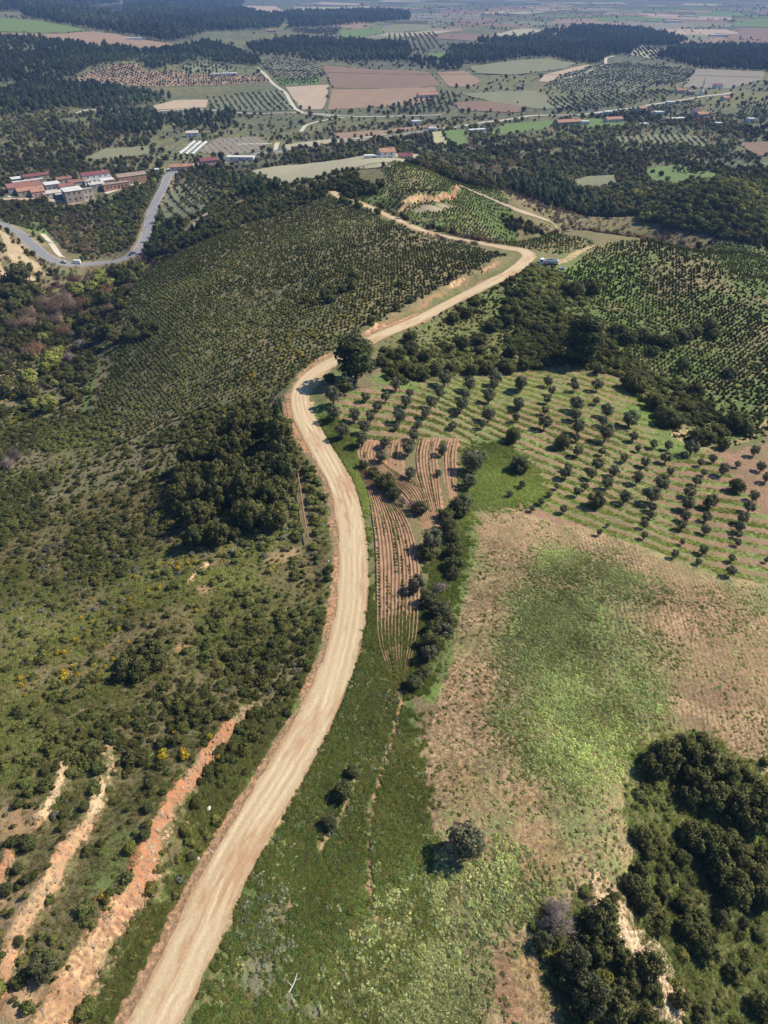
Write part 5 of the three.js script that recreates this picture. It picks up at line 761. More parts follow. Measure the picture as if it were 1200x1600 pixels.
V([[-286.5,-658.3]], { w: 12, d: 7, h: 4, roof: 'shed', top: 'tin', wall: 'grey', windows: 2, label: 'white tin roofed house in the village middle' });
V([[-308.7,-674.7]], { w: 16, d: 7, h: 4, top: 'maroon', wall: 'stone', windows: 2, label: 'dark red roofed house behind the rusty shed' });
V([[-302.5,-679.0]], { w: 12, d: 6, h: 4, roof: 'shed', top: 'maroon', wall: 'stone', windows: 2, label: 'small maroon roofed house at the village back' });
V([[-317.7,-669.2]], { w: 14, d: 5, h: 3.2, roof: 'shed', top: 'tin', wall: 'grey', windows: 1, name: 'farm_shed', label: 'pale sheet roofed shed at the back left of the village' });
V([[-263.0,-640.6]], { w: 15, d: 11, h: 8.6, roof: 'shed', top: 'tin', wall: 'stone', windows: 3, storeys: 2, ruined: true, pitch: 0.2, name: 'ruined_house', label: 'tall ruined stone house under a white sheet roof' });
V([[-253.2,-647.1]], { w: 9, d: 7, h: 7.8, roof: 'flat', top: 'brown', wall: 'cream', windows: 2, storeys: 2, ruined: true, name: 'ruined_house', label: 'roofless looking cream stone ruin beside the tall ruin' });
V([[-273.7,-655.9]], { w: 12, d: 7, h: 4, top: 'rust', wall: 'stone', windows: 2, label: 'brown roofed house behind the tall ruin' });
V([[-267.0,-666.1]], { w: 16, d: 7, h: 4.4, top: 'rust', wall: 'stone', windows: 2, label: 'rust roofed house below the maroon hall' });
V([[-281.3,-673.0]], { w: 13, d: 6, h: 3.6, top: 'rust', wall: 'stone', windows: 2, label: 'low rust roofed house at the village centre back' });
V([[-259.2,-668.9]], { w: 6, d: 6, h: 5.4, roof: 'flat', top: 'sheet', wall: 'white', windows: 2, storeys: 2, label: 'bright white square house in the village middle' });
V([[-258.0,-686.6]], { w: 24, d: 11, h: 6.4, top: 'maroon', wall: 'white', windows: 4, storeys: 2, pitch: 0.2, name: 'village_hall', label: 'large white hall under a maroon roof' });
V([[-251.6,-668.4]], { w: 13, d: 6, h: 4, roof: 'shed', top: 'sheet', wall: 'grey', windows: 2, label: 'grey house with pale roof before the maroon hall' });
V([[-246.4,-681.1]], { w: 11, d: 6, h: 4, roof: 'shed', top: 'tin', wall: 'brick', windows: 2, label: 'brick house with white roof right of the hall' });
V([[-235.9,-671.1]], { w: 23, d: 6, h: 5, roof: 'flat', top: 'brown', wall: 'brick', windows: 6, ruined: true, name: 'brick_house', label: 'long unfinished red brick house with open windows' });
V([[-229.3,-696.1]], { w: 26, d: 9, h: 5.4, top: 'brown', wall: 'brick', windows: 5, name: 'brick_house', label: 'long brown roofed brick house at the right village end' });
V([[-230.3,-679.4]], { w: 8, d: 3, h: 3, roof: 'flat', top: 'tin', wall: 'white', windows: 1, name: 'farm_shed', label: 'white walled annex under the brick houses' });
const one = (p, o) => house({ at: p[0], ...o });
one([[-218.8,-738.1]], { w: 7, d: 6, h: 3.4, rot: 0.3, roof: 'flat', top: 'tin', wall: 'white', windows: 1, label: 'small white kiosk by the village road junction' });
one([[-201.0,-753.4]], { w: 15, d: 8, h: 3.8, rot: 0.2, top: 'tile', wall: 'cream', windows: 3, label: 'orange tiled house beside the road junction' });
one([[-192.3,-758.9]], { w: 9, d: 7, h: 3.4, rot: 0.2, top: 'tile', wall: 'pink', windows: 2, label: 'smaller orange roofed house by the junction' });
one([[-173.9,-768.0]], { w: 16, d: 9, h: 6.4, rot: 0.5, top: 'maroon', wall: 'pink', windows: 3, storeys: 2, label: 'pink two storey house near the road junction' });
one([[-146.2,-793.7]], { w: 28, d: 9, h: 3.4, rot: -0.05, roof: 'flat', top: 'tin', wall: 'white', windows: 3, name: 'farm_shed', label: 'long low white roofed shed beside the valley road' });
one([[-225.6,-934.0]], { w: 14, d: 8, h: 5, rot: 0.3, top: 'sheet', wall: 'white', windows: 2, storeys: 2, label: 'white house above the pale rows under the wood' });
one([[2.0,-614.0]], { w: 12, d: 9, h: 5.5, rot: 0.3, top: 'tile', wall: 'white', windows: 2, storeys: 2, label: 'red tiled farmhouse behind the knoll' });
one([[16.8,-618.5]], { w: 11, d: 7, h: 3.4, rot: 0.1, top: 'maroon', wall: 'stone', windows: 2, label: 'low maroon roofed barn behind the knoll' });
one([[-8.5,-609.5]], { w: 14, d: 5, h: 2.6, rot: 0.1, roof: 'flat', top: 'tin', wall: 'white', windows: 1, name: 'farm_shed', label: 'white shed left of the red tiled farmhouse' });
for (const [p, w, d, h, top, wall, label] of [[[[242.1,-1053.6]], 34, 11, 4.5, 'tile', 'stone', 'long terracotta roofed farm at the near edge of the right hamlet'], [[[262.6,-1047.2]], 10, 8, 4.5, 'tin', 'white', 'white block beside the long terracotta farm'], [[[304.0,-1064.9]], 24, 10, 4.5, 'tile', 'cream', 'terracotta roofed house right of the long farm'], [[[309.8,-1118.8]], 10, 9, 6.5, 'tin', 'white', 'tall white house above the long farm'], [[[373.4,-1172.9]], 12, 9, 4.5, 'tile', 'cream', 'pink roofed house among the olives of the hamlet'], [[[383.1,-1125.9]], 13, 9, 4.5, 'tin', 'white', 'white house in the middle of the hamlet'], [[[433.5,-1233.1]], 11, 8, 4.5, 'tin', 'white', 'small white house south of the main road'], [[[392.1,-1077.1]], 26, 9, 3.2, 'tin', 'white', 'long white shed beside the dark cypress'], [[[440.7,-1142.2]], 11, 8, 4.5, 'maroon', 'white', 'red roofed white house in the right hamlet'], [[[432.3,-1098.2]], 17, 11, 6, 'tile', 'pink', 'large terracotta house in the right hamlet'], [[[529.8,-1266.5]], 12, 9, 4.5, 'tile', 'cream', 'terracotta house near the right end of the main road'], [[[431.3,-1032.3]], 8, 7, 4, 'tin', 'grey', 'grey cottage below the terracotta house'], [[[488.5,-1068.7]], 10, 8, 4.5, 'tin', 'white', 'white cottage at the right end of the hamlet'], [[[567.2,-1399.0]], 14, 10, 5, 'maroon', 'white', 'white and red house behind the pale tower'], [[[488.0,-1350.9]], 15, 9, 5, 'tile', 'cream', 'house left of the pale tower'], [[[499.8,-1336.0]], 10, 9, 5, 'brown', 'stone', 'brown house close to the pale tower'], [[[333.9,-1027.6]], 12, 6, 3, 'tin', 'white', 'low white shed below the hamlet'], [[[70.1,-1314.5]], 34, 12, 4.5, 'tile', 'cream', 'long red roofed farm among the far fields'], [[[42.3,-1056.7]], 12, 9, 5, 'tin', 'white', 'white house beside the pale main road'], [[[59.6,-988.1]], 10, 7, 4, 'sheet', 'white', 'small white house by the yellow plot'], [[[115.7,-991.0]], 22, 8, 3, 'tin', 'white', 'pale greenhouse shed by the green plots'], [[[-289.8,-1514.9]], 44, 10, 4, 'tin', 'white', 'long white shed in the pink orchard'], [[[-589.3,-2009.2]], 34, 14, 5, 'tin', 'white', 'white shed on the pink slope field'], [[[1078.9,-2753.3]], 60, 20, 6, 'tin', 'white', 'large white shed out on the hazy plain'], [[[1453.7,-4132.0]], 90, 30, 7, 'tin', 'white', 'large white greenhouse near the hazy horizon'], [[[1076.5,-6381.7]], 120, 40, 8, 'tin', 'white', 'bright roofs on the horizon of the plain'], [[[197.1,-3912.4]], 60, 20, 6, 'tin', 'white', 'white farm roof on the plain beyond the woods'], [[[1327.7,-4734.2]], 80, 25, 7, 'tin', 'white', 'white farm roof right of the plain middle'], [[[1223.0,-3640.2]], 70, 25, 7, 'tin', 'white', 'pale shed cluster on the far right plain'], [[[720.0,-7024.2]], 120, 40, 8, 'tin', 'white', 'white roof at the very top of the plain'], [[[-348.6,-2646.9]], 30, 14, 5, 'tile', 'cream', 'terracotta farm by the far green field'], [[[12.1,-3238.7]], 30, 12, 5, 'tin', 'white', 'white farm at the end of the green rectangle']]) one(p, { w, d, h, rot: 0.12 + ((w * 7) % 5) * 0.06, roof: top === 'tin' ? 'flat' : 'gable', top, wall, windows: Math.min(4, Math.max(1, Math.round(w / 5))), storeys: h > 5.9 && h < 6.9 ? 2 : 1, label, name: w > 20 ? 'farm_shed' : 'house' });
{ const [[x, z]] = [[516.0,-1328.8]], g = new THREE.Group(), lathe = (pts) => planarUV(new THREE.LatheGeometry(pts.map((p) => new THREE.Vector2(...p)), 14)); g.position.set(x, Y(x, z), z);
  part('base', box(5, 7, 5, 0, 2.5, 0), WALL.white, g); part('shaft', lathe([[1.6, 6], [1.4, 8], [1.25, 15], [1.2, 17]]), WALL.white, g); part('balcony', lathe([[1.2, 17], [2, 17.8], [2, 18.8], [1.2, 18.8]]), WALL.cream, g); part('turret', lathe([[1.1, 18.8], [1, 21.5]]), WALL.white, g); part('spire', lathe([[1.2, 21.5], [0.6, 23.5], [0.05, 26]]), WALL.white, g); SITES.push([x, z, 8]); put(g, 'tower', 'slim pale tower beside the main road of the plain', 'tower'); }
{ const [a, b] = [[[-217.3,-902.2]][0], [[-217.0,-834.1]][0]], [c] = [[-206.7,-904.0]]; let n = 0; const m = mat([0.72, 0.71, 0.68], 0.7); for (let row = 0; row < 3; row++) for (let i = 0; i < 9; i++) { const t = i / 8, x = lerp(a[0], b[0], t) + row * (c[0] - a[0]) * 0.62, z = lerp(a[1], b[1], t), s = new THREE.Mesh(box(2.2, 1.5, 4.2, 0, 0.6, 0), m); s.position.set(x, Y(x, z), z); s.rotation.y = -0.35; put(s, 'white_block', ['white block in the leftmost pale row under the wood', 'white block in the middle pale row under the wood', 'white block in the rightmost pale row under the wood'][row], 'block', 'white block row ' + row); } SITES.push([(a[0] + b[0]) / 2 + 6, (a[1] + b[1]) / 2, 40]); }

// ---------------------------------------------------------------- vehicles and roadside things
const TYRE = mat([0.02, 0.02, 0.02], 0.9), RIM = mat([0.35, 0.35, 0.36], 0.4, { metalness: 0.7 }), GLASS = mat([0.02, 0.025, 0.03], 0.08), LAMP = mat([0.7, 0.7, 0.65], 0.2), STEEL = mat([0.62, 0.62, 0.6], 0.4, { metalness: 0.15 }), WHITE = mat([0.78, 0.78, 0.76], 0.35), BLACK = mat([0.03, 0.03, 0.035], 0.6);
function extrude(pts, depth, bevel) { const s = new THREE.Shape(); pts.forEach(([x, y], i) => s[i ? 'lineTo' : 'moveTo'](x, y)); s.closePath(); const g = new THREE.ExtrudeGeometry(s, { depth: depth - 2 * bevel, bevelEnabled: true, bevelSize: bevel, bevelThickness: bevel, bevelSegments: 2 }); g.translate(0, 0, -(depth - 2 * bevel) / 2); return g; }
function wheel(parent, x, y, z, r, w) { const t = part('wheel', new THREE.CylinderGeometry(r, r, w, 18).rotateX(PI / 2), TYRE, parent); t.position.set(x, y, z); part('rim', new THREE.CylinderGeometry(r * 0.58, r * 0.58, w + 0.03, 14).rotateX(PI / 2), RIM, t); return t; }
{ // tank lorry, cab towards -x
  const g = new THREE.Group(); for (const s of [-1, 1]) part('chassis_rail', box(7.6, 0.22, 0.16, 0.2, 0.92, s * 0.45), BLACK, g);
  const cab = part('cab', extrude([[-4.15, 0.62], [-2.45, 0.62], [-2.45, 2.95], [-3.65, 2.95], [-3.98, 2.75], [-4.15, 1.75]], 2.4, 0.07), WHITE, g);
  part('windscreen', new THREE.BoxGeometry(0.05, 0.95, 2.05).rotateZ(-0.17).translate(-4.12, 2.2, 0), GLASS, cab); for (const s of [-1, 1]) { part('side_window', box(0.9, 0.75, 0.04, -3.25, 2.25, s * 1.21), GLASS, cab); part('door_handle', box(0.16, 0.04, 0.05, -2.85, 1.7, s * 1.225), BLACK, cab); part('headlight', box(0.06, 0.2, 0.36, -4.22, 0.95, s * 0.9), LAMP, g); part('mirror', box(0.12, 0.5, 0.18, -4.1, 2.25, s * 1.42), BLACK, cab); }
  part('bumper', box(0.2, 0.42, 2.4, -4.22, 0.68, 0), mat([0.3, 0.3, 0.3], 0.5), g); part('grille', box(0.04, 0.5, 1.5, -4.235, 1.35, 0), BLACK, g);
  const prof = []; for (let i = 0; i <= 5; i++) prof.push(new THREE.Vector2(Math.sin(i / 5 * PI / 2) * 1.12, -0.24 * Math.cos(i / 5 * PI / 2))); const tank = new THREE.LatheGeometry([...prof, new THREE.Vector2(1.12, 5.6), ...[...prof].reverse().map((p) => new THREE.Vector2(p.x, 5.6 - p.y))], 32); tank.rotateZ(-PI / 2); tank.scale(1, 0.92, 1.06); tank.translate(-1.7, 2.12, 0); const tk = part('tank', tank, STEEL, g);
  for (const x of [-1.4, 0.4, 2.1, 3.6]) part('tank_band', new THREE.TorusGeometry(1.12, 0.035, 6, 36).rotateY(PI / 2).scale(1, 0.925, 1.065).translate(x, 2.12, 0), RIM, tk); part('hatch', new THREE.CylinderGeometry(0.3, 0.34, 0.18, 16).translate(0.9, 3.2, 0), RIM, tk); part('catwalk', box(4.6, 0.05, 0.5, 1.1, 3.185, 0.45), RIM, tk);
  for (const s of [-1, 1]) { part('side_guard', box(3.4, 0.7, 0.08, 0, 1.02, s * 1.12), BLACK, g); part('sign_plate', box(0.75, 0.5, 0.04, -1.0, 1.42, s * 1.19), WHITE, g); wheel(g, -3.25, 0.52, s * 1.02, 0.52, 0.32); wheel(g, 1.55, 0.52, s * 0.98, 0.52, 0.5); wheel(g, 2.75, 0.52, s * 0.98, 0.52, 0.5); part('mudguard', box(2.5, 0.06, 0.56, 2.15, 1.1, s * 0.98), BLACK, g); part('tail_light', box(0.06, 0.16, 0.4, 4.06, 0.9, s * 0.9), mat([0.4, 0.02, 0.02], 0.4), g); }
  part('pump_box', box(0.5, 0.8, 1.8, -2.15, 1.35, 0), mat([0.25, 0.26, 0.28], 0.6), g); const lad = part('ladder', mergeGeometries([-0.2, 0.2].map((z) => box(0.04, 2.1, 0.04, 4.12, 2.0, z))), RIM, g); for (let i = 0; i < 6; i++) part('rung', box(0.03, 0.03, 0.4, 4.12, 1.1 + i * 0.34, 0), RIM, lad);
  const [[x, z]] = [[73.4,-318.9]]; g.position.set(x, Y(x, z) + 0.06, z); g.rotation.y = -0.22; put(g, 'tank_lorry', 'white cab lorry with a silver tank parked at the road bend', 'lorry'); }
function car(p, rot, paint, label, van) { const g = new THREE.Group(), L = van ? 5.4 : 4.3, W = van ? 2 : 1.8; const body = part('body', extrude(van ? [[-2.7, 0.35], [2.7, 0.35], [2.72, 2.2], [2.5, 2.35], [-1.5, 2.35], [-2.1, 1.5], [-2.7, 1.25]] : [[-2.15, 0.35], [2.15, 0.35], [2.15, 0.95], [1.75, 1.0], [1.2, 1.48], [-0.5, 1.5], [-1.1, 1.02], [-2.1, 0.85]], W, 0.08), paint, g);
  if (van) part('windscreen', new THREE.BoxGeometry(0.05, 0.85, 1.7).rotateZ(-0.62).translate(-1.86, 1.88, 0), GLASS, body); else { part('windscreen', new THREE.BoxGeometry(0.04, 0.7, 1.5).rotateZ(-0.9).translate(-0.84, 1.28, 0), GLASS, body); part('rear_window', new THREE.BoxGeometry(0.04, 0.6, 1.45).rotateZ(0.86).translate(1.52, 1.27, 0), GLASS, body); }
  for (const s of [-1, 1]) { part('side_window', van ? box(0.9, 0.6, 0.03, -1.1, 1.8, s * (W / 2 + 0.003)) : box(1.5, 0.32, 0.03, 0.25, 1.24, s * (W / 2 + 0.003)), GLASS, body); part('headlight', box(0.05, 0.16, 0.34, -L / 2 - 0.06, 0.72, s * W * 0.36), LAMP, g); for (const k of [-1, 1]) wheel(g, k * L * 0.31, 0.33, s * (W / 2 - 0.12), 0.33, 0.24); }
  const [[x, z]] = p; g.position.set(x, Y(x, z) + 0.14, z); g.rotation.y = rot; put(g, van ? 'van' : 'car', label, van ? 'van' : 'car'); }
car([[-204.6,-476.6]], 0.05, WHITE, 'white van on the inside bend of the paved road', true); car([[-212.1,-474.7]], -0.3, mat([0.45, 0.47, 0.5], 0.3, { metalness: 0.5 }), 'silver car following the white van', false); car([[-168.6,-483.7]], 0.75, mat([0.06, 0.09, 0.2], 0.3), 'dark blue car where the road enters the trees', false); car([[-310.5,-623.6]], 0.2, WHITE, 'white car parked before the village sheds', false); car([[-242.3,-666.2]], 0.4, mat([0.05, 0.08, 0.25], 0.35), 'blue car parked below the brick houses', false); car([[-147.8,-779.8]], 0.2, mat([0.2, 0.05, 0.05], 0.35), 'dark red car on the valley road by the white shed', false);
{ const g = new THREE.Group(), [[x, z]] = [[79.3,-316.9]]; for (const s of [-1, 1]) { part('side_board', box(2.6, 0.5, 0.08, 0, 0.65, s * 0.75), WHITE, g); part('end_board', box(0.08, 0.5, 1.42, s * 1.26, 0.65, 0), WHITE, g); wheel(g, 0.2, 0.3, s * 0.9, 0.3, 0.18); } part('floor', box(2.5, 0.06, 1.4, 0, 0.43, 0), BLACK, g); part('drawbar', box(1.2, 0.08, 0.1, -1.9, 0.45, 0), BLACK, g); g.position.set(x, Y(x, z), z); g.rotation.y = -0.4; put(g, 'trailer', 'small open white trailer beside the tank lorry', 'trailer'); }
{ // rusty rail on posts below the road
  const rust = plaster(15, [0.2, 0.09, 0.055], [0.36, 0.22, 0.16]), g = new THREE.Group(), line = RAIL, o = line[0]; g.position.set(o[0], Y(...o), o[1]); const oy = g.position.y;
  for (let i = 0; i < line.length - 1; i++) { const a = new THREE.Vector3(line[i][0] - o[0], Y(...line[i]) - oy + 1.15, line[i][1] - o[1]), b = new THREE.Vector3(line[i + 1][0] - o[0], Y(...line[i + 1]) - oy + 1.15, line[i + 1][1] - o[1]), l = a.distanceTo(b), m = part('rail', new THREE.CylinderGeometry(0.15, 0.15, l + 0.06, 8), rust, g); m.position.copy(a).lerp(b, 0.5); m.quaternion.setFromUnitVectors(UPV, b.clone().sub(a).normalize()); if (i % 2 === 0) { part('collar', new THREE.CylinderGeometry(0.24, 0.24, 0.16, 8), rust, m).position.y = -l / 2 + 0.2; const p = part('post', box(0.14, 1.5, 0.14, 0, -0.1, 0), rust, g); p.position.set(a.x, a.y - 0.7, a.z); } }
  put(g, 'rusty_rail', 'long rusty metal rail on posts running beside the road bend', 'rail'); }
{ const stone = plaster(16, [0.62, 0.58, 0.5], [0.45, 0.4, 0.33]), r = rng(66), S = (p, s, label) => { const g = planarUV(clodShape.clone()), m = new THREE.Mesh(g, stone), [[x, z]] = p; m.scale.set(s, s, s * 0.8); m.rotation.y = r() * 6; m.position.set(x, Y(x, z) + s * 0.25, z); put(m, 'boulder', label, 'boulder'); };
  S([[-11.1,-109.4]], 0.45, 'white boulder in the green verge beside the road'); S([[-16.4,-96.9]], 0.4, 'pale stone on the scrub edge below the road'); S([[-26.1,-57.7]], 0.4, 'pale boulder at the top of the red bank'); S([[-26.3,-50.6]], 0.25, 'small white stone between red bank and road'); S([[-11.9,-115.0]], 0.25, 'small white stone near the road above the boulder'); S([[-15.5,-115.0]], 0.28, 'small pale stone below the end of the rusty rail');
  const wood = mat([0.6, 0.55, 0.47], 0.9), [[x, z]] = [[-11.8,-34.5]], b = new THREE.Group(); part('stem', limbs([[[0, 0.1, 0, 0.09], [0.5, 0.3, -0.9, 0.08], [0.8, 0.35, -2, 0.04]]], 6), wood, b); part('branch', limbs([[[0.3, 0.2, -0.6, 0.05], [-0.4, 0.5, -1.1, 0.02]], [[0.6, 0.3, -1.2, 0.05], [1.3, 0.5, -1.4, 0.02]]], 5), wood, b); b.position.set(x, Y(x, z), z); put(b, 'dead_branch', 'bleached dead branch lying in the weeds below the road', 'branch'); }
console.log('built');

// ---------------------------------------------------------------- trees one by one
function tree(name, crown, trunkChains, material = LEAF, bark = [0.13, 0.105, 0.08]) { const t = new THREE.Group(); part('trunk', limbs(trunkChains, 6, bark), BARK, t); part('crown', crown, material, t); return t; }
function placed(proto, x, z, r, turn, label, name, category, group, squash = 1, sink = 0.05) { const o = proto.clone(); o.position.set(x, Y(x, z) - sink * r, z); o.rotation.y = turn; o.scale.set(r, r * squash, r); return put(o, name, label, category, group); }
// unit trees: crown radius 1
const fork = (seed, h, n, spread, rad) => { const r = rng(seed), out = [[[0, -0.1, 0, rad], [0.04, h * 0.35, 0.02, rad * 0.8], [0, h * 0.55, 0, rad * 0.6]]]; for (let i = 0; i < n; i++) { const a = i / n * 2 * PI + r(); out.push([[0, h * 0.42, 0, rad * 0.5], [Math.cos(a) * spread * 0.5, h * 0.75, Math.sin(a) * spread * 0.5, rad * 0.33], [Math.cos(a) * spread, h * (1 + 0.3 * r()), Math.sin(a) * spread, rad * 0.1]]); } return out; };
const OLIVES = [1, 2, 3].map((s) => tree('olive', foliage(300 + s, lumpsIn(s + 70, 22, 0.74, 0.66, 0.74, 1.1, 0.16, 0.36, 0.9), 1300, 0.1, G.olive, { core: 0.35, inner: 0.4, loose: 1 }), fork(s, 1, 4, 0.45, 0.1)));
const BUSHES = darkBush.map((g, i) => tree('bush', g, fork(10 + i, 0.6, 3, 0.3, 0.08)));
const ROUNDS = roundBush.map((g, i) => tree('bush', g, fork(20 + i, 0.5, 3, 0.25, 0.07)));
const WILLOWS = willowBush.map((g, i) => tree('bush', g, fork(30 + i, 0.6, 4, 0.35, 0.07)));
const HAZEL = [1, 2].map((s) => tree('bush', foliage(320 + s, lumpsIn(s + 80, 24, 0.72, 0.52, 0.72, 0.68, 0.16, 0.36), 2200, 0.075, [[0.11, 0.115, 0.05], [0.14, 0.125, 0.06], [0.09, 0.1, 0.04]], { core: 0.4, inner: 0.45, loose: 1 }), fork(40 + s, 0.6, 3, 0.3, 0.07)));
const BARES = [['mauve', 1], ['brown', 2], ['rust', 3]].map(([k, s]) => tree('bare', bareCrown(330 + s, G[k], [5, 4, 4, 4], 0.035), fork(50 + s, 0.4, 5, 0.25, 0.05), LEAF, [0.17, 0.14, 0.12]));
const BIGPINES = [1, 2].map((s) => tree('pine', foliage(340 + s, [...lumpsIn(s + 90, 26, 0.68, 1.05, 0.68, 1.55, 0.24, 0.42, 0.75), [0, 2.5, 0, 0.35, 0.8], [0.1, 1.9, 0.1, 0.45]], 3600, 0.1, [[0.055, 0.068, 0.027], [0.078, 0.09, 0.034], [0.098, 0.108, 0.043]], { core: 0.42 }), [[[0, -0.1, 0, 0.09], [0.03, 0.9, 0.02, 0.075], [0, 2, 0, 0.04], [0, 2.6, 0, 0.02]], ...[0, 1, 2, 3, 4, 5].map((i) => [[0, 0.9 + i * 0.2, 0, 0.035], [Math.cos(i * 2.3) * 0.6, 1.15 + i * 0.22, Math.sin(i * 2.3) * 0.6, 0.012]])]));
{
  const r = rng(500);
  const grove = [...[[-14.5,-182.3,2.91],[-14.1,-174.2,2.51],[-8.1,-172.4,2.18],[-5.3,-183.8,1.76],[-11.2,-164.8,2.17],[-6.0,-160.5,2.14],[-5.2,-166.7,1.83],[-3.8,-172.5,1.68],[-1.7,-178.5,1.72],[0.4,-184.6,1.57],[0.2,-160.4,1.90],[-0.7,-153.9,1.85],[3.6,-192.7,2.16],[7.6,-189.9,1.61],[6.4,-182.5,1.95],[4.3,-173.5,2.26],[3.3,-169.3,1.11],[8.1,-165.2,1.94],[6.4,-158.1,2.18],[9.6,-172.4,1.25],[11.7,-177.8,1.73],[13.8,-184.6,1.98],[16.7,-191.9,2.03],[19.0,-201.0,2.81],[6.6,-147.1,1.80],[15.3,-159.5,1.79],[13.8,-149.2,1.25],[19.4,-173.7,1.52],[21.4,-181.6,1.44],[22.8,-185.4,2.45],[24.8,-194.0,1.85],[26.7,-199.9,2.59],[27.9,-175.6,1.41],[30.2,-180.7,2.41],[31.9,-193.0,2.33],[34.4,-201.7,1.91],[35.6,-206.0,2.66],[40.5,-190.7,1.83],[42.9,-202.1,2.55],[38.4,-181.1,1.44]],
    ...[[43.3,-204.4,2.29],[40.5,-188.8,2.02],[61.0,-218.8,1.66],[52.8,-207.3,1.95],[52.7,-200.7,1.55],[50.0,-194.1,1.65],[48.0,-186.9,1.47],[46.1,-177.3,2.32],[61.8,-209.9,1.24],[60.7,-203.8,1.71],[58.1,-189.8,2.85],[56.2,-183.4,2.12],[55.1,-175.5,2.31],[53.9,-171.0,1.26],[71.6,-217.6,2.03],[68.0,-204.8,2.30],[65.5,-195.1,1.39],[66.8,-187.5,2.49],[64.2,-181.7,1.78],[62.6,-172.6,2.67],[72.5,-182.8,3.05],[70.9,-173.6,1.53],[52.4,-163.1,1.83],[59.6,-164.4,1.23],[56.3,-156.9,1.90],[53.7,-152.2,1.57],[46.9,-151.6,1.85],[48.3,-155.3,1.41],[65.0,-161.9,1.34],[60.2,-154.5,1.88],[56.7,-148.1,1.83],[70.6,-168.0,1.12],[70.3,-160.3,1.63],[65.4,-151.2,1.86],[59.4,-141.7,2.05],[76.0,-170.9,1.39],[80.1,-170.7,1.52],[77.0,-163.1,1.96],[75.9,-156.4,1.31],[70.7,-148.2,2.41],[66.6,-142.4,2.34],[65.3,-138.6,1.48],[85.8,-168.6,2.39],[83.2,-166.6,1.25],[86.2,-162.1,1.22],[90.5,-164.5,1.49],[96.7,-162.6,1.11],[90.5,-157.8,1.80],[81.4,-152.1,1.58],[77.2,-145.7,1.82],[74.5,-139.9,1.99],[85.3,-157.2,1.20],[81.1,-141.7,2.01],[104.2,-169.5,1.71],[102.3,-160.9,1.65],[101.3,-155.2,1.61],[94.0,-146.2,1.71],[90.4,-140.7,1.78],[50.8,-147.0,1.25],[48.1,-144.0,1.34],[43.7,-146.9,0.96],[34.8,-146.4,1.13],[31.1,-142.2,0.94],[38.4,-139.6,1.09],[41.0,-143.1,0.95],[35.7,-136.8,0.92],[43.2,-136.4,1.19]],
    ...[[49.6,-127.4,0.88],[52.4,-131.0,0.68],[59.6,-126.4,1.03],[64.0,-135.3,1.29],[61.0,-130.9,1.16],[74.8,-140.4,1.66],[72.1,-134.7,1.61],[70.0,-131.0,1.42],[68.0,-124.8,0.87],[64.2,-119.4,1.09],[80.2,-141.3,1.50],[77.8,-135.7,1.46],[75.2,-129.8,1.42],[71.5,-121.5,1.36],[68.7,-117.2,0.98],[86.4,-135.4,1.74],[84.0,-131.4,1.44],[82.8,-129.0,1.16],[81.4,-125.9,1.03],[77.0,-119.0,1.09],[74.6,-114.0,1.31],[85.5,-119.9,0.75]]];
  grove.forEach(([x, z, rad]) => placed(OLIVES[Math.floor(r() * 3)], x, z, rad * 1.02, r() * 6, rad < 2 ? 'small grey green olive tree in the striped grove' : 'grey green olive tree in the rows of the striped grove', 'olive_tree', 'olive tree', rad < 2 ? 'small olive trees of the grove' : 'olive trees of the grove', 0.95 + 0.25 * r()));
  const dark = [['big dark round olive at the corner of the green clearing', ...[[35.6,-169.5,2.87]]], ['dark olive at the green clearing edge below the corner tree', ...[[35.8,-155.2,2.82]]], ['dark bushy tree between the olive rows above the clearing', ...[[49.2,-167.3,2.73]]], ['large dark olive standing alone at the lower edge of the grove', ...[[51.6,-139.5,2.85]]], ['dark green round tree among the olives near the right edge', ...[[91.3,-150.5,2.56]]]];
  dark.forEach(([label, [x, z, rad]], i) => placed(i % 2 ? HAZEL[1] : ROUNDS[0], x, z, rad * 1.05, i, label, 'round_tree', 'tree', null, 1.1));
  { const [[x, z, rad]] = [[11.6,-51.6,3.17]]; placed(OLIVES[1], x, z, rad, 1, 'lone grey green olive tree casting a shadow in the weedy field', 'olive_tree', 'olive tree', null, 0.95); }
  [[-6.3,-60.7,2.06],[-4.8,-64.3,1.44],[-8.0,-56.1,1.57]].forEach(([x, z, rad], i) => placed(ROUNDS[i % 2], x, z, rad, i * 2, ['largest of three round bushes beside the dirt road', 'upper small round bush beside the dirt road', 'lower round bush beside the dirt road'][i], 'round_bush', 'bush', null, 0.95));
  { const [[a, b, c]] = [[-8.8,-197.5,5.59]]; placed(BIGPINES[0], a, b, c * 1.3, 0.6, 'tall dark pine at the road bend with its shadow on the road', 'pine_tree', 'tree', null, 0.78); const [[d, e, f]] = [[68.2,-227.5,7.09]]; placed(BIGPINES[1], d, e, f * 1.25, 2.1, 'broad dark pine standing behind the top of the olive grove', 'pine_tree', 'tree', null, 0.72); }
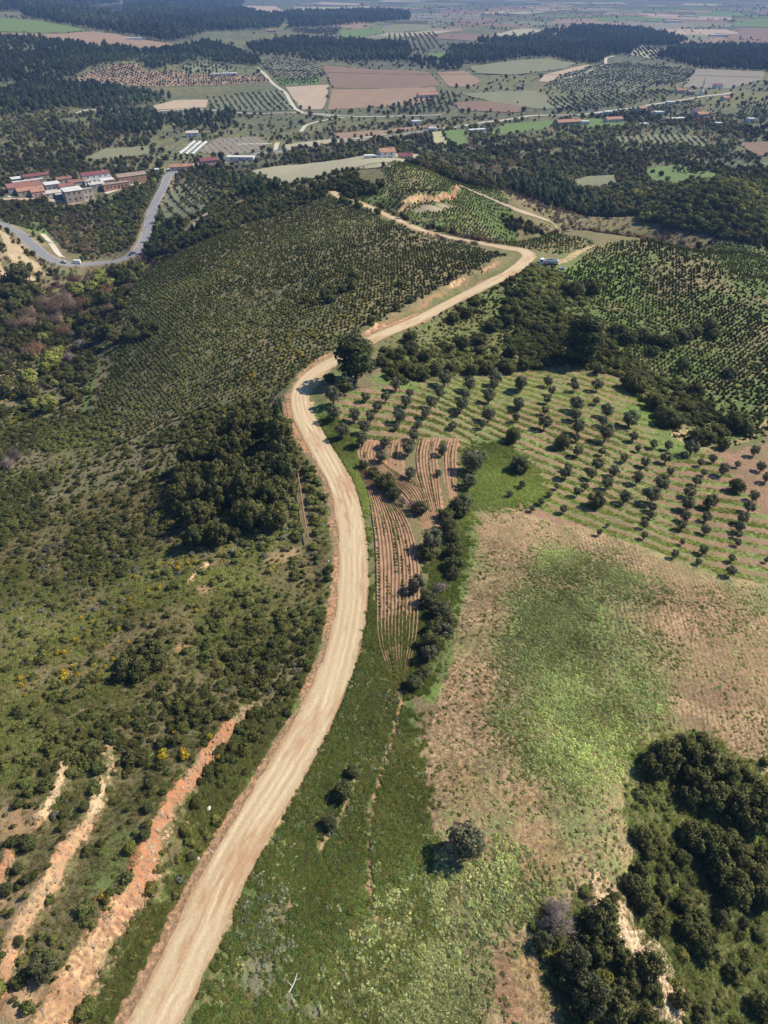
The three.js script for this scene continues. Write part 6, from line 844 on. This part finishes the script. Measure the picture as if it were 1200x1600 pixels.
  // hedge of the field edge
  const hedge = [...[[17.5,-133.6,2.54,0],[14.5,-131.0,2.09,0],[14.7,-126.8,2.04,1],[10.7,-119.6,2.36,2],[9.1,-117.2,1.94,0],[15.4,-123.1,1.71,1],[15.2,-118.1,1.96,0],[15.1,-113.5,2.10,0],[14.5,-111.0,1.60,1],[6.8,-105.9,1.74,2],[11.1,-106.2,2.11,3],[8.8,-102.2,2.06,4],[11.3,-98.8,2.55,1],[12.0,-95.9,2.08,0],[9.7,-94.1,1.88,0],[11.3,-92.9,1.70,2],[9.1,-90.0,2.00,0],[8.1,-87.4,1.48,2],[6.9,-83.5,1.44,4],[5.2,-81.3,1.58,5]],
    ...[[22.6,-152.4,2.89,2],[21.0,-144.8,2.01,2],[18.4,-134.3,2.39,2],[25.3,-157.6,1.78,2],[-5.2,-150.9,1.37,4],[-2.6,-147.4,1.46,0],[0.5,-142.1,2.41,0],[2.6,-138.6,1.94,1],[4.4,-136.0,1.92,3],[6.7,-134.0,2.32,3],[8.6,-132.8,1.89,1],[-16.5,-197.3,1.78,0],[-11.7,-189.2,2.26,0],[35.2,-154.9,2.58,1]]];
  hedge.forEach(([x, z, rad, k]) => { const proto = [BUSHES[Math.floor(r() * 4)], HAZEL[0], OLIVES[Math.floor(r() * 3)], BARES[0], HAZEL[1], ROUNDS[1]][k], lab = ['dark evergreen bush in the hedge between plots and tan field', 'green leafy bush in the hedge between plots and tan field', 'grey olive tree in the hedge between plots and tan field', 'leafless mauve bush in the hedge between plots and tan field', 'pale olive brown bush in the hedge beside the plots', 'fresh green round bush at the lower end of the hedge'][k]; placed(proto, x, z, rad * 1.22, r() * 6, lab, ['hedge_bush', 'hedge_bush', 'olive_tree', 'bare_bush', 'hedge_bush', 'hedge_bush'][k], 'bush', 'hedge between plots and field: ' + k, 0.9 + 0.3 * r()); });
  // gully thicket
  const gully = [[45.9,-68.2,3.41],[43.2,-66.5,2.30],[50.1,-69.9,2.99],[53.4,-68.9,3.45],[56.8,-67.7,2.42],[50.9,-65.7,3.08],[52.9,-63.6,2.75],[56.8,-63.6,3.38],[60.8,-64.6,3.09],[61.3,-61.9,3.07],[58.7,-60.9,2.74],[48.9,-63.4,1.97],[47.9,-57.5,2.64],[50.8,-56.4,2.94],[54.6,-56.4,2.97],[50.9,-53.7,2.90],[56.4,-53.0,3.30],[60.1,-56.7,2.40],[53.0,-51.4,2.88],[58.2,-51.0,2.32],[38.7,-55.7,1.85],[39.4,-53.7,1.48],[45.2,-54.4,1.65,4],[37.4,-50.8,1.51],[35.3,-48.8,1.75],[36.6,-46.8,2.40],[40.4,-48.8,1.44],[38.7,-44.4,1.52],[43.2,-47.9,1.79],[45.0,-46.2,2.12],[42.9,-44.6,2.09],[45.5,-43.1,2.42],[22.9,-42.5,3.15,3],[20.7,-40.1,1.54,1],[29.2,-42.7,2.74],[31.9,-46.3,0.98],[27.1,-40.0,1.87],[28.2,-39.3,1.86],[24.3,-37.7,2.80,2],[32.0,-38.1,1.62],[34.8,-38.5,2.26],[31.0,-39.8,1.63],[25.7,-34.1,3.27,2],[23.4,-35.9,1.86,2],[29.2,-33.7,2.69],[31.5,-36.1,1.59],[35.0,-36.1,1.61],[39.1,-35.8,1.63],[32.9,-33.6,1.87],[42.2,-35.1,1.32],[49.2,-40.9,1.41],[52.6,-37.4,2.04],[54.2,-47.8,1.06,1],[50.0,-47.6,1.40,1]];
  gully.forEach(([x, z, rad, k = 0]) => placed([BUSHES[Math.floor(r() * 4)], HAZEL[0], HAZEL[1], BARES[0], ROUNDS[0]][k], x, z, k === 3 ? rad * 1.35 : rad * 0.98, r() * 6, ['dark evergreen bush in the gully beside the tan field', 'green leafy bush on the gully edge', 'brownish green bush on the near gully edge', 'leafless mauve grey bush at the corner of the tan field', 'grey green rounded bush halfway down the gully'][k], ['evergreen_bush', 'leafy_bush', 'leafy_bush', 'bare_bush', 'round_bush'][k], 'bush', k === 3 || k === 4 ? null : 'gully bushes ' + k, k === 3 ? 0.9 : 1.1 + 0.4 * r()));
  // dark copse beside the road
  const copsePoly = [[-50.7,-178.7],[-38.0,-185.4],[-28.4,-170.0],[-20.7,-144.7],[-18.2,-133.8],[-22.3,-129.9],[-29.9,-129.4],[-36.9,-126.3],[-42.2,-122.7],[-50.0,-135.3],[-56.6,-154.9],[-54.8,-170.4]];
  for (const [x, z] of scatter(81, copsePoly, 85)) placed(BUSHES[Math.floor(r() * 4)], x, z, 1.8 + 2.4 * r(), r() * 6, 'dark evergreen oak in the copse below the road bend', 'oak_tree', 'tree', 'dark copse below the road bend', 1.25 + 0.4 * r());
  for (const [poly, n, label, g] of [[[[-129.1,-330.6],[-105.4,-311.9],[-94.6,-283.0],[-112.1,-296.5]], 16, 'dark evergreen bush in a clump high on the plantation slope', 'plantation slope clump'], [[[-153.4,-312.8],[-130.0,-297.4],[-121.2,-272.3],[-132.9,-268.2],[-141.9,-279.7]], 16, 'dark evergreen bush beside the pale willows', 'bushes beside the willows'], [[[-46.7,-91.1],[-42.7,-92.5],[-40.0,-85.1],[-45.5,-83.8]], 8, 'dark shrub clump in the yellow broom hollow', 'broom hollow clump'], [[[-33.6,-280.0],[-11.0,-303.7],[-10.4,-284.6],[-29.4,-262.1]], 10, 'dark bush on the plantation ridge line', 'ridge line bushes']])
    for (const [x, z] of scatter(82 + n, poly, n)) placed(BUSHES[Math.floor(r() * 4)], x, z, 1.4 + 1.6 * r(), r() * 6, label, 'evergreen_bush', 'bush', g, 1 + 0.3 * r());
  // single bushes on the terraces
  [[-40.4,-34.7,2.32],[-49.0,-47.0,1.02],[-47.1,-45.4,0.95],[-48.8,-50.4,1.55],[-49.4,-44.4,1.18],[-42.9,-55.6,1.04],[-33.0,-51.2,1.14],[-33.6,-55.3,1.11],[-34.6,-59.4,0.94],[-27.2,-50.6,0.88],[-45.0,-38.0,0.84]].forEach(([x, z, rad], i) => placed(i ? shrubTree(i) : HAZEL[1], x, z, rad, i, i ? 'small green bush on the eroded terraces' : 'large grey green bush at the foot of the eroded terraces', 'terrace_bush', 'bush', i ? 'terrace bushes' : null));
  function shrubTree(i) { return ROUNDS[i % 2]; }
  // bushes at the top of the grove and down the right slope
  [[55.3,-280.6,3.62],[49.0,-261.3,4.30],[58.2,-254.0,3.37],[47.2,-221.1,2.88],[51.9,-222.4,2.75],[42.1,-217.5,2.55],[78.3,-286.5,4.05],[86.6,-290.3,4.10],[75.2,-289.2,3.34],[66.9,-269.4,3.52],[88.0,-251.9,3.69],[89.9,-246.4,3.80],[95.6,-249.0,3.83],[100.1,-246.9,3.65],[104.3,-244.5,3.62],[110.8,-249.5,3.84],[116.2,-253.3,3.71],[123.3,-256.8,3.75],[123.4,-252.1,3.20],[96.7,-238.0,2.91],[78.6,-222.6,3.21],[80.2,-209.0,3.80],[82.1,-207.4,3.20],[84.4,-197.9,3.10],[86.6,-217.4,2.71],[85.5,-186.8,4.06],[88.6,-187.2,3.12],[95.4,-196.6,3.66],[93.9,-178.2,3.93],[99.0,-182.3,3.33],[105.8,-186.1,4.06],[107.8,-184.1,3.36],[91.3,-177.7,3.01],[97.1,-173.7,2.19],[103.4,-210.7,2.96],[118.7,-223.6,2.93],[103.4,-226.4,3.12],[85.2,-191.3,2.75]].forEach(([x, z, rad]) => placed(r() < 0.75 ? BUSHES[Math.floor(r() * 4)] : HAZEL[0], x, z, rad, r() * 6, 'dark bush on the slope beyond the olive grove', 'evergreen_bush', 'bush', 'bushes beyond the grove', 0.8 + 0.4 * r()));
  [[11.9,-204.3,3.11],[7.7,-206.0,2.56],[16.5,-210.1,2.61],[2.0,-202.6,2.10],[21.7,-212.3,2.63],[28.4,-212.4,2.94],[34.0,-216.1,2.68],[40.5,-220.3,3.03],[4.3,-214.6,3.22],[-0.8,-211.0,2.60],[8.9,-222.7,3.31],[14.0,-218.6,2.98],[21.5,-229.4,3.10],[27.4,-235.1,3.48],[34.4,-240.7,3.55],[40.7,-252.6,3.85],[46.3,-256.5,3.39],[50.2,-267.2,3.84],[31.2,-259.2,3.06],[25.7,-254.0,3.01],[9.1,-230.0,3.08],[33.3,-230.5,2.81],[44.6,-232.5,2.84],[-4.5,-241.8,1.76],[4.4,-254.1,1.99],[6.6,-283.7,1.63],[10.0,-261.7,1.53],[27.3,-288.9,2.02]].forEach(([x, z, rad]) => placed(r() < 0.7 ? BUSHES[Math.floor(r() * 4)] : r() < 0.5 ? HAZEL[0] : ROUNDS[0], x, z, rad, r() * 6, 'bushy evergreen between the dirt road and the olive grove', 'evergreen_bush', 'bush', 'bushes between road and grove', 0.8 + 0.4 * r()));
  // creek side
  [[-151.7,-298.8,5.95],[-153.9,-309.2,4.85],[-153.3,-295.1,4.07],[-153.5,-279.2,5.27],[-131.7,-246.7,4.76],[-140.5,-252.2,3.06],[-156.1,-320.5,2.60],[-141.5,-275.7,2.50],[-171.2,-336.2,3.84],[-179.7,-408.9,5.79],[-173.0,-414.2,5.31],[-181.0,-408.0,4.47],[-175.0,-434.2,6.07],[-157.6,-404.0,5.17],[-175.4,-431.1,5.49]].forEach(([x, z, rad]) => placed(WILLOWS[Math.floor(r() * 2)], x, z, rad, r() * 6, 'pale yellow green willow beside the creek', 'willow_tree', 'tree', 'willows along the creek', 1 + 0.3 * r()));
  [[-168.4,-319.6,6.07,1],[-181.7,-376.7,7.40,0],[-180.4,-390.2,7.61,0],[-173.9,-381.8,6.23,0],[-174.0,-362.2,5.98,0],[-165.5,-380.4,6.19,1],[-158.0,-362.4,4.28,0],[-163.4,-343.8,5.04,1],[-189.6,-387.7,6.30,0],[-187.2,-357.2,5.91,0],[-192.0,-352.3,5.84,0],[-156.8,-394.0,5.57,1],[-188.9,-430.7,6.04,0],[-141.8,-353.6,4.15,0],[-145.3,-317.4,4.28,2],[-144.8,-303.7,3.73,2],[-124.1,-201.5,3.78,2],[-123.5,-195.1,3.24,2],[-191.4,-370.5,5.59,0],[-185.6,-367.0,4.83,0]].forEach(([x, z, rad, k]) => placed(BARES[[1, 2, 0][k]], x, z, rad * 1.4, r() * 6, ['leafless brown tree in the creek thicket', 'leafless rusty tree in the creek thicket', 'leafless mauve tree in the creek thicket'][k], 'bare_tree', 'tree', 'creek thicket ' + k));
  [[-214.7,-416.2,7.94],[-211.1,-394.2,6.35],[-200.8,-385.9,6.26],[-201.7,-376.0,5.64],[-200.9,-398.1,5.91],[-150.8,-372.9,5.55],[-158.1,-370.3,4.83],[-158.2,-424.0,8.05],[-145.9,-403.3,6.38],[-146.2,-417.3,6.58],[-130.4,-318.8,4.25],[-135.0,-319.1,5.33],[-122.7,-305.6,4.10],[-154.3,-352.6,4.65],[-199.3,-358.5,4.73],[-175.9,-351.2,4.67],[-152.1,-269.1,4.36],[-147.1,-266.3,3.76],[-160.4,-270.3,4.38],[-151.0,-248.1,3.56],[-126.0,-255.7,3.97]].forEach(([x, z, rad]) => placed(BUSHES[Math.floor(r() * 4)], x, z, rad, r() * 6, 'dark evergreen tree along the creek valley', 'evergreen_tree', 'tree', 'evergreens along the creek', 1 + 0.3 * r()));
}
console.log('trees');
// ---------------------------------------------------------------- valley and plain
{
  const r = rng(600), lists = { pine: [], olive: [], oak: [], bare: [], green: [] };
  const fieldPolys = FIELDS.map((f) => [f[4], boundsOf(f[4], 0)]), inField = (x, z) => fieldPolys.some(([p, b]) => inBox(b, x, z) && inside(p, x, z)), trackLines = TRACKS.map((t) => [curve(t[4], 8), t[2] / 2 + 4]).concat([[PAVED_ROAD, 6]]).map(([l, w]) => [l, w, boundsOf(l, w)]), onTrack = (x, z) => trackLines.some(([l, w, b]) => inBox(b, x, z) && nearest(l, x, z).d < w);
  const WOODS = [ // dark pine woods
    [[[-867.2,-1692.6],[-806.3,-1786.8],[-765.9,-1818.6],[-636.2,-1876.6],[-514.3,-1746.6],[-477.1,-1618.8],[-516.2,-1496.3],[-511.0,-1344.1],[-531.7,-1270.1],[-627.7,-1188.4]], 8], [[[-583.3,-1095.1],[-548.0,-1171.5],[-542.0,-1247.3],[-497.9,-1311.9],[-415.8,-1303.8],[-331.1,-1274.9],[-324.9,-1236.3],[-341.4,-1155.0],[-371.5,-1093.0],[-395.4,-1063.3],[-431.7,-1007.1],[-504.2,-928.6]], 7.5], [[[-467.8,-1593.5],[-498.6,-1707.6],[-450.6,-1858.8],[-428.8,-2107.9],[-274.9,-1804.2],[-247.8,-1631.1],[-288.4,-1635.4],[-358.4,-1674.9],[-391.5,-1613.2],[-418.0,-1510.4]], 8],
    [[[-1168.7,-2775.8],[-1381.6,-4066.4],[-966.7,-2901.9],[-900.8,-3003.0],[-1437.1,-4834.0],[-771.0,-4676.5],[-542.5,-3862.4],[-438.3,-3952.7],[-342.5,-2868.4],[-494.2,-2445.1],[-503.6,-2025.5],[-744.9,-2217.1],[-974.3,-2432.8]], 15], [[[-334.9,-2061.9],[-265.5,-2353.4],[-122.1,-2315.9],[68.4,-2264.4],[56.1,-1835.9],[-127.7,-1758.7],[-240.9,-1862.6],[-278.5,-1829.6]], 9], [[[62.7,-1823.7],[143.9,-1887.2],[180.9,-1948.7],[160.6,-1670.9],[114.0,-1646.0],[64.6,-1682.4]], 9],
    [[[160.0,-2112.3],[453.6,-2408.4],[735.4,-3288.9],[940.0,-3147.5],[935.5,-2618.8],[771.4,-2319.4],[724.1,-2399.5],[605.7,-2071.0],[562.9,-2046.2],[506.7,-1926.4],[449.8,-1808.7],[423.2,-1845.8],[366.4,-1923.2],[285.9,-1872.9],[182.2,-1762.4],[166.0,-1947.2]], 10], [[[644.6,-1977.3],[758.8,-2253.0],[862.4,-2405.3],[1149.2,-2300.5],[855.8,-1684.3],[653.3,-1736.7]], 9], [[[-348.7,-980.6],[-362.1,-1056.9],[-309.6,-1117.4],[-270.0,-959.3],[-294.0,-909.9],[-326.6,-933.6]], 6.5], [[[-290.5,-1068.1],[-266.9,-1122.2],[-212.3,-1123.7],[-195.7,-1017.1],[-235.6,-976.8],[-263.7,-971.2]], 6.5],
    [[[103.4,-652.3],[143.3,-755.0],[158.8,-677.6],[176.2,-572.3],[174.8,-547.4],[138.8,-525.6],[115.7,-518.9],[84.7,-487.2]], 6], [[[-2006.2,-4144.6],[-1021.5,-6339.4],[-885.2,-5481.1],[-1029.3,-4665.4],[-1580.7,-5390.6],[-1361.4,-3699.4],[-1203.0,-2465.5]], 24], [[[-455.1,-4107.5],[-69.7,-4724.8],[130.8,-4425.8],[106.3,-3577.0],[-165.3,-3171.0],[-312.5,-2887.4]], 15], [[[259.8,-2378.1],[454.8,-2634.0],[631.5,-3018.0],[463.4,-2462.3],[270.8,-2240.0]], 12],
  ];
  for (const [poly, gap] of WOODS) { const [x0, x1, z0, z1] = boundsOf(poly, 0); for (let x = x0; x < x1; x += gap) for (let z = z0; z < z1; z += gap) { const px = x + (r() - 0.5) * gap * 1.3, pz = z + (r() - 0.5) * gap * 1.3; if (!inside(poly, px + (fbm(N1, px, pz, 90) - 0.5) * 50, pz + (fbm(N2, px, pz, 90) - 0.5) * 60) || onTrack(px, pz) || inField(px, pz) || r() < 0.08 + 0.55 * sstep(0.46, 0.62, fbm(N2, px, pz, 120))) continue; lists.pine.push([px, pz, gap * (0.85 + 0.75 * r())]); } }
  // dark wooded slope across the ravine
  for (const poly of [[[200.8,-609.2],[234.0,-605.6],[264.5,-594.9],[367.1,-661.1],[300.2,-512.1],[254.6,-489.8],[226.0,-486.6],[187.5,-543.3]]]) for (const [x, z] of scatter(91, poly, 2600, () => true, true)) lists[r() < 0.75 ? 'oak' : 'green'].push([x, z, 2.2 + 2.4 * r()]);
  // orchards: rows of trees in the orchard fields
  for (const [kind, rot, name, label, poly] of FIELDS) if (/orchard|vineyard/.test(name)) { const [x0, x1, z0, z1] = boundsOf(poly, 0), far = -z1, gap = far > 1500 ? 15 : far > 1000 ? 9.5 : 7.5, c = Math.cos(rot), s = Math.sin(rot), R = Math.hypot(x1 - x0, z1 - z0) / 2 + gap;
    for (let a = -R; a < R; a += gap) for (let b = -R; b < R; b += gap) { const x = (x0 + x1) / 2 + a * c - b * s + (r() - 0.5) * 1.6, z = (z0 + z1) / 2 + a * s + b * c + (r() - 0.5) * 1.6; if (inside(poly, x, z) && r() > 0.06) lists[name[0] === 'v' ? 'bare' : 'olive'].push([x, z, gap * 0.34 * (0.7 + 0.5 * r()) * (name[0] === 'v' ? 0.6 : 1)]); } }
  // small olives and saplings inside the bends, on the slopes above the village and the ravine
  for (const [poly, gap, kind, s] of [[[[-208.4,-546.5],[-208.7,-588.5],[-184.2,-562.7],[-168.3,-512.0],[-172.3,-493.2],[-191.9,-503.8]], 5.5, 'oak', 1.5], [[[-186.0,-706.6],[-148.7,-684.0],[-115.0,-623.0],[-114.1,-560.3],[-137.6,-577.8],[-157.6,-575.2]], 6, 'oak', 1.7], [[[285.9,-768.2],[302.7,-729.7],[281.9,-676.8],[266.1,-710.7]], 7, 'oak', 1.6], [[[552.8,-1254.3],[639.6,-1228.4],[547.2,-1033.5],[483.9,-1104.7]], 9, 'olive', 3], [[[304.8,-1165.3],[393.3,-1215.2],[477.7,-1265.6],[479.0,-1213.8],[395.5,-1131.3],[307.4,-1102.3]], 9, 'olive', 3], [[[4.8,-1226.7],[96.9,-1379.1],[127.2,-1330.6],[99.7,-1200.4],[83.1,-1163.7],[9.1,-1148.4]], 9, 'olive', 3], [[[265.7,-1330.0],[312.1,-1328.0],[431.7,-1383.0],[496.0,-1381.7],[465.8,-1321.5],[347.6,-1224.0],[277.6,-1167.3],[247.5,-1230.2]], 10, 'olive', 3.2], [[[0.0,-2564.4],[171.3,-2862.3],[147.6,-2168.3],[92.6,-2034.6],[8.8,-2348.9]], 16, 'olive', 4]]) {
    const [x0, x1, z0, z1] = boundsOf(poly, 0); for (let x = x0; x < x1; x += gap) for (let z = z0; z < z1; z += gap) { const px = x + (r() - 0.5) * 2, pz = z + (r() - 0.5) * 2; if (inside(poly, px, pz) && !onTrack(px, pz)) lists[kind].push([px, pz, s * (0.7 + 0.6 * r())]); } }
  // thickets
  const THICK = [[[[-471.4,-920.3],[-414.3,-960.9],[-342.2,-947.9],[-283.7,-953.3],[-244.9,-845.2],[-231.6,-756.8],[-252.5,-744.6],[-292.0,-736.9],[-332.2,-717.3],[-367.8,-692.7]], 1500, { bare: 0.62, oak: 0.3, green: 0.08 }, 2.0, 3.6], [[[-274.0,-588.1],[-256.0,-623.0],[-224.4,-604.8],[-205.6,-553.3],[-202.6,-508.2],[-219.7,-506.2],[-249.3,-553.8]], 620, { bare: 0.88, oak: 0.12 }, 1.8, 3], [[[-239.9,-621.1],[-234.1,-650.1],[-215.5,-685.1],[-211.7,-726.7],[-198.0,-645.6],[-189.0,-579.5],[-204.0,-581.7]], 420, { oak: 0.95, green: 0.05 }, 1.8, 3.4], [[[-325.0,-597.4],[-286.7,-624.1],[-253.6,-632.9],[-241.6,-627.1],[-259.1,-616.0],[-288.6,-601.9],[-317.7,-581.4]], 300, { bare: 0.45, oak: 0.55 }, 1.5, 2.8], [[[-168.3,-512.0],[-172.4,-553.7],[-130.3,-501.6],[-113.1,-464.3],[-113.0,-427.4],[-146.3,-445.2]], 320, { oak: 0.8, pine: 0.2 }, 1.8, 3.2], [[[-245.2,-426.6],[-213.1,-456.3],[-149.4,-437.9],[-129.4,-354.9],[-143.9,-348.3],[-143.1,-306.9],[-166.3,-317.1],[-181.4,-284.9]], 1100, { bare: 0.68, oak: 0.26, green: 0.06 }, 1.4, 2.8],
    [[[77.0,-784.0],[133.6,-862.7],[210.6,-927.4],[257.2,-875.3],[275.5,-817.2],[218.0,-649.8],[179.8,-586.2],[161.3,-637.9],[140.6,-738.9],[92.2,-696.4]], 1700, { bare: 0.5, oak: 0.5 }, 2.0, 3.8], [[[251.8,-855.0],[320.1,-871.3],[389.4,-885.0],[381.1,-768.7],[408.4,-745.2],[361.8,-650.3],[270.8,-597.8],[235.1,-608.8],[204.5,-622.0],[257.2,-778.2]], 900, { bare: 0.35, oak: 0.65 }, 1.8, 3.6], [[[-155.7,-690.0],[-143.8,-695.5],[-103.8,-620.2],[-71.0,-526.7],[-77.9,-510.3],[-105.0,-564.7],[-132.6,-616.8]], 170, { oak: 0.6, pine: 0.4 }, 2, 3.4], [[[-189.7,-764.6],[-158.9,-770.0],[-146.7,-704.4],[-171.5,-708.8]], 90, { oak: 0.8, pine: 0.2 }, 2, 3.4], [[[-51.6,-511.7],[-34.0,-508.6],[-17.1,-514.2],[-16.4,-489.3],[-26.5,-484.0],[-41.5,-492.1]], 110, { oak: 0.9, green: 0.1 }, 1.5, 2.6],
    [[[0.0,-462.3],[-23.5,-460.9],[-28.1,-476.1],[-22.2,-480.3],[0.0,-477.4]], 90, { oak: 1 }, 1.5, 2.8], [[[72.0,-464.7],[94.8,-477.7],[103.1,-473.1],[80.4,-462.2]], 130, { oak: 0.7, bare: 0.3 }, 1, 2], [[[-121.3,-938.4],[0.0,-1066.2],[78.5,-1093.6],[168.9,-1054.7],[204.4,-974.3],[79.4,-810.5],[0.0,-810.0],[-78.7,-734.8],[-107.3,-820.0]], 900, { bare: 0.55, oak: 0.4, green: 0.05 }, 1.8, 3.8], [[[225.4,-1086.0],[363.2,-1143.9],[528.9,-1106.7],[547.2,-1033.5],[483.3,-899.5],[351.9,-861.1],[260.4,-887.6],[202.9,-926.7]], 1500, { bare: 0.45, oak: 0.5, green: 0.05 }, 1.8, 4], [[[-469.5,-984.8],[-367.5,-1053.1],[-335.7,-950.9],[-406.2,-939.5],[-439.2,-912.5]], 260, { oak: 0.7, bare: 0.3 }, 1.5, 3.4]];
  const onSite = (x, z) => SITES.some(([sx, sz, d]) => Math.hypot(x - sx, z - sz) < d);
  for (const [k, [poly, n, parts, s0, s1]] of THICK.entries()) for (const [x, z] of scatter(700 + k, poly, n, (x, z, q) => !onTrack(x, z) && !onSite(x, z) && (!inField(x, z) || q() < 0.02) && q() < 0.2 + 0.8 * sstep(0.36, 0.52, fbm(N1, x, z, 70)))) { let q = r(), kind = 'oak'; for (const [key, v] of Object.entries(parts)) { if (q < v) { kind = key; break; } q -= v; } lists[kind].push([x, z, lerp(s0, s1, r()) * (kind === 'pine' ? 2.6 : 1)]); }
  // the slopes between the ridge and the valley floor
  for (let i = 0, n = 0; i < 160000 && n < 17000; i++) { const d = 330 + 420 * r(), x = d * lerp(-0.64, 0.64, r()), z = -d; if (PLANTATION.some((p) => inside(p, x, z)) || inside(RIGHT_SLOPE, x, z) || inField(x, z) || onTrack(x, z) || onSite(x, z) || blocked(x, z) || !inView(x, z) || Y(x, z) > -5 || r() > 0.25 + sstep(0.38, 0.52, fbm(N2, x, z, 60))) continue; n++; const q = fbm(N1, x + 500, z, 110) + (r() - 0.5) * 0.12; lists[q < 0.48 ? 'bare' : q > 0.7 ? 'green' : 'oak'].push([x, z, 0.8 + 1.9 * r()]); }
  // hedgerows and lone trees of the plain
  for (let i = 0; i < 20000; i++) { const d = 560 + 5500 * r() ** 2.8, x = d * lerp(-0.62, 0.62, r()), z = -d; if (inField(x, z) || onTrack(x, z) || onSite(x, z) || fbm(N1, x, z, 260) < (d > 1600 ? 0.52 : 0.4)) continue; const far = 1 + d / 6000; lists[['oak', 'bare', 'olive', 'olive', 'oak', 'olive', 'oak'][Math.floor(r() * 7)]].push([x, z, (1.6 + 2.2 * r()) * far]); }
  for (const [poly] of fieldPolys) for (let i = 0; i < poly.length; i++) { if (r() < 0.45) continue; const a = poly[i], b = poly[(i + 1) % poly.length], n = Math.hypot(b[0] - a[0], b[1] - a[1]) / 9; for (let k = 0; k < n; k++) if (r() < 0.4) { const x = lerp(a[0], b[0], k / n), z = lerp(a[1], b[1], k / n); if (!onTrack(x, z)) lists[r() < 0.6 ? 'oak' : 'bare'].push([x + (r() - 0.5) * 4, z + (r() - 0.5) * 4, 1.2 + 1.8 * r()]); } }
  const vMat = leaf([0.95, 1.0, 1.0]);
  stuff('pine_wood', 'dark pine woods covering the low hills of the plain', 'wood', forestPine, lists.pine, { far: true, seed: 91, size: [0.85, 1.15], tint: 0.25 });
  stuff('orchard_canopy', 'rows of small olive trees in the far orchards', 'orchard', farOlive, lists.olive, { far: true, seed: 92, size: [0.9, 1.2], tint: 0.2, material: leaf([0.75, 0.8, 0.75]) });
  const small = [1, 2, 3].map((s) => foliage(400 + s, [[0, 0.55, 0, 0.6], ...lumpsIn(s + 99, 7, 0.55, 0.4, 0.55, 0.65, 0.26, 0.42)], 300, 0.17, G.dark));
  stuff('evergreen_thicket', 'dark evergreen thickets of the valley and ravine', 'thicket', small, lists.oak, { far: true, seed: 93, size: [0.85, 1.2], tall: [0.9, 1.4], tint: 0.35, hue: 0.15, material: leaf([1.1, 1.1, 1.05]) });
  stuff('bare_thicket', 'leafless brown and mauve thickets along the streams', 'thicket', thickets, lists.bare, { far: true, seed: 94, size: [0.85, 1.2], tint: 0.3, hue: 0.12 });
  stuff('spring_thicket', 'pale green spring trees scattered in the valley', 'thicket', willowBush, lists.green, { far: true, seed: 95, size: [0.8, 1.1], tint: 0.2 });
  console.log(Object.entries(lists).map(([k, v]) => k + ' ' + v.length).join(', '));
}
renderer.render(scene, camera);
